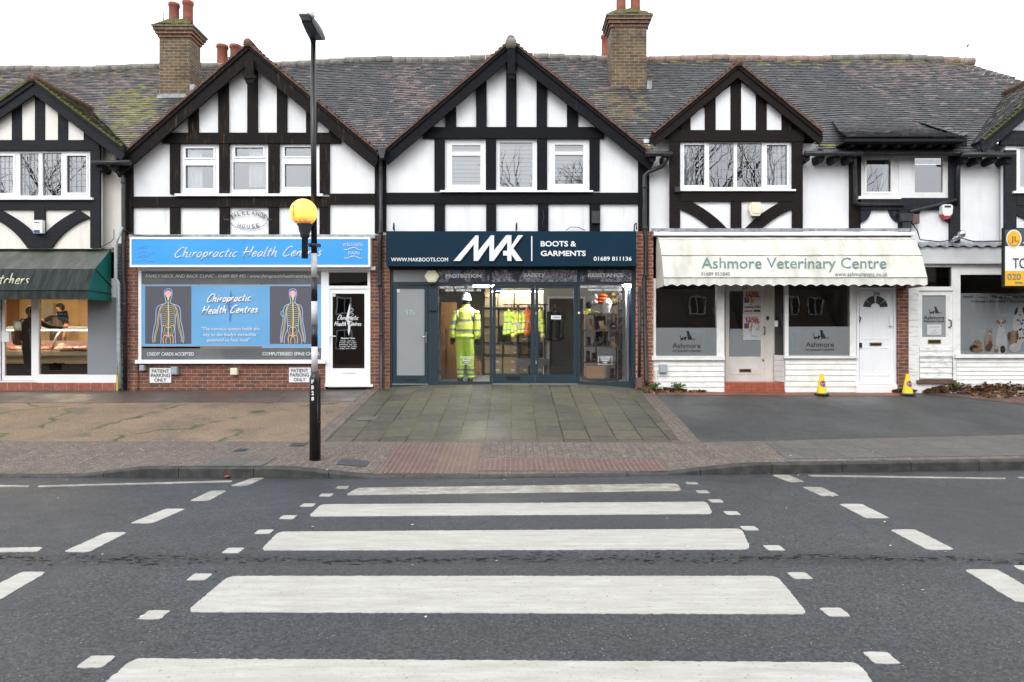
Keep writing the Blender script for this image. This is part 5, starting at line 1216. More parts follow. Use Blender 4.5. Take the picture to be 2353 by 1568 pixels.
CAT = [(.0, .05), (.12, .12), (.10, .40), (.20, .55), (.60, .55), (.72, .48), (.78, .36), (.88, .44), (.98, .36), (1.0, .55), (.9, .66), (.84, .72), (.80, 1.0), (.72, 1.0), (.66, .78), (.42, .76), (.38, 1.0), (.28, 1.0), (.27, .76), (.12, .98), (.06, .96), (.14, .66), (.02, .45), (.05, .15)]
def vet_logo(parent, f_, x, y, s_, Y, nm='logo'):
    b = MB()
    def tr(P, ox, oy, w_, h_): return [f_(x + (ox + a * w_) * s_, y + (oy + c * h_) * s_) for a, c in P]
    b.ppoly(tr(DOG, 130, 0, 122, 95), Y, Y + .003); b.ppoly(tr(CAT, 76, 32, 75, 72), Y, Y + .003); b.build(nm, M['letter_black'], parent)
yl = YV + .026
for vo, (f_, x, y, s_) in zip(VW, ((z7, 340, 848, 1.0), (c8, 238, 737, .60))):
    vet_logo(vo, f_, x, y, s_, yl); lettering(vo, 'letter_black', yl, [('Ashmore', *q2(f_, x, y + 128 * s_, x + 294 * s_, y + 181 * s_), dict(bold=.005)), ('VETERINARY CENTRE', *q2(f_, x, y + 198 * s_, x + 294 * s_, y + 222 * s_))], d=.003)
def clap(mb, u0, v0, u1, v1, n, Y):
    for i in range(n):
        a, b_ = lerp(v0, v1, i / n), lerp(v0, v1, (i + 1) / n)
        x0, x1 = X(u0, Y), X(u1, Y); zt, zb = Z(a, Y), Z(b_, Y)
        mb.mesh([(x0, Y - .018, zb + .003), (x1, Y - .018, zb + .003), (x1, Y - .002, zt), (x0, Y - .002, zt), (x0, Y + .06, zb), (x1, Y + .06, zb), (x1, Y + .06, zt), (x0, Y + .06, zt)], [(0, 1, 2, 3), (0, 4, 5, 1), (0, 3, 7, 4), (1, 5, 6, 2)])
b = MB(); clap(b, 1500, 829, 1664, 902, 6, YV + .02); b.build('clapboard', M['old_white'], B3); b = MB(); clap(b, 1804, 824, 1969, 902, 6, YV + .02); b.build('clapboard', M['old_white'], B3); plate(B3, 'conduit', 'old_white', (1506, 852, 1509.5, 900, YV - .04, YV + .0))
# recessed entrance
YR = 14.85
b = MB(); b.wall(1660, 630, 1780, 884, YR, [(1666, 655, 1757, 879)], .06); b.face([(X(1664, YV), YV, Z(880, YV)), (X(1664, YV), YV + .45, Z(880, YV)), (X(1664, YV), YV + .45, Z(640, YV)), (X(1664, YV), YV, Z(640, YV))]); b.build('door_frame', M['off_white_door'], B3)
xr0, yr0, xr1, yr1 = X(1776, YR), YR - .005, X(1804, YV), YV
b = MB(); lat = lambda t: (lerp(xr0, xr1, t), lerp(yr0, yr1, t))
def side(t0, t1, zb, zt, push=0): (a, c), (d_, e) = lat(t0), lat(t1); return [(a, c - push, zb), (d_, e - push, zb), (d_, e - push, zt), (a, c - push, zt)]
b.face(side(0, .12, .6, 3.1)); b.face(side(.92, 1, .6, 3.1))
for i in range(5): b.face(side(.0, 1, .78 + i * .115, .89 + i * .115, .0)); 
b.build('return_panel', M['old_white'], B3)
b = MB(); b.face(side(.12, .92, 1.36, 3.0, -.01)); b.build('side_pane', M['glass_shop'], B3)
b = MB(); b.box(X(1664, YV) - .02, X(1804, YV), YV + .03, YR + .3, .5, Z(880, YV)); b.build('tiled_step', M['step_tiles'], B3)
d = door(B3, 1667, 655, 1757, 878.5, [(1676, 669, 1748, 820)], YR + .02, 'off_white_door', 'glass_shop'); letter_plate(d, *q2(z7, 1040, 1246, 1163, 1282), YR + .02, 'brass')
b = MB(); b.pbox(1677, 756, 1748, 820, YR + .055, YR + .06); b.build('frosted_film', M['vinyl_frost'], d); b = MB(); b.pbox(1677, 843, 1748, 861, YR + .012, YR + .0195); b.build('door_panel', M['off_white_door'], d)
b = MB(); b.tube([(X(1755, YR), YR, Z(751, YR)), (X(1755, YR), YR - .06, Z(754, YR)), (X(1755, YR), YR - .06, Z(766, YR)), (X(1755, YR), YR, Z(769, YR))], .014, 6); b.ball((X(1754, YR), YR - .0, Z(827.5, YR)), .022, 8); b.build('handle', M['brass'], d)
lettering(d, 'brass', YR + .014, [('59', *q2(z7, 1074, 385, 1124, 417))])
pb = MB(); yp_ = YR + .034
def pr_(a, bb, c, e, m_, k=0): (a, bb), (c, e) = z7(a, bb), z7(c, e); pb.pbox(a, bb, c, e, yp_ - .0015 * k, yp_ - .0015 * k + .0012, m_)
pr_(1080, 432, 1262, 660, 0); pr_(1076, 664, 1262, 945, 0)
for oy in (0, 268):
    pr_(1092, 500 + oy, 1140, 555 + oy, 3, 1); pr_(1153, 512 + oy, 1195, 560 + oy, 2, 1)
    for _ in range(26): a_, c_ = random.uniform(1088, 1240), random.uniform(440 + oy, 585 + oy); pr_(a_, c_, a_ + random.uniform(6, 18), c_ + random.uniform(5, 14), random.choice((1, 2, 3, 4, 4)), 2)
pr_(1195, 478, 1262, 575, 0, 3); pr_(1090, 632, 1180, 650, 1, 2); pr_(1190, 628, 1260, 650, 4, 2); pr_(1090, 868, 1240, 930, 5, 2)
for oy in (0, 268): pb.text('CIRQUE', *q2(z7, 1112, 433 + oy, 1232, 458 + oy), yp_ - .008, 1, bold=.03, d=.002); pb.text('NOEL', *q2(z7, 1110, 455 + oy, 1254, 495 + oy), yp_ - .008, 1, bold=.05, d=.002)
pb.text('ORPINGTON', *q2(z7, 1090, 590, 1262, 612), yp_ - .008, 4, bold=.03, d=.002)
pb.build('poster', [M['poster_white'], M['poster_red'], M['poster_yellow'], M['poster_purple'], M['letter_black'], M['vinyl_frost']], d)
b = MB(); b.ppoly([z7(1182, 757), z7(1196, 760), z7(1230, 900), z7(1163, 898)], YR + .0, YR + .008); b.build('leaflet', M['poster_white'], d)
o = plate(B3, 'doorbell', 'letter_black', (*z7(1328, 694), *z7(1350, 732), YR - .03, YR)); plate(B3, 'intercom', 'sign_white', (*z7(1412, 742), *z7(1444, 803), YR - .25, YR - .2))
# door 59A
f = MB(); f.wall(1968, 640, 2062, 903, YS, [(1973, 645, 2055, 661), (1974, 667, 2054, 884)], .1); f.pbox(1968, 884, 2062, 903, YS - .04, YS - .001); fo = f.build('door_frame', M['upvc'], B3); pane(fo, [(1973, 645, 2055, 661)], YS + .03, 'glass_dark')
d = door(B3, 1975, 668, 2053, 883, [], YS + .04, 'upvc'); letter_plate(d, *q2(c8, 640, 817, 714, 838), YS + .04, 'brass')
b = MB()
for a0, a1 in ((184, 216), (220, 264), (276, 320), (324, 356)):
    pts = [(2012 + 28 * math.cos(R(a)), 707 + 27 * math.sin(R(a))) for a in [lerp(a0, a1, i / 6) for i in range(7)]] + [(2012 + 11 * math.cos(R(a)), 707 + 10 * math.sin(R(a))) for a in [lerp(a1, a0, i / 6) for i in range(7)]]
    b.ppoly(pts, YS + .028, YS + .039)
b.build('fanlight', M['letter_black'], d)
b = MB()
for r in ((1982, 718, 2008, 780), (2018, 718, 2043, 780), (1982, 799, 2008, 864), (2018, 799, 2043, 864)): b.wall(*r, YS + .03, [(r[0] + 2, r[1] + 2, r[2] - 2, r[3] - 2)], .009)
b.build('panel_moulding', M['upvc'], d); lettering(d, 'letter_black', YS + .036, [('59A', *q2(c8, 661, 500, 704, 521))])
b = MB(); b.tube([(X(1976, YS), YS + .02, Z(727, YS)), (X(1976, YS), YS - .03, Z(731, YS)), (X(1976, YS), YS + .02, Z(741, YS))], .012, 6); b.pbox(1975, 788, 1981, 799, YS, YS + .03); b.build('handle', M['slot_dark'], d)
o = plate(B3, 'entry_phone', 'sign_white', (2045.5, 728, 2052, 749, YS - .03, YS + .038))

# cream awning
def awning(parent, name, prof, mats, xl, xr, n=36, wav=.012):
    b = MB(); k = len(prof)
    for j in range(k - 1):
        (y0, z0), (y1, z1) = prof[j], prof[j + 1]
        for q in range(3):
            for i in range(n):
                def pt(i_, t_): x_ = lerp(xl, xr, i_ / n); w_ = wav * math.sin(i_ * 1.9 + j) * math.sin(math.pi * t_) + .4 * wav * math.sin(i_ * .7); return (x_, lerp(y0, y1, t_) + w_, lerp(z0, z1, t_))
                b.face([pt(i, (q + 1) / 3), pt(i + 1, (q + 1) / 3), pt(i + 1, q / 3), pt(i, q / 3)], min(j, len(mats) - 1), True)
    return b.build(name, [M[x_] for x_ in mats], parent)
aw = thing('awning', 'stained cream awning with scalloped edge and green lettering', 'awning', (5.6, 14.0, 3.2))
XL, XR = 3.03, 8.30
pv = [(14.36, Z(541, 14.36)), (14.06, Z(551, 14.06)), (13.82, Z(587, 13.82)), (13.64, Z(638, 13.64))]
awning(aw, 'canopy', pv, ['awning_cream'], XL, XR)
b = MB(); nS = 200; yb_, zt_ = pv[3]
for i in range(nS):
    def sc_(i_): x_ = lerp(XL, XR, i_ / nS); u_ = 1176.5 + x_ * F / 13.63; return x_, Z(656.5 - 4.2 * abs(math.sin(math.pi * (u_ - 1531) / 24.6)) ** 1.3 + 1.2, 13.63), yb_ - .012 + .008 * math.sin(i_ * .6)
    (xa, za, ya), (xb, zb_, yb2) = sc_(i), sc_(i + 1); b.face([(xa, ya, za), (xb, yb2, zb_), (xb, yb_, zt_), (xa, yb_, zt_)], 0, True)
    b.face([(xa, ya - .002, za), (xb, yb2 - .002, zb_), (xb, yb2 - .002, zb_ + .010), (xa, ya - .002, za + .010)], 1)
b.build('valance', [M['awning_cream'], M['sign_white']], aw)
b = MB()
for xx in (XL, XR): b.face([(xx, y_, z_) for y_, z_ in pv] + [(xx, 13.66, Z(658, 13.66)), (xx, 14.36, Z(664, 14.36))])
b.build('side_panel', M['awning_cream'], aw)
b = MB()
for j in (1, 2, 3): y_, z_ = pv[j]; b.tube([(lerp(XL, XR, i / 60), y_ - .008 + random.uniform(-.003, .003), z_ + random.uniform(-.004, .004)) for i in range(61)], .006 if j > 1 else .003, 5)
b.build('seam', M['awning_seam'], aw)
plate(aw, 'cassette', 'sign_white', (1503, 533, 2104, 541, 14.14, 14.38))
sl = lambda v_: 13.82 - (v_ - 587) / 51 * .18 - .006
b = MB()
for s_, u0, v0, u1, v1, mm in (('Ashmore Veterinary Centre', *z7(645, 80), 2037, 625, 0), ('01689 855840', *z7(640, 232), *z7(940, 268), 1), ('www.ashmorevets.co.uk', 1918, 625, 2040, 635, 1)):
    n0 = len(b.v); b.text(s_, u0, v0, u1, v1, 13.7, mm, d=.004, bold=0 if mm == 0 else .0)
    for i in range(n0, len(b.v)):
        x_, y_, z_ = b.v[i]; u_, v_ = 1176.5 + x_ * F / y_, 784 - (z_ - CZ) * F / y_; yy = sl(v_) + (y_ - 13.7) - .008; b.v[i] = (X(u_, yy), yy, Z(v_, yy))
b.build('lettering', [M['vet_green'], M['vet_grey']], aw)
# ---------------------------------------------------------------- side shop front
p = MB(); p.pbox(2084, 560, 2110, 905, YS - .02, YS + .2); p.build('painted_pier', M['peeling_white'], B4)
f = MB(); f.wall(2110, 604, 2560, 822, YS, [(2116, 614, 2187, 659), (2112, 668, 2190, 880), (2207, 631.5, 2480, 814.5)], .1); f.wall(2110, 822, 2198, 905, YS, [(2112, 822, 2190, 874)], .1)
sf = f.build('shopfront', M['old_white'], B4); pane(sf, [(2116, 614, 2187, 659)], YS + .03, 'glass_dark'); pane(sf, [(2207, 631.5, 2480, 814.5)], YS + .01)
b = MB(); b.pbox(2110, 568, 2560, 600, YS - .06, YS + .1); b.pbox(2108, 600, 2560, 606, YS - .1, YS + .02); b.build('fascia', M['panel_pale'], B4)
b = MB(); n = 60
for i in range(n):
    u0, u1 = 2112 + i * 7, 2119 + i * 7; e0, e1 = (566 + 2.4 * math.sin(i * 1.6)), (566 + 2.4 * math.sin((i + 1) * 1.6))
    b.face([(X(u0, 14.28), 14.28, Z(e0, 14.28)), (X(u1, 14.28), 14.28, Z(e1, 14.28)), (X(u1, 14.4), 14.42, Z(553, 14.42)), (X(u0, 14.4), 14.42, Z(553, 14.42))], 0, True)
b.build('flashing', M['lead'], B4)
b = MB(); clap(b, 2198, 824, 2560, 902, 8, YS + .02); b.pbox(2196, 814.5, 2560, 823, YS - .06, YS + .06); b.build('clapboard', M['old_white'], B4)
b = MB(); b.pbox(2207, 674, 2480, 814, YS + .04, YS + .044); b.build('frosted_film', M['vinyl_frost'], sf)
lettering(sf, 'letter_black', YS + .03, [('Health Checks \u2022 Puppy & Kitten Vaccines \u2022 Microchips', *q2(z8, 620, 640, 1420, 668)), ('In-house Laboratory \u2022 Neutering \u2022 Pet Care', *q2(z8, 692, 680, 1320, 708))], d=.003)
an = MB(); ya = YS + .038
MT = ['fur_white', 'fur_tan', 'fur_ginger', 'fur_brown', 'fur_dark']
_ak = [0]
def el(x_, y_, rx, ry, m_, rot=0): _ak[0] += 1; u_, v_ = z8(x_, y_); an.disc(u_, v_, rx / 3.69, ry / 3.69, ya - .00025 * _ak[0], m_, 14, .0002, rot)
# dalmatian
el(1105, 900, 62, 150, 0); el(1085, 1000, 40, 100, 0); el(1108, 790, 38, 46, 0); el(1072, 775, 12, 34, 4, .3); el(1140, 775, 14, 36, 4, -.3); el(1106, 812, 20, 26, 0); el(1104, 806, 9, 7, 4); el(1096, 780, 4, 4, 4); el(1116, 780, 4, 4, 4)
for _ in range(26): el(1105 + random.uniform(-48, 40), random.uniform(850, 1010), random.uniform(4, 9), random.uniform(4, 9), 4)
# terrier
el(944, 945, 30, 55, 0); el(945, 1040, 50, 95, 0); el(925, 1080, 18, 60, 0); el(965, 1080, 18, 60, 0); el(943, 880, 30, 34, 0); el(915, 862, 15, 16, 1, .5); el(972, 862, 15, 16, 1, -.5); el(930, 876, 10, 13, 1); el(957, 876, 10, 13, 1); el(943, 902, 14, 14, 0); el(943, 900, 7, 6, 4)
el(930, 878, 3.5, 3.5, 4); el(956, 878, 3.5, 3.5, 4)
# cat
el(838, 1030, 36, 72, 2); el(845, 955, 25, 24, 2); el(826, 932, 8, 14, 2, -.2); el(862, 932, 8, 14, 2, .2); el(838, 952, 3.5, 3.5, 4); el(853, 952, 3.5, 3.5, 4); el(846, 965, 9, 7, 0)
# spaniel, rabbit, guinea pig, shaggy pup
el(1045, 1010, 38, 66, 1); el(1045, 970, 30, 34, 1); el(1012, 985, 13, 36, 3); el(1080, 985, 13, 36, 3); el(1060, 1085, 48, 38, 0); el(1046, 985, 12, 14, 1); el(1046, 990, 5, 4, 4)
el(740, 1065, 40, 52, 1); el(712, 1090, 36, 30, 4); el(740, 1040, 26, 26, 2); el(728, 1036, 6, 6, 4); el(752, 1036, 6, 6, 4); el(740, 1052, 6, 5, 4); el(745, 1105, 45, 20, 1)
el(835, 1085, 28, 32, 3); el(852, 1065, 22, 20, 3); el(842, 1040, 6, 22, 3, .25); el(858, 1042, 6, 20, 3, -.1); el(905, 1098, 16, 30, 1); el(903, 1085, 10, 12, 0); el(958, 1098, 22, 32, 4)
an.build('animal_print', [M[x_] for x_ in MT], sf)
d = door(B4, 2112, 668, 2189, 872, [(2119, 679, 2174, 775)], YS + .03, 'old_white', 'frost_pane'); letter_plate(d, *q2(z8, 325, 1015, 434, 1050), YS + .03, 'brass'); b = MB(); clap(b, 2113, 794, 2188, 870, 6, YS + .026); b.build('door_boards', M['peeling_white'], d)
vet_logo(d, z8, 287, 735, .62, YS + .044); lettering(d, 'letter_black', YS + .044, [('Ashmore', *q2(z8, 287, 812, 462, 846)), ('VETERINARY CENTRE', *q2(z8, 287, 853, 462, 868))], d=.003); plate(d, 'notice', 'poster_white', (*z8(316, 888), *z8(437, 974), YS + .042, YS + .046)); plate(d, 'notice_lines', 'box_grey', *[(z8(332 + k, 0)[0], z8(0, y_)[1], z8(422 - k, 0)[0], z8(0, y_ + 7)[1], YS + .040, YS + .0415) for y_, k in ((905, 0), (935, 30), (955, 12))])
b = MB(); b.tube([(X(2182, YS), YS + .03, Z(735, YS)), (X(2183, YS), YS - .04, Z(738, YS)), (X(2183, YS), YS - .04, Z(750, YS)), (X(2182, YS), YS + .03, Z(753, YS))], .013, 6); b.build('handle', M['slot_dark'], d)
plate(B4, 'weathered_sill', 'shelf_wood', (2108, 874, 2198, 882, YS - .06, YS + .08))
sp2 = thing('floodlight', 'small chrome floodlight above the grey flashing', 'floodlight', (X(2205, 14.2), 14.25, 3.7)); b = MB(); b.tube([(X(2192, 14.2), 14.3, Z(556, 14.2)), (X(2196, 14.2), 14.2, Z(548, 14.2)), (X(2206, 14.2), 14.1, Z(541, 14.2))], [.03, .05, .06], 10); b.ball((X(2210, 14.05), 14.05, Z(538, 14.05)), .075, 12); b.build('lamp_head', M['chrome'], sp2)
ag = thing('letting_board', 'grey white and yellow letting board cut off by the frame edge', 'letting board', (9.6, 13.4, 3)); Ya = 13.35
b = MB(); b.pbox(2305, 524, 2520, 660, Ya + .012, Ya + .06); b.build('board_frame', M['slot_dark'], ag)
b = MB(); b.ppoly([(2310, 529), (2520, 510), (2520, 566), (2310, 566)], Ya, Ya + .011, 0); b.pbox(2310, 566.2, 2520, 623, Ya, Ya + .011, 1); b.pbox(2310, 623.2, 2520, 657, Ya, Ya + .011, 2); b.build('board_face', [M['agent_grey'], M['sign_white'], M['agent_yellow']], ag)
b = MB(); b.disc(2330, 549, 17.5, 21, Ya - .006, 1, 28, .005); b.disc(2330, 549, 15.5, 18.5, Ya - .010, 2, 28, .003)
b.text('JL', *q2(z8, 1027, 138, 1092, 198), Ya - .016, 3, d=.004); b.tube([(X(2330 + 13.5 * math.cos(t_), Ya - .015), Ya - .013, Z(549 + 16 * math.sin(t_), Ya)) for t_ in [.3 + i * .15 for i in range(18)]], .004, 5, 3)
b.build('emblem', [M['agent_grey'], M['sign_white'], M['agent_yellow'], M['agent_line']], ag)
lettering(ag, 'letter_black', Ya - .006, [('TO LET', *q2(z8, 1043, 325, 1330, 412))]); lettering(ag, 'vet_grey', Ya - .006, [('020 7', *q2(z8, 997, 455, 1175, 508)), ('www.', *q2(z8, 1062, 525, 1135, 545))], 'phone_number'); lettering(ag, 'sign_white', Ya - .006, [('JLE', *q2(z8, 1127, 120, 1330, 200))], 'agent_name')
pl_ = MB(); pl_.box(X(2480, Ya), X(2490, Ya), Ya + .06, YS, Z(560, Ya), Z(548, Ya)); pl_.build('bracket', M['slot_dark'], ag)

# ---------------------------------------------------------------- butcher's front
f = MB(); f.wall(-160, 640, 88, 879, YS, [(-120, 680, 2, 876), (2, 680, 80, 876)], .08); f.wall(88, 640, 268, 880, YS, [(88.5, 684, 201, 861)], .08)
bo = f.build('shop_window', M['upvc'], B0); pane(bo, [(88.5, 684, 201, 861)], YS + .04); b = MB(); b.pbox(201, 684, 267, 861, YS - .006, YS - .001); b.build('grey_panel', M['panel_grey'], bo)
d = door(B0, 2, 680, 80, 875, [(10.5, 686, 72, 864)], YS + .02, 'upvc', 'glass_shop'); plate(d, 'pull_handle', 'upvc', (3, 762, 20, 786, YS - .05, YS + .019)); door(B0, -120, 680, 1.5, 875, [(-110, 686, -8, 864)], YS + .02, 'upvc', 'glass_shop')
b = MB(); b.pbox(-160, 880, 268, 902, YS - .03, YS + .3); b.build('tiled_plinth', M['plinth_tiles'], B0)
p = MB(); p.pbox(268, 560, 284, 898, 14.40, 14.7); p.build('painted_pier', M['brick_dark'], B0); plate(B0, 'painted_edge', 'yellow_paint', (267, 862, 271, 898, 14.34, 14.398))
s_ = thing('open_sign', 'teal open sign stuck inside the butcher window', 'sign', (X(143, 14.43), 14.43, 2.1)); b = MB(); b.ppoly([(130, 717), (154, 714), (158, 734), (133, 736)], YS + .05, YS + .055); b.build('sign_plate', M['teal_sign'], s_); lettering(s_, 'letter_silver', YS + .046, [('OPEN', *(134, 729), *(154, 734.5)), ('Come in', 134, 719, 150, 723)], d=.003)
s_ = thing('hygiene_sticker', 'pale green square sticker with round seal on the butcher door', 'sticker', (X(40, 14.43), 14.43, 1.9)); b = MB(); b.pbox(31, 738, 49.5, 760, YS + .03, YS + .034); b.build('sticker_sheet', M['sticker_green'], s_); b = MB(); b.disc(40.5, 748, 7, 8, YS + .027, 0, 18, .002); b.build('seal', M['poster_white'], s_)
aw = thing('awning', 'dirty dark green awning with bright green end over the butcher window', 'awning', (-10.5, 14, 3)); XR2 = -8.43
pg = [(14.36, Z(572, 14.36)), (13.80, Z(618, 13.80)), (13.56, Z(667, 13.56)), (13.55, Z(688.5, 13.55))]
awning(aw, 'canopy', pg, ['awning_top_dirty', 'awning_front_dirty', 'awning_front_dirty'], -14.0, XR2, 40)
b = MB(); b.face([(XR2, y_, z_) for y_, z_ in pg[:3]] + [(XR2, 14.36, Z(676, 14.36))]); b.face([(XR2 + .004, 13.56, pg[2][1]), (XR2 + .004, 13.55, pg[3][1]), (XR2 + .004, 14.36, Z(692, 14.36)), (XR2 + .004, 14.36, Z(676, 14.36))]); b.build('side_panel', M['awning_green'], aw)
b = MB(); b.tube([(XR2 + .01, 13.8, pg[1][1]), (XR2 + .01, 14.36, Z(660, 14.36))], .012, 5); b.tube([(XR2 + .01, 13.56, pg[2][1]), (XR2 + .01, 14.36, Z(676, 14.36))], .01, 5); b.tube([(-14, 13.55, pg[2][1]), (XR2, 13.55, pg[2][1])], .008, 5); b.build('seam', M['awning_seam_green'], aw)
plate(aw, 'wall_batten', 'lead', (-200, 569, 258, 573, 14.3, 14.4))
b = MB(); yq = 13.64; script(b, "Butchers", -34, 628, 66, 653.5, yq, 3.0, 0, .3); b.build('script_lettering', M['gold_letter'], aw)
# ================================================================ lamp column with the crossing beacon
LP = G(724, 1057); lx, ly, lz = LP
def lz_(v): return Z(v, ly)
bc = thing('lamp_column', 'black and white striped lamp column with glowing amber beacon beside the crossing', 'lamp column', (lx, ly, lz))
b = MB(); rS = 12.6 * ly / F
b.lathe([(rS, -.05), (rS, lz_(874) - lz), (rS * .98, lz_(868) - lz), (6.4 * ly / F, lz_(854) - lz)], (lx, ly, lz), 24); b.tube([(lx + rS * .7, ly - rS * .75, lz_(1045)), (lx + rS * .7, ly - rS * .75, lz_(905))], .006, 6); b.tube([(lx + rS * .9, ly - rS * .4, lz_(975)), (lx + rS * .98, ly - rS * .3, lz_(968))], .016, 8)
b.build('base_sleeve', M['black_gloss'], bc)
def topx(v): return lx + (X(lerp(719.5, 724, (v - 85) / 970), ly) - X(724, ly))
def seg(v0, v1, r0, r1, mat, name):
    s_ = MB(); s_.tube([(topx(v0), ly, lz_(v0)), (topx(v1), ly, lz_(v1))], [r0, r1], 24); s_.build(name, M[mat], bc)
rr = lambda v: lerp(5.9, 7.2, (v - 85) / 770) * ly / F
for v0, v1, mm in ((85, 583, 'black_gloss'), (583, 638, 'post_white'), (638, 693, 'black_gloss'), (693, 747, 'post_white'), (747, 797, 'black_gloss'), (797, 856, 'post_white')):
    seg(v0, v1, rr(v0), rr(v1), mm, 'pole_band')
b = MB()
for i, ch in enumerate('FB28'):
    v_ = (873, 886, 899, 912)[i]; b.text(ch, 716, v_, 721.5, v_ + 9, ly - rS * 1.03, bold=.03, d=.03)
b.build('lettering', M['letter_white'], bc)
# beacon
gu, gv, gr = 697.5, 488.5, 31.0; gy = ly - .10; gs = gy / F
gx, gz_ = X(gu, gy), Z(gv, gy)
M['globe'] = globe(gx, gy, gz_, gr * gs)
b = MB(); b.ball((gx, gy, gz_), gr * gs, 26); b.build('beacon_globe', M['globe'], bc)
b = MB(); k = gs
b.lathe([(18 * k, 0), (18 * k, -2 * k), (14.5 * k, -7 * k), (14 * k, -13 * k), (10.5 * k, -24 * k), (9.5 * k, -31 * k), (7 * k, -32 * k), (7 * k, -79 * k)], (gx + 3 * k, gy, Z(515, gy)), 20)
b.tube([(gx, gy, gz_ + gr * k * .99), (gx, gy, gz_ + gr * k * 1.06)], .012, 8)
b.build('beacon_holder', M['lamp_grey'], bc)
b = MB(); b.box(X(703, gy), X(712, gy), gy - .02, gy + .02, Z(566, gy), Z(561, gy)); b.tube([(X(705, gy), gy, Z(562, gy)), (X(716, ly), ly - .03, Z(564, ly))], .016, 8); b.box(X(727, ly), X(736, ly), ly - .03, ly + .03, Z(568, ly), Z(561, ly)); b.tube([(X(719, ly), ly, Z(568, ly)), (X(719, ly), ly, Z(560, ly))], .05, 16)
b.build('bracket', M['lamp_grey'], bc)
# lantern
hy0, hy1 = ly - .66, ly + .12; hx0 = X(699, hy0); hx1 = X(726, ly); hz0, hz1 = Z(35, hy0), Z(84, ly) + .02
def hp_(t_, s_, dz): x_ = lerp(hx0, hx1, t_) + s_ * lerp(.062, .085, t_) ; return (x_, lerp(hy0, hy1, t_), lerp(hz0, hz1, t_) + dz)
b = MB(); rs = []
for t_, th, tp_ in ((0, -.004, .02), (.16, -.01, .03), (.20, -.03, .05), (.55, -.055, .075), (.85, -.06, .07), (1, -.02, .04)):
    rs.append([hp_(t_, -1, th), hp_(t_, 1, th), hp_(t_, 1.06, (th + tp_) / 2), hp_(t_, .95, tp_), hp_(t_, -.95, tp_), hp_(t_, -1.06, (th + tp_) / 2)])
b.loft(rs, 0, False); b.tube([(topx(98), ly, lz_(100)), (topx(85), ly, lz_(85) + .03)], [rr(90), rr(90) * 1.25], 16); b.build('lantern', M['lamp_grey'], bc)
b = MB(); b.face([hp_(.015, -.9, -.008), hp_(.17, -.9, -.014), hp_(.17, .9, -.014), hp_(.015, .9, -.008)]); b.build('lens', M['lens'], bc)
b = MB(); b.lathe([(.045, 0), (.05, .03), (.05, .055), (.048, .09), (.03, .10)], (X(709, hy0 + .1) + .02, hy0 + .12, Z(40, hy0 + .1) + .0), 14); b.build('light_sensor', M['alarm_white'], bc)

# ================================================================ cones
tc = thing('traffic_cone', 'yellow no waiting cone in front of the white clapboard', 'traffic cone', (0, 0, 0), 'yellow cones by the doors')
h = .43
b = MB(); b.lathe([(.145, 0), (.15, .012), (.14, .032), (.105, .038)], (0, 0, 0), 10); b.build('base', M['rubber'], tc)
b = MB(); b.lathe([(.108, .034), (.10, .055), (.036, h - .02), (.034, h), (.026, h + .004), (.022, h - .03)], (0, 0, 0), 28); b.build('cone_body', M['cone_yellow'], tc)
def cr(z_): return lerp(.1035, .036, (z_ - .05) / (h - .07)) + .002
b = MB()
def patch(ring, zc_, r0, r1, m_, off):
    n = 20
    for i in range(n):
        q = []
        for rr_, ii in ((r0, i), (r1, i), (r1, i + 1), (r0, i + 1)):
            a = 2 * math.pi * ii / n; z_ = zc_ + rr_ * math.sin(a); r_ = cr(z_) + off; th = rr_ * math.cos(a) / r_; q.append((r_ * math.sin(th), -r_ * math.cos(th), z_))
        b.face(q, m_, True)
patch(b, .235, 0.001, .058, 0, .001); patch(b, .235, .047, .064, 1, .0025)
q = []
for s_, t_ in ((-.05, .008), (-.05, -.008), (.05, -.008), (.05, .008)): x_ = (s_ * .7 + t_ * .7); z_ = .235 - s_ * .7 + t_ * .7; r_ = cr(z_) + .004; q.append((r_ * math.sin(x_ / r_), -r_ * math.cos(x_ / r_), z_))
b.face(q[::-1], 1); b.build('no_waiting_mark', [M['sign_blue'], M['sign_red']], tc)
def on_ground(u, Y): x_ = X(u, Y); return Vector((x_, Y, zg(x_, Y) + .006))
p0 = on_ground(1888, 14.1); tc.location = p0
p1 = on_ground(2085.5, 14.1); dup(tc, p1, 'yellow no waiting cone by the brick pier and dead leaves', rz=.1)

# ================================================================ leaves and weeds
def leaves(name, label, spots, n, cat='leaves'):
    b = MB()
    for _ in range(n):
        u_, v_, ru, rv, hh = random.choice(spots); a = random.uniform(0, 6.28); r_ = math.sqrt(random.random())
        p = G(u_ + ru * r_ * math.cos(a), v_ + rv * r_ * math.sin(a)); p.z += random.uniform(.01, hh) * (1 - r_ ** 2) + .01; p.y = min(p.y, 14.36)
        s_ = random.uniform(.03, .06); ax = Vector((random.uniform(-1, 1), random.uniform(-1, 1), random.uniform(-.6, .6))).normalized(); ay = ax.cross(Vector((random.uniform(-1, 1), random.uniform(-1, 1), 1))).normalized()
        k = random.uniform(.45, .8); nn = ax.cross(ay) * s_ * random.uniform(-.4, .4)
        b.face([p - ax * s_, p - ay * s_ * k + nn, p + ax * s_, p + ay * s_ * k + nn], 0 if random.random() < .8 else 1)
    o = b.build(name, [M['leaf_brown'], M['leaf_tan']]); o['kind'] = 'stuff'; o['label'] = label; o['category'] = cat
leaves('leaf_litter', 'heap of dead brown leaves below the weathered door at the right', [(2150, 893, 42, 9, .15), (2215, 890, 30, 11, .16), (2125, 896, 22, 6, .08), (2060, 898, 25, 3, .04), (2215, 882, 10, 12, .22), (2290, 908, 60, 8, .02)], 1500)
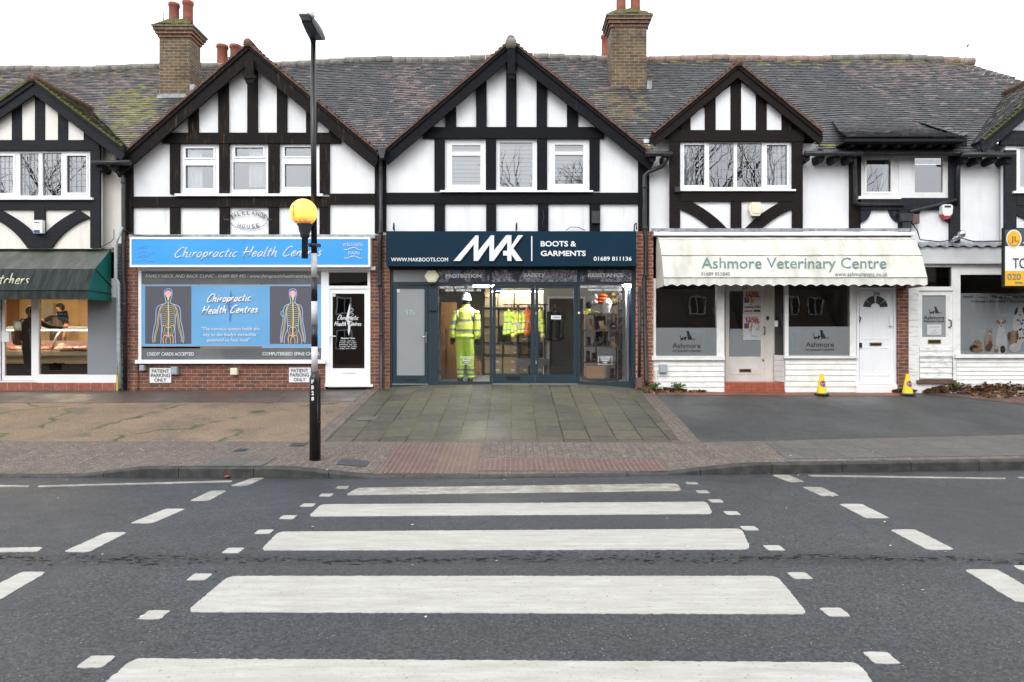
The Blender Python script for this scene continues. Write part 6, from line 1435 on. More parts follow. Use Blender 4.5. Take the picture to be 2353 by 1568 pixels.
leaves('leaf_litter', 'scattered dead leaves at the foot of the white clapboard', [(1525, 899, 24, 5, .08), (1560, 900, 14, 4, .05), (1500, 902, 20, 4, .04), (1600, 901, 20, 2, .02)], 330)
def weed(u, v, n, hgt, spread, label, mm='weed_green'):
    p = G(u, v); b = MB()
    if p.y > 14.3: p.y = 14.3
    for _ in range(n):
        a = random.uniform(0, 6.28); l_ = hgt * random.uniform(.5, 1); dx, dy = math.cos(a) * spread * random.uniform(.3, 1), math.sin(a) * spread * .5
        pts = [(p.x + dx * .1, p.y + dy * .1, p.z), (p.x + dx * .5, p.y + dy * .5, p.z + l_ * .8), (p.x + dx, p.y + dy, p.z + l_)]
        b.tube(pts, [.004, .009, .002], 4, flat=.3)
        for k_ in range(2): c = Vector(pts[1 + k_ % 2]); d1 = Vector((random.uniform(-1, 1), random.uniform(-1, 1), random.uniform(-.3, .8))).normalized() * .035; d2 = d1.cross(Vector((.2, 1, .3))).normalized() * .016; b.face([c - d1, c - d2, c + d1, c + d2])
    o = b.build('weed', M[mm]); tag(o, label, 'weed', 'weeds along the shopfronts')
weed(1497, 897, 26, .17, .13, 'leafy green weed at the foot of the brick pier by the clapboard'); weed(1545, 894, 26, .16, .16, 'grassy weed growing out of dead leaves below the meter box')
weed(889, 899, 14, .05, .06, 'tiny green weed at the corner of the grey shopfront'); weed(2112, 886, 16, .16, .08, 'small creeping weed beside the painted pier'); weed(1480, 899, 10, .07, .08, 'low weed under the drainpipe by the central shop')
weed(2215, 878, 18, .26, .12, 'dry brown weed standing against the white shop corner', 'leaf_brown')

for nm, lb, u_, v_, mm, s_ in (('litter', 'crumpled red scrap of litter at the foot of the raised kerb', 524, 1098, 'scrap_red', .028), ('pebble', 'pale stone lying against the kerb right of the crossing', 1693, 1087, 'boot_tan', .03)):
    x_, y_ = road_pt(u_, v_); o = MB(); o.ball((x_, y_ - .03, .02), s_, 9, 0, .6, 1.3, .9); o = o.build(nm, M[mm]); tag(o, lb, nm)
b = MB()
for _ in range(90): x_, y_ = random.uniform(-6, 6.5), random.uniform(3.2, 13.6); z_ = zg(x_, y_) + .008; s_ = random.uniform(.006, .017); a = random.uniform(0, 6.28); b.face([(x_ + s_ * math.cos(a + k_), y_ + s_ * math.sin(a + k_) * .8, z_ + .003 * math.sin(k_ * 3)) for k_ in (0, 1.3, 2.9, 4.4)])
o = b.build('grit', M['leaf_tan' if False else 'post_white']); o['kind'] = 'stuff'; o['label'] = 'pale flecks of grit scattered over road and paving'; o['category'] = 'grit'
# ================================================================ outfitter's interior
FZ = .775
room(B2, -2.72, 2.72, YS + .12, 19.6, FZ, 3.05, 'room_white', 'room_floor')
def lamp(x, y, z, lx_, ly_, label, mat='strip_light', grp='strip lights in the shops', st=None):
    t_ = thing('strip_light', label, 'ceiling light', (x, y, z), grp); b = MB(); b.box(x - lx_ / 2 - .02, x + lx_ / 2 + .02, y - ly_ / 2 - .01, y + ly_ / 2 + .01, z + .012, z + .06); b.build('housing', M['alarm_white'], t_); b = MB(); b.box(x - lx_ / 2, x + lx_ / 2, y - ly_ / 2, y + ly_ / 2, z - .02, z + .0115); b.build('tube', M[mat], t_)
lamp(X(1445, 15.2) + .1, 14.85, 2.86, .55, .2, 'bright strip light above the boot display'); lamp(X(1112, 14.72), 14.72, 2.84, .45, .2, 'bright strip light above the dressed mannequin'); lamp(.2, 17.2, 2.9, 1.5, .14, 'strip light above the hanging jackets deeper in the shop', 'rear_light')
def pw(f, a, b_, Y): u_, v_ = f(a, b_); return Vector((X(u_, Y), Y, Z(v_, Y)))
o = plate(None, 'wooden_panel', 'wood_panel', (*z5(78, 440), *z5(272, 1432), 15.75, 15.8), (*z5(150, 760), *z5(300, 1400), 15.7, 15.749)); tag(o, 'tall orange brown wooden door panel behind the mannequin', 'wooden panel')
o = plate(None, 'leaning_planks', 'wood_panel', (*z5(500, 1130), *z5(530, 1360), 16.0, 16.03), (*z5(536, 1160), *z5(556, 1340), 15.98, 16.01), (*z5(560, 1180), *z5(582, 1340), 15.97, 16.0)); tag(o, 'narrow wooden planks leaning behind the mannequin legs', 'planks')
# mannequin
ym = 14.95
mn = thing('mannequin', 'mannequin in yellow hi vis jacket and lime trousers with white helmet', 'mannequin', (X(1069, ym), ym, FZ))
def P5(a, b_, dy=0): p = pw(z5, a, b_, ym); p.y += dy; return p
def R5(w_): return w_ / 5.46 * ym / F
def body(spec, mats, name, n=18):
    b = MB(); rs = []
    for cx, cy, hw, hd in spec: c = P5(cx, cy); rs.append((c.x, ym, c.z, R5(hw), R5(hd)))
    return rs
def bands(mb, rs, m0, m1, cuts, n=22):
    for i in range(len(rs) - 1):
        k = 1 if any(a <= i < c for a, c in cuts) else 0
        q = [[(x + rx * math.cos(t_) * (1 + .02 * math.sin(3 * t_ + z * 30)), y + ry * math.sin(t_), z) for t_ in [2 * math.pi * j / n for j in range(n)]] for x, y, z, rx, ry in rs[i:i + 2]]
        mb.loft(q, m1 if k else m0, True, i in (0, len(rs) - 2))
b = MB()
tr_ = body([(368, 858, 98, 70), (370, 835, 104, 75), (372, 806, 112, 80), (374, 778, 114, 82), (378, 730, 108, 80), (382, 684, 104, 78), (384, 654, 104, 78), (388, 600, 108, 76), (392, 560, 120, 74), (394, 530, 112, 66), (394, 508, 66, 52), (393, 488, 50, 46), (392, 468, 48, 44)], None, '')
bands(b, tr_, 0, 1, ((2, 3), (5, 6)))
for pts, cuts in ((((282, 545, 46), (258, 585, 50), (243, 640, 46), (240, 670, 44), (230, 720, 42), (222, 768, 42), (220, 794, 41), (222, 850, 40), (222, 868, 34), (222, 884, 32)), ((3, 4), (5, 6))),
                  (((505, 545, 46), (522, 590, 48), (530, 648, 44), (532, 676, 43), (534, 730, 42), (534, 778, 42), (534, 804, 41), (532, 860, 40), (530, 880, 34), (529, 902, 32)), ((2, 3), (5, 6)))):
    rs = [(P5(a, c).x, ym - .01, P5(a, c).z, R5(w_), R5(w_ * 1.1)) for a, c, w_ in pts]; bands(b, rs, 0, 1, cuts, 14)
for x_ in (288, 484):                                                                  # braces of reflective tape over the shoulders
    sg_ = 1 if x_ < 390 else -1
    b.tube([P5(x_ - 4 * sg_, 530, -.07), P5(x_, 560, -.17), P5(x_ + 4 * sg_, 610, -.222), P5(x_ + 10 * sg_, 655, -.228)], R5(13), 6, 1, flat=.2)
for pts in (((285, 745), (330, 705)), ((410, 735), (480, 760))): b.tube([P5(*pts[0], -.235), P5(*pts[1], -.235)], .004, 5, 0)
for y_ in (560, 620, 690, 745): b.ball(P5(362, y_, -.225), .008, 6, 2)
jk = b.build('jacket', [M['hi_vis'], M['reflective'], M['glove_black']], mn)
b = MB()
for pts, cuts in ((((345, 845, 88), (330, 900, 72), (322, 990, 62), (322, 1100, 56), (324, 1260, 51), (324, 1272, 51), (324, 1296, 50), (326, 1328, 48), (326, 1350, 47), (322, 1384, 44)), ((5, 6), (7, 8))),
                  (((400, 845, 82), (415, 900, 74), (430, 990, 62), (440, 1100, 56), (446, 1264, 48), (448, 1274, 48), (448, 1300, 47), (449, 1334, 46), (450, 1358, 45), (450, 1396, 42)), ((5, 6), (7, 8)))):
    rs = [(P5(a, c).x, ym + .004 * (a > 380), P5(a, c).z, R5(w_), R5(w_ * 1.15)) for a, c, w_ in pts]; bands(b, rs, 0, 1, cuts, 18)
b.build('trousers', [M['hi_vis_green'], M['reflective']], mn)
b = MB(); c = P5(390, 440); b.ball((c.x, ym, c.z), R5(48), 14, 0, 1.25, .95, 1.1); b.tube([P5(392, 478), P5(392, 500)], R5(34), 12); b.build('head', M['glove_black'], mn)
b = MB(); c = P5(394, 412); b.lathe([(R5(70), 0), (R5(70), .012), (R5(58), .02), (R5(57), R5(40)), (R5(46), R5(70)), (R5(26), R5(88)), (.001, R5(92))], (c.x, ym, c.z), 24); b.rings([(c.x, ym - .08, c.z - .012, R5(48), .09), (c.x, ym - .06, c.z + .008, R5(56), .11)], 18); b.box(c.x - .012, c.x + .012, ym - .1, ym + .1, c.z + R5(84), c.z + R5(94)); b.build('helmet', M['helmet_white'], mn)
def hand(mb, wrist, tip, r, out_=1):
    wrist, tip = Vector(wrist), Vector(tip); d = (tip - wrist); mid = wrist + d * .5
    mb.tube([wrist, wrist + d * .15, mid, wrist + d * .58], [r * .75, r, r * 1.05, r * .8], 8, 0, flat=.55)
    sx = Vector((1, 0, 0))
    for i, (o_, ln) in enumerate(((-.72, .78), (-.25, .95), (.22, 1.0), (.68, .9))):
        s0 = mid + sx * o_ * r * .9; mb.tube([s0, wrist + d * (.5 + .28 * ln) + sx * o_ * r * 1.0 + Vector((0, -.006, 0)), wrist + d * (.48 + .5 * ln) + sx * o_ * r * .9 + Vector((0, .006, 0))], [r * .26, r * .24, r * .17], 6)
    mb.tube([wrist + d * .18 + sx * out_ * r * .6, wrist + d * .4 + sx * out_ * r * 1.35, wrist + d * .62 + sx * out_ * r * 1.3], [r * .3, r * .28, r * .2], 6)
b = MB(); hand(b, P5(220, 880), P5(214, 975), R5(25), 1); hand(b, P5(531, 898), P5(534, 985), R5(25), -1); b.build('glove', M['glove_black'], mn)
b = MB()
for a in (318, 446):
    c = P5(a, 1424); b.tube([(c.x, ym + .02, c.z + .09), (c.x, ym + .01, c.z + .05), (c.x, ym - .06, c.z + .025), (c.x, ym - .17, c.z + .018)], [.06, .062, .058, .04], 10, flat=1)
    b.box(c.x - .055, c.x + .055, ym - .2, ym + .08, FZ, FZ + .022)
b.build('boots', M['boot_black'], mn)
# clothes rail and jackets
yj = 16.2
rl = thing('clothes_rail', 'black metal clothes rail carrying the hi vis jackets', 'clothes rail', (X(1200, yj), yj, FZ)); b = MB(); b.tube([pw(z5, 860, 468, yj), pw(z5, 1420, 468, yj)], .014, 8); b.build('bar', M['shelf_wood'], rl)
for a in (1036, 1380): b = MB(); p = pw(z5, a, 468, yj + .06); b.box(p.x - .022, p.x + .022, yj + .08, yj + .12, FZ, p.z + .02); b.build('upright', M['shelf_dark'], rl)
def jacket(label, u0, u1, v0, v1, mat, sleeves, band=True, Y=yj):
    t_ = thing('hanging_jacket', label, 'jacket', (0, 0, 0), 'jackets on the clothes rail'); c0, c1 = pw(z5, u0, v0, Y), pw(z5, u1, v1, Y); cx = (c0.x + c1.x) / 2; hw = (c1.x - c0.x) / 2; H = c0.z - c1.z
    t_.location = (cx, Y, c0.z); b = MB(); rs = [(cx, Y, c0.z - H * a, hw * w_, .02 + .2 * d_) for a, w_, d_ in ((0, .25, .25), (.05, .5, .5), (.12, .8, .9), (.3, .85, 1), (.5, .9, 1), (.56, .9, 1), (.62, .92, 1), (.84, .95, 1), (.9, .95, 1), (1, 1, 1))]
    bands(b, rs, 0, 1, ((4, 5), (7, 8)) if band else (), 14)
    for su, sv, sl_ in sleeves:
        a, e = pw(z5, su, v0 + (v1 - v0) * .1, Y - .16), pw(z5, sv, sl_, Y - .2); pts = [a.lerp(e, k_) + Vector((.012 * math.sin(k_ * 5), 0, 0)) for k_ in (0, .3, .44, .5, .7, .78, .84, 1)]
        for i_ in range(7): b.tube(pts[i_:i_ + 2], [.055, .052] if i_ else [.045, .055], 10, 1 if band and i_ in (2, 5) else 0, caps=i_ in (0, 6))
    b.build('fabric', [M[mat], M['reflective']], t_); h_ = MB(); h_.tube([(cx, Y, c0.z - .04), (cx, Y, c0.z + .03), (cx, Y - .02, pw(z5, 0, 462, Y).z)], .007, 5); h_.tube([(cx, Y - .2, c0.z - .09), (cx, Y, c0.z - .01), (cx, Y + .2, c0.z - .09)], .012, 6); h_.build('hanger', M['carton_brown'], t_)
jacket('lime hi vis jacket hanging first on the rail', 885, 965, 525, 845, 'hi_vis_green', ((890, 884, 850), (950, 930, 840)))
jacket('yellow hi vis jacket with orange lining second on the rail', 955, 1010, 540, 800, 'hi_vis', ((965, 990, 880),))
jacket('yellow hi vis vest with white label third on the rail', 1002, 1066, 555, 800, 'hi_vis', ((1010, 1022, 850),)); o = plate(None, 'swing_ticket', 'poster_white', (*z5(1015, 692), *z5(1062, 750), 15.94, 15.945)); tag(o, 'white swing ticket hanging on the third jacket', 'ticket')
jacket('yellow padded jacket next to the orange one', 1068, 1140, 560, 815, 'hi_vis', ((1075, 1066, 830), (1120, 1108, 825)))
jacket('orange hi vis hoodie hanging behind the door stile', 1112, 1206, 510, 858, 'hi_vis_orange', ((1185, 1150, 850),))
jacket('red orange jacket half hidden below the yellow ones', 925, 1000, 640, 886, 'hi_vis_orange', (), False, yj + .25)
jacket('blue trousers hanging behind the double door stile', 1185, 1320, 780, 960, 'cloth_blue', (), False, yj + .3)
jacket('yellow hi vis coat with long sleeve last on the rail', 1285, 1362, 520, 800, 'hi_vis', ((1330, 1362, 885),))
jacket('black jacket on a wooden hanger in front of the doorway', 1412, 1600, 515, 925, 'cloth_black', ((1430, 1425, 920), (1590, 1600, 900)), False, 15.7)
jacket('black coat hanging in the gloom behind the boot shelf', 2020, 2150, 570, 1000, 'cloth_black', ((2035, 2030, 950),), False, 16.4)
jacket('charcoal coat hanging beside the black coat behind the boot shelf', 2165, 2300, 575, 985, 'cloth_grey', ((2180, 2175, 940),), False, 16.4)
# shelving with cartons
ysf = 17.6
sh = thing('stock_shelving', 'tall dark steel shelving stacked with brown cartons', 'shelving', (X(1190, ysf), ysf, FZ))
ua, ub = z5(612, 0)[0], z5(1400, 0)[0]; lv = [505, 735, 940, 1090, 1330]
for u_ in (ua, z5(1045, 0)[0], z5(1180, 0)[0], ub): b = MB(); x_ = X(u_, ysf); b.box(x_ - .025, x_ + .025, ysf - .25, ysf - .2, FZ, Z(z5(0, 480)[1], ysf)); b.build('upright', M['shelf_dark'], sh)
for v_ in lv: b = MB(); z_ = Z(z5(0, v_)[1], ysf); b.box(X(ua, ysf), X(ub, ysf), ysf - .25, ysf + .25, max(z_ - .03, FZ + .01), max(z_, FZ + .05)); b.build('shelf', M['shelf_dark'], sh)
crt = thing('carton', 'brown cardboard carton among the stock stacked on the dark shelving', 'carton', (0, 0, 0), 'cartons on the shop shelving')
b = MB(); b.box(-.5, .5, -.5, .5, 0, 1); b.build('box_body', M['carton_brown'], crt); b = MB(); b.box(-.5, .5, -.504, -.5, .72, .735); b.box(.12, .34, -.506, -.5001, .3, .52, 1); b.build('carton_label', [M['shelf_wood'], M['poster_white']], crt)
first = True
tops = lv[:]; rows = [(Z(z5(0, a)[1], ysf), Z(z5(0, c)[1], ysf)) for a, c in ((505, 250), (735, 530), (940, 760), (1090, 965), (1330, 1110))]
for zb, zt in rows:
    x_ = X(ua, ysf) + .03; zb = max(zb, FZ + .05)
    while x_ < X(ub, ysf) - .2:
        w_ = random.choice((.30, .34, .40, .46)); z_ = zb + .002; nst = 3 if zt - zb > 1.0 else 2; hh = (zt - zb) / nst * .96
        for _ in range(nst):
            if random.random() < .09: break
            l_ = (x_ + w_ / 2, ysf - .02 + random.uniform(-.03, .03), z_); sc_ = (w_ * .96, .4, hh - .004)
            if first: crt.location = l_; crt.scale = sc_; first = False
            else: dup(crt, l_, scale=sc_)
            z_ += hh
        x_ += w_ + random.uniform(.005, .04)
bn = thing('bench', 'grey upholstered bench standing inside the double doors', 'bench', (X(1225, 15.5), 15.5, FZ)); b = MB(); p, q = pw(z5, 1015, 1152, 15.3), pw(z5, 1442, 1235, 15.3); b.box(p.x, q.x, 15.3, 15.72, q.z, p.z - .02); b.box(p.x + .02, q.x - .02, 15.32, 15.70, p.z - .02, p.z); b.build('seat', M['cloth_grey'], bn)
for a in (1040, 1418):
    for y_ in (15.34, 15.66): b = MB(); p_ = pw(z5, a, 1235, 15.3); b.box(p_.x - .035, p_.x + .035, y_ - .03, y_ + .03, FZ, q.z); b.build('leg', M['cloth_grey'], bn)
# doorway to the back
yd_ = 17.0
pt_ = MB(); (ua_, va_), (uc_, vc_) = z6(212, 390), z6(640, 1250); pt_.wall(z6(135, 0)[0], 630, 1480, 890, yd_, [(ua_, va_, uc_, 870)], .1); pt_.build('partition', M['room_white'], B2)
b = MB(); fr_ = (ua_ - 4.5, va_ - 4.5, uc_ + 4.5, 872); b.wall(*fr_, yd_ - .03, [(ua_, va_, uc_, 872)], .02); b.build('doorway_trim', M['upvc'], B2)
o = plate(None, 'inner_door', 'cloth_grey', (*z6(235, 900), *z6(480, 1240), yd_ + .4, yd_ + .44)); tag(o, 'dark grey panel standing in the doorway behind the shop', 'panel')
# boot display
yd2 = 15.0
ds = thing('display_shelf', 'dark wooden display shelf of boots behind the right window', 'display shelf', (X(1383, yd2), yd2, FZ))
def P6(a, c, Y=yd2): return pw(z6, a, c, Y)
for v_ in (580, 785, 985, 1190, 1393): b = MB(); p, q = P6(650, v_), P6(1085, v_); b.box(p.x, q.x, yd2 - .02, yd2 + .36, max(p.z - .022, FZ + .004), max(p.z, FZ + .026)); b.build('shelf', M['shelf_wood'], ds)
for a, c0, c1 in ((655, 580, 1420), (1078, 580, 1420), (800, 590, 785), (925, 790, 985), (820, 1000, 1190)): b = MB(); p, q = P6(a, c0), P6(a, c1); b.box(p.x - .02, p.x + .02, yd2 + .3, yd2 + .34, max(q.z, FZ), p.z); b.build('upright', M['shelf_wood'], ds)
def boot(label, a0, c0, a1, c1, mat, side=0, Y=yd2 + .12):
    p, q = P6(a0, c0, Y), P6(a1, c1, Y); cx = (p.x + q.x) / 2; H = p.z - q.z; w_ = q.x - p.x
    t_ = thing('boot', label, 'boot', (cx, Y, q.z), 'boots on the display shelf'); b = MB(); s_ = MB()
    if side:
        hx = p.x + w_ * .28 if side > 0 else q.x - w_ * .28; tx = q.x - w_ * .08 if side > 0 else p.x + w_ * .08; r_ = w_ * .25
        b.tube([(hx - side * .01, Y, p.z), (hx, Y, q.z + H * .55), (hx + side * w_ * .06, Y, q.z + H * .30), (hx + (tx - hx) * .5, Y, q.z + H * .24), (tx, Y, q.z + H * .17)], [r_ * .95, r_, r_ * 1.0, r_ * .8, r_ * .55], 12, flat=.9); s_.box(p.x, q.x, Y - .045, Y + .045, q.z, q.z + .025)
    else:
        r_ = w_ * .42; b.tube([(cx, Y + .1, p.z), (cx, Y + .1, q.z + H * .45), (cx, Y + .08, q.z + H * .28), (cx, Y + .0, q.z + H * .2), (cx, Y - .07, q.z + .045)], [r_, r_ * .95, r_ * 1.05, r_ * 1.0, r_ * .85], 12); s_.box(p.x, q.x, Y - .11, Y + .15, q.z, q.z + .025)
        for k_ in range(4): b.tube([(cx - r_ * .5, Y + .1 - r_, p.z - H * (.12 + .1 * k_)), (cx + r_ * .5, Y + .1 - r_, p.z - H * (.14 + .1 * k_))], .004, 4)
    b.build('upper', M[mat], t_); s_.build('sole', M['boot_black'] if mat == 'boot_black' else M['boot_brown'], t_)
boot('tall brown boot on the second shelf of the display', 700, 645, 765, 780, 'boot_brown'); boot('tan desert boot seen from the side on the second shelf', 832, 672, 960, 780, 'boot_tan', 1); boot('low black boot at the right end of the second shelf', 965, 692, 1042, 780, 'boot_black')
boot('black boot seen head on at the left of the middle shelf', 682, 872, 740, 981, 'boot_black'); boot('black leather shoe boot seen from the side on the middle shelf', 750, 878, 916, 981, 'boot_black', -1); boot('tan boot at the right of the middle shelf', 976, 870, 1046, 981, 'boot_tan')
boot('taller black wellington at the left of the lower shelf', 672, 1048, 732, 1186, 'boot_black'); boot('shorter black boot beside the wellington on the lower shelf', 742, 1072, 802, 1186, 'boot_black'); boot('black boot on the floor beside the radiator', 976, 1268, 1040, 1388, 'boot_black')
hd_ = thing('head_bust', 'white polystyrene display head wearing a white helmet', 'display head', (P6(935, 575).x, yd2 + .1, P6(0, 575).z)); b = MB(); c = P6(938, 490, yd2 + .1); k = yd2 / F / 5.458
b.rings([(c.x, c.y, c.z + a * k, w_ * k, d_ * k) for a, w_, d_ in ((-86, 38, 38), (-60, 34, 36), (-46, 36, 44), (-36, 42, 52), (-10, 50, 58), (20, 55, 60), (45, 54, 58), (70, 40, 44), (80, 10, 10))], 18); b.tube([(c.x, c.y - .055, c.z + .03), (c.x, c.y - .075, c.z - .012), (c.x, c.y - .058, c.z - .02)], .009, 6); b.rings([(c.x, c.y - .052, c.z - 34 * k, .02, .012), (c.x, c.y - .055, c.z - 31 * k, .022, .012), (c.x, c.y - .05, c.z - 28 * k, .018, .01)], 8); b.build('head', M['helmet_white'], hd_)
b = MB(); z0 = P6(0, 458, yd2).z; b.lathe([(64 * k, 0), (64 * k, .01), (56 * k, .015), (54 * k, 34 * k), (42 * k, 58 * k), (20 * k, 70 * k), (.001, 72 * k)], (c.x, c.y, z0), 20); b.rings([(c.x, c.y - .07, z0 - .01, .05, .06), (c.x, c.y - .06, z0 + .008, .055, .07)], 14); b.build('helmet', M['helmet_white'], hd_)
bh = thing('head_bust', 'black display head in a knitted hat with lime collar', 'display head', (P6(705, 575).x, yd2 + .1, P6(0, 575).z)); b = MB(); c = P6(706, 475, yd2 + .1); b.ball(c, 38 * k, 14, 0, 1.3); b.build('head', M['cloth_black'], bh); b = MB(); c = P6(702, 545, yd2 + .1); b.lathe([(26 * k, -26 * k), (28 * k, 18 * k), (22 * k, 26 * k)], c, 14); b.build('collar', M['hi_vis_green'], bh)
def lump(name, label, cat, a, c, ra, rc, mat, n=1, Y=yd2 + .3):
    t_ = thing(name, label, cat, P6(a, c, Y)); 
    for i in range(n):
        b = MB(); p = P6(a, c + (i - (n - 1) / 2) * 2 * rc / n, Y); rs = []
        for t_k in range(9): th = math.pi * t_k / 8; rs.append([(p.x + ra * k * math.sin(th) ** .5 * math.cos(f_) * (1 + .07 * math.sin(5 * f_ + i)), p.y + .12 * math.sin(th) * math.sin(f_), p.z - rc / n * k * 1.1 * math.cos(th) + .008 * math.sin(3 * f_ + i)) for f_ in [2 * math.pi * j / 16 for j in range(16)]])
        b.loft(rs); b.build('folded_garment', M[mat], t_)
lump('folded_vests', 'stack of folded orange vests in plastic above the display head', 'folded vests', 875, 398, 72, 62, 'hi_vis_orange', 3); lump('plastic_bag', 'crumpled clear plastic bags beside the orange vests', 'plastic bags', 782, 405, 42, 70, 'plastic_bag', 2); lump('camouflage_jacket', 'bundled camouflage jacket hanging beside the security grille', 'jacket', 1018, 390, 58, 85, 'camo', 2)
lump('green_gloves', 'pale green gloves lying on the top display shelf', 'gloves', 792, 568, 48, 14, 'sticker_green', 1, yd2 + .1)
t_ = thing('logo_board', 'grey display board with gold zigzag logo on the lower shelf', 'display board', P6(945, 1180)); b = MB(); p, q = P6(834, 1008), P6(1052, 1184); b.box(p.x, q.x, yd2 + .04, yd2 + .06, q.z, p.z); b.build('board', M['panel_grey'], t_)
b = MB(); pz = [P6(a, c) + Vector((0, .03, 0)) for a, c in ((896, 1090), (925, 1060), (928, 1088), (950, 1060), (954, 1088), (972, 1060), (976, 1088), (992, 1088))]; b.tube(pz, .005, 5); b.build('logo', M['gold_letter'], t_)
t_ = thing('shoe_carton', 'pale brown double carton on the floor of the boot display', 'carton', P6(795, 1392)); b = MB(); p, q = P6(688, 1234), P6(902, 1392); zm = (p.z + q.z) / 2; b.box(p.x, q.x, yd2 - .04, yd2 + .3, q.z, zm - .002); b.box(p.x, q.x, yd2 - .04, yd2 + .3, zm, p.z); b.build('box_body', M['carton_plain'], t_)
t_ = thing('radiator', 'white panel radiator behind the bottom display shelf', 'radiator', P6(1000, 1390, yd2 + .5)); b = MB()
for i in range(8): p, q = P6(930 + i * 19, 1200, yd2 + .5), P6(941 + i * 19, 1392, yd2 + .5); b.box(p.x, q.x, yd2 + .5, yd2 + .56, max(q.z, FZ), p.z)
b.build('panel', M['alarm_white'], t_)
t_ = thing('security_grille', 'folded black security grille against the right side of the window', 'grille', P6(1125, 1420)); 
for a in (1092, 1118, 1146): b = MB(); p = P6(a, 250); b.box(p.x - .012, p.x + .012, yd2 + .1 + (a - 1092) * .004, yd2 + .13 + (a - 1092) * .004, FZ, p.z); b.build('upright', M['pipe_black'], t_)
b = MB()
for v_ in range(300, 1400, 105): p, q = P6(1085, v_ + 20), P6(1160, v_ - 14); b.tube([p + Vector((0, .09, 0)), q + Vector((0, .3, 0))], .016, 6)
b.build('lattice', M['pipe_black'], t_); b = MB(); p, q = P6(1164, 240), P6(1186, 1425); b.box(p.x, q.x, yd2 + .0, yd2 + .04, FZ, p.z); b.build('track', M['panel_grey'], t_)
b = MB(); p, q = P6(1192, 215), P6(1250, 1425); b.box(p.x, q.x, yd2 - .2, yd2 - .16, FZ, p.z); o = b.build('side_curtain', M['cloth_blue']); tag(o, 'dark blue panel at the right edge of the boot window', 'curtain')
o = plate(fr, 'number_sticker', 'agent_yellow', (*z6(648, 550), *z6(695, 590), YS + .03, YS + .034)); lettering(fr, 'letter_black', YS + .026, [('57', *q2(z6, 656, 556, 688, 584), dict(bold=.02))], 'number', d=.002)

# ================================================================ butcher's interior
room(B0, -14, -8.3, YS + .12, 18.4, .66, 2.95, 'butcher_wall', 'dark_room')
lamp(X(40, 16), 16.0, 2.85, 1.4, .2, 'warm strip light on the butcher ceiling above the door', 'warm_light'); lamp(X(150, 16.4), 16.6, 2.85, 1.6, .2, 'warm strip light on the butcher ceiling above the counter', 'warm_light')
yc = 16.5; q4 = lambda a, c: (a / 6.204, 649 + c / 6.204)
def P4(a, c, Y=yc): return pw(q4, a, c, Y)
ct = thing('butcher_counter', 'long refrigerated butcher counter with curved glass and lit meat trays', 'counter', (X(120, yc), yc, .66))
xa, xb = -14, -8.35
b = MB(); b.box(xa, xb, yc + .05, yc + .9, .66, P4(0, 1180).z, 1); b.box(xa, xb, yc, yc + .95, P4(0, 1150).z, P4(0, 1048).z); b.box(xa, xb, yc - .03, yc + .98, P4(0, 1046).z, P4(0, 992).z, 2); b.build('base', [M['counter_cream'], M['slot_dark'], M['steel']], ct)
b = MB(); b.box(xa, xb, yc + .75, yc + .95, P4(0, 990).z, P4(0, 832).z); b.build('back_ledge', M['meat_pale'], ct); b = MB(); b.box(xa, xb, yc + .3, yc + .75, P4(0, 655, yc + .3).z, P4(0, 625, yc + .3).z); b.build('top_shelf', M['steel'], ct)
b = MB(); b.box(xa, xb, yc + .28, yc + .32, P4(0, 690, yc + .3).z, P4(0, 672, yc + .3).z); b.build('counter_lamp', M['counter_light'], ct)
b = MB(); b.tube([P4(730, 985), P4(760, 900), P4(800, 780), P4(868, 668, yc + .2)], .03, 8, flat=.4); b.build('glass_support', M['steel'], ct)
for a0, a1, c_, mm, lb in ((75, 330, 940, 'meat', 'tray of red meat cuts behind the butcher door'), (575, 730, 945, 'meat', 'tray of mixed meat cuts left of the counter glass support'), (745, 935, 935, 'meat_pale', 'tray of pale joints in the middle of the counter'), (930, 1245, 935, 'meat', 'tray of sausages and mince at the right of the counter')):
    t_ = thing('meat_tray', lb, 'meat tray', P4((a0 + a1) / 2, 990, yc + .4), 'meat trays in the counter'); b = MB(); p, q = P4(a0, 985, yc + .3), P4(a1, 985, yc + .3); zt = P4(0, 990).z + .004; b.box(p.x, q.x, yc + .1, yc + .7, zt, zt + .03); b.build('tray', M['steel' if a0 < 900 else 'slot_dark'], t_)
    b = MB()
    for _ in range(16): x_ = random.uniform(p.x + .06, q.x - .06); y_ = random.uniform(yc + .15, yc + .6); r_ = random.uniform(.04, .08); b.ball((x_, y_, zt + .05 + (y_ - yc) * .09), r_, 8, random.choice((0, 0, 1)), .7, random.uniform(.8, 1.5))
    b.build('meat', [M[mm], M['meat_pale']], t_)
bg_ = thing('meat_bag', 'clear bag of meat on top of the counter display', 'bag', P4(885, 930, yc + .5)); b = MB(); c = P4(885, 920, yc + .5); b.ball(c, .1, 10, 0, 1.0, 1.1); b.build('bag_body', M['meat_pale'], bg_)
o = plate(None, 'wall_cupboard', 'counter_cream', (*q4(585, 305), *q4(750, 590), 18.0, 18.35)); tag(o, 'pale cupboard on the wall behind the butcher', 'cupboard')
o = plate(None, 'tiled_panel', 'carton_plain', (*q4(1110, 200), *q4(1260, 650), 18.3, 18.35)); tag(o, 'brown tiled panel at the right of the butcher wall', 'panel'); o = plate(None, 'wooden_door', 'wood_panel', (*q4(0, 200), *q4(250, 900), 18.3, 18.36)); tag(o, 'tan wooden door at the back of the butcher shop', 'door')
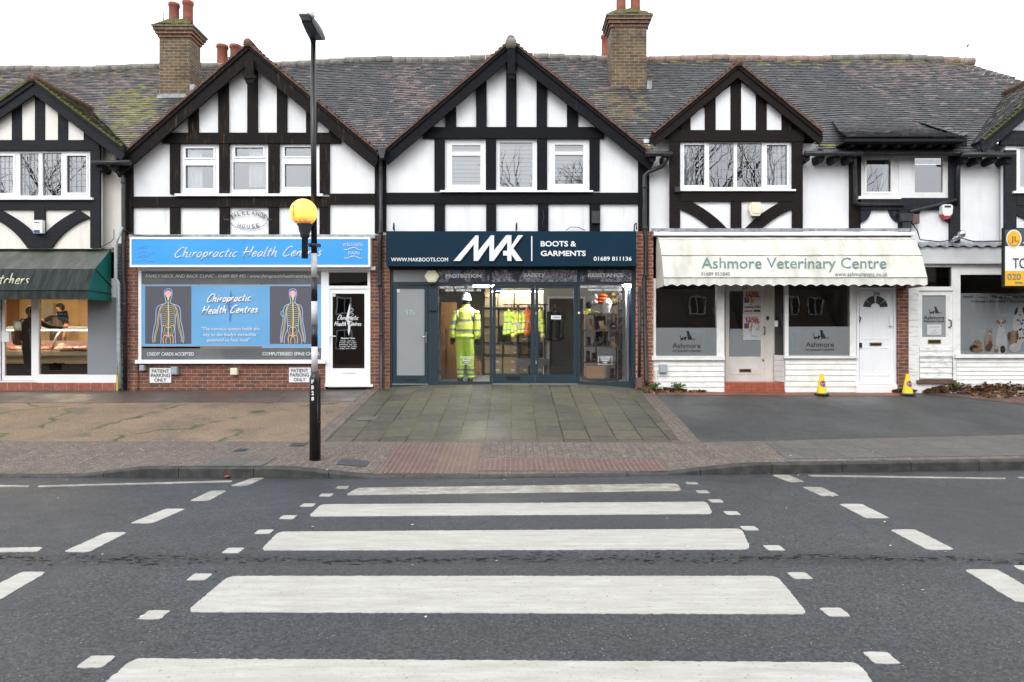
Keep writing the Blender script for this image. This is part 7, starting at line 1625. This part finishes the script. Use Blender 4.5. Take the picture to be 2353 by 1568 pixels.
# people: one skinned surface each
def person(label, joints, bones, mats_, hair, clothes, loc):
    root = thing('person', label, 'person', loc, None); names = list(joints); me = bpy.data.meshes.new('body'); me.from_pydata([joints[n_][0] for n_ in names], [(names.index(a), names.index(c)) for a, c in bones], [])
    o = bpy.data.objects.new('body', me); COL.objects.link(o); md = o.modifiers.new('skin', 'SKIN'); sv = me.skin_vertices[0].data
    for i, n_ in enumerate(names): r_ = joints[n_][1]; sv[i].radius = r_ if isinstance(r_, tuple) else (r_, r_)
    for s_ in sv: s_.use_root = False
    sv[0].use_root = True
    sub = o.modifiers.new('sub', 'SUBSURF'); sub.levels = 2; sub.render_levels = 2
    dg = bpy.context.evaluated_depsgraph_get(); m2 = bpy.data.meshes.new_from_object(o.evaluated_get(dg)); o.modifiers.clear(); o.data = m2; m2.materials.clear()
    for m_ in mats_: m2.materials.append(M[m_])
    for p_ in m2.polygons: p_.use_smooth = True; p_.material_index = clothes(p_.center)
    adopt(o, root); return root, o
def face_bits(root, c, r, yaw, mat='hair_dark'):
    f_ = Vector((math.sin(yaw), -math.cos(yaw), 0)); s_ = Vector((math.cos(yaw), math.sin(yaw), 0)); b = MB()
    for sg_ in (-1, 1): b.ball(c + f_ * r * .86 + s_ * sg_ * r * .36 + Vector((0, 0, r * .05)), r * .10, 8)
    b.ball(c + f_ * r * .9 - Vector((0, 0, r * .62)), r * .16, 8, 0, .35, 1.4); b.build('eyes_and_mouth', M[mat], root)
yb2 = 17.75
def B4p(a, c, dy=0): p = pw(q4, a, c, yb2); p.y += dy; return tuple(p)
hc = Vector(B4p(845, 375)); k = yb2 / F / 6.204
J = dict(pelvis=(B4p(840, 760), (.15, .12)), belly=(B4p(840, 660), (.16, .13)), chest=(B4p(838, 560), (.165, .125)), neck0=(B4p(842, 478), .075), neck=(B4p(844, 445), .055), head=(tuple(hc), (.085, .10)), crown=(B4p(846, 335), (.07, .085)), nose=((hc.x + .02, hc.y - .105, hc.z - .01), .018),
         ls=(B4p(740, 500), .075), le=(B4p(640, 560, -.1), .052), lw=(B4p(600, 455, -.15), .034), lh=(B4p(602, 425, -.16), .036), rs=(B4p(935, 500), .075), re=(B4p(968, 610, -.05), .055), rw=(B4p(965, 760, -.15), .036), rh=(B4p(960, 800, -.18), .036),
         hl=(B4p(800, 900), .09), kl=(B4p(800, 1100), .07), fl=(B4p(800, 1240), .05), hr=(B4p(885, 900), .09), kr=(B4p(885, 1100), .07), fr_=(B4p(885, 1240), .05))
BN = [('pelvis', 'belly'), ('belly', 'chest'), ('chest', 'neck0'), ('neck0', 'neck'), ('neck', 'head'), ('head', 'crown'), ('head', 'nose'), ('chest', 'ls'), ('ls', 'le'), ('le', 'lw'), ('lw', 'lh'), ('chest', 'rs'), ('rs', 're'), ('re', 'rw'), ('rw', 'rh'), ('pelvis', 'hl'), ('hl', 'kl'), ('kl', 'fl'), ('pelvis', 'hr'), ('hr', 'kr'), ('kr', 'fr_')]
for hn, (a, c), tips in (('lh', (602, 425), ((580, 400), (592, 382), (612, 374), (630, 384), (636, 412))), ('rh', (960, 800), ((944, 830), (954, 838), (964, 838), (974, 832), (938, 806)))):
    for i, tp_ in enumerate(tips):
        n1, n2 = f'{hn}a{i}', f'{hn}b{i}'; J[n1] = (B4p((a + tp_[0]) / 2, (c + tp_[1]) / 2, -.16), .0105); J[n2] = (B4p(*tp_, -.17), .0085); BN += [(hn, n1), (n1, n2)]
zsl, zwr = B4p(0, 585)[2], B4p(0, 800)[2]
def cl(c):
    if c.z > B4p(0, 470)[2] and abs(c.x - hc.x) < .14: return 0
    if c.x < B4p(672, 0)[0] or (c.x > B4p(935, 0)[0] and c.z < zsl): return 0
    return 1
bt, _ = person('butcher in dark shirt and striped apron raising one hand behind the counter', J, BN, ['skin', 'cloth_black'], None, cl, B4p(840, 1240))
face_bits(bt, hc, .1, .2); b = MB(); b.ball(hc + Vector((.0, .03, .035)), .112, 14, 0, 1.0, .92, 1.02); b.build('hair', M['hair_dark'], bt)
b = MB(); rs = []
for a, c, w_ in ((838, 500, 52), (838, 560, 78), (840, 640, 100), (840, 760, 112), (840, 960, 118)): p = Vector(B4p(a, c)); rs.append([(p.x + w_ * k * math.sin(t_), p.y - .17 * math.cos(t_) - .01, p.z) for t_ in [lerp(-1.35, 1.35, i / 12) for i in range(13)]])
vs = [q for r_ in rs for q in r_]; b.mesh(vs, [(i * 13 + j + 13, i * 13 + j + 14, i * 13 + j + 1, i * 13 + j) for i in range(4) for j in range(12)], 0, True); b.build('apron', M['apron'], bt)
yc2 = 15.7
def C4(a, c, dy=0): p = pw(q4, a, c, yc2); p.y += dy; return tuple(p)
k2 = yc2 / F / 6.204; hc2 = Vector(C4(452, 425))
J = dict(pelvis=(C4(425, 840), (.15, .12)), belly=(C4(425, 740), (.15, .12)), chest=(C4(430, 610), (.165, .125)), neck0=(C4(445, 505), .075), neck=(C4(450, 478), .058), head=(tuple(hc2), (.085, .10)), crown=(C4(452, 385), (.07, .085)),
         ls=(C4(368, 545), .08), le=(C4(345, 690, -.08), .058), lw=(C4(352, 820, -.1), .04), lh=(C4(356, 855, -.1), .038), rs=(C4(520, 540), .08), re=(C4(600, 620, .15), .06), rw=(C4(715, 645, .4), .042), rh=(C4(742, 632, .46), .038),
         hl=(C4(385, 960), .095), kl=(C4(390, 1130), .075), al=(C4(388, 1270), .05), tl=(C4(384, 1290, -.1), .04), hr=(C4(450, 960), .095), kr=(C4(445, 1130), .075), ar=(C4(440, 1270), .05), tr=(C4(440, 1290, -.1), .04))
BN = [('pelvis', 'belly'), ('belly', 'chest'), ('chest', 'neck0'), ('neck0', 'neck'), ('neck', 'head'), ('head', 'crown'), ('chest', 'ls'), ('ls', 'le'), ('le', 'lw'), ('lw', 'lh'), ('chest', 'rs'), ('rs', 're'), ('re', 'rw'), ('rw', 'rh'), ('pelvis', 'hl'), ('hl', 'kl'), ('kl', 'al'), ('al', 'tl'), ('pelvis', 'hr'), ('hr', 'kr'), ('kr', 'ar'), ('ar', 'tr')]
for hn, (a, c), tips, dy in (('lh', (356, 855), ((346, 885), (354, 892), (362, 890), (370, 884), (376, 862)), -.1), ('rh', (742, 632), ((760, 612), (768, 622), (770, 634), (766, 644), (748, 606)), .5)):
    for i, tp_ in enumerate(tips):
        n1, n2 = f'{hn}a{i}', f'{hn}b{i}'; J[n1] = (C4((a + tp_[0]) / 2, (c + tp_[1]) / 2, dy), .0105); J[n2] = (C4(*tp_, dy), .0085); BN += [(hn, n1), (n1, n2)]
def cl2(c):
    if c.z > C4(0, 478)[2]: return 0
    if c.x > C4(735, 0)[0] or (c.z < C4(0, 835)[2] and c.x < C4(368, 0)[0] and c.z > C4(0, 905)[2]): return 0
    return 1
cu, _ = person('customer in dark clothes reaching over the butcher counter with a brown rucksack', J, BN, ['skin', 'cloth_black'], None, cl2, C4(425, 1290))
b = MB(); b.ball(hc2 + Vector((0, -.015, .03)), .118, 14, 0, 1.1, .95, 1.05); b.build('hair', M['hair_dark'], cu); b = MB(); b.ball(hc2 + Vector((0, .09, -.01)), .03, 8); b.build('nose', M['skin'], cu)
rk = thing('rucksack', 'brown rucksack hanging from the shoulder of the customer', 'rucksack', C4(290, 880)); b = MB(); c = Vector(C4(300, 780, -.06)); b.rings([(c.x + dx * k2, c.y, c.z - dz * k2, w_ * k2, .09) for dz, w_, dx in ((-240, 12, 20), (-225, 45, 25), (-120, 62, 10), (0, 80, 0), (70, 84, -5), (105, 70, 0), (118, 20, 5))], 16); b.build('bag_body', M['rucksack'], rk); b = MB(); b.tube([C4(330, 560, -.14), C4(372, 520, -.1), C4(420, 540, -.16)], .018, 6); b.build('strap', M['rucksack'], rk)
lt = thing('salad_bunch', 'bunch of green leaves sticking out of the customer rucksack', 'leaves', C4(190, 720)); b = MB()
for _ in range(14): c = Vector(C4(random.uniform(165, 235), random.uniform(700, 745), -.1)); b.ball(c, random.uniform(.015, .03), 7, 0, .7)
b.build('foliage', M['weed_green'], lt)

# ================================================================ vet interiors
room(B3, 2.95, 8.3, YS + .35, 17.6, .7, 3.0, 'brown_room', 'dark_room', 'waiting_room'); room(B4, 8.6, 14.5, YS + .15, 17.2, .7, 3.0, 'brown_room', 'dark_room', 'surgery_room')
o = plate(None, 'dark_screen', 'slot_dark', (*z7(200, 515), *z7(495, 830), 15.6, 15.65)); tag(o, 'dark flat screen seen through the left vet window', 'screen')

# ================================================================ what stands across the road, seen in the glass
oh = thing('opposite_terrace', 'brick terrace across the road reflected in the shop windows', 'building', (0, -24, 0))
b = MB(); b.box(-60, 60, -30, -24, -.05, 6.2); b.build('wall', M['brick_far'], oh)
b = MB(); b.mesh([(-60, -23.6, 6.15), (60, -23.6, 6.15), (60, -27, 8.6), (-60, -27, 8.6), (-60, -30.4, 6.15), (60, -30.4, 6.15)], [(1, 0, 3, 2), (3, 4, 5, 2)]); b.build('roof', M['roof_far'], oh)
for i in range(15):
    x_ = -52 + i * 7.3
    for z0, z1 in ((1.0, 2.5), (3.7, 5.1)):
        for dx in (0, 1.9):
            b = MB(); b.box(x_ + dx, x_ + dx + 1.2, -24.00, -23.94, z0, z1); w_ = b.build('window', M['upvc'], oh)
            b = MB(); b.box(x_ + dx + .1, x_ + dx + .56, -23.94, -23.93, z0 + .1, z1 - .1); b.box(x_ + dx + .64, x_ + dx + 1.1, -23.94, -23.93, z0 + .1, z1 - .1); b.build('pane', M['slot_dark'], w_)
nb = MB(); nb.box(2.5, 4.6, -23.94, -23.90, 3.0, 3.45); nb_ = nb.build('name_board', M['awning_green'], oh); gl_, fc_ = glyphs('The Greenwood', .01, 0); mxx = max(p[0] for p in gl_); myy = max(p[1] for p in gl_); b = MB(); b.mesh([(4.5 - p[0] / mxx * 1.9, -23.895 + p[2] * .005, 3.1 + p[1] / myy * .25) for p in gl_], fc_); b.build('lettering', M['letter_silver'], nb_)
pvt = MB(); pvt.face([(-60, -24, -.03), (60, -24, -.03), (60, -4.4, -.03), (-60, -4.4, -.03)]); struct(pvt.build('far_pavement', M['pavers']))
def tree(x, y, H, label, seed):
    rnd = random.Random(seed); t_ = thing('bare_tree', label, 'tree', (x, y, 0), 'bare trees across the road'); tk, br = MB(), MB()
    def grow(p, d, l_, r_, dep):
        pts = [p]; 
        for _ in range(3): d = (d + Vector((rnd.uniform(-.22, .22), rnd.uniform(-.22, .22), rnd.uniform(-.05, .16)))).normalized(); pts.append(pts[-1] + d * l_ / 3)
        (tk if dep == 0 else br).tube(pts, [r_, r_ * .9, r_ * .8, r_ * .68], 7 if dep < 2 else 4)
        if dep >= 6: return
        for _ in range(3 if dep < 4 else 2):
            a = rnd.uniform(0, 6.28); e = (d + Vector((math.cos(a), math.sin(a), rnd.uniform(-.1, .5))) * rnd.uniform(.5, .95)).normalized(); grow(pts[-1] if rnd.random() < .7 else pts[2], e, l_ * rnd.uniform(.62, .82), r_ * .58, dep + 1)
    grow(Vector((x, y, 0)), Vector((0, 0, 1)), H * .27, H * .02, 0); tk.build('trunk', M['bark'], t_); br.build('branches', M['bark'], t_)
for i, (x_, y_, H) in enumerate(((-27, -11.5, 15), (-22, -12, 16), (2, -11.5, 17), (7.5, -12, 16), (14, -11, 18), (20, -12, 16))):
    tree(x_, y_, H, ('tall bare tree reflected in the left bay window', 'forked bare tree reflected beside the left bay window', 'bare tree reflected in the central upper windows', 'slender bare tree reflected right of the central windows', 'largest bare tree reflected in the leaded right bay', 'bare tree reflected at the far right')[i], 40 + i)
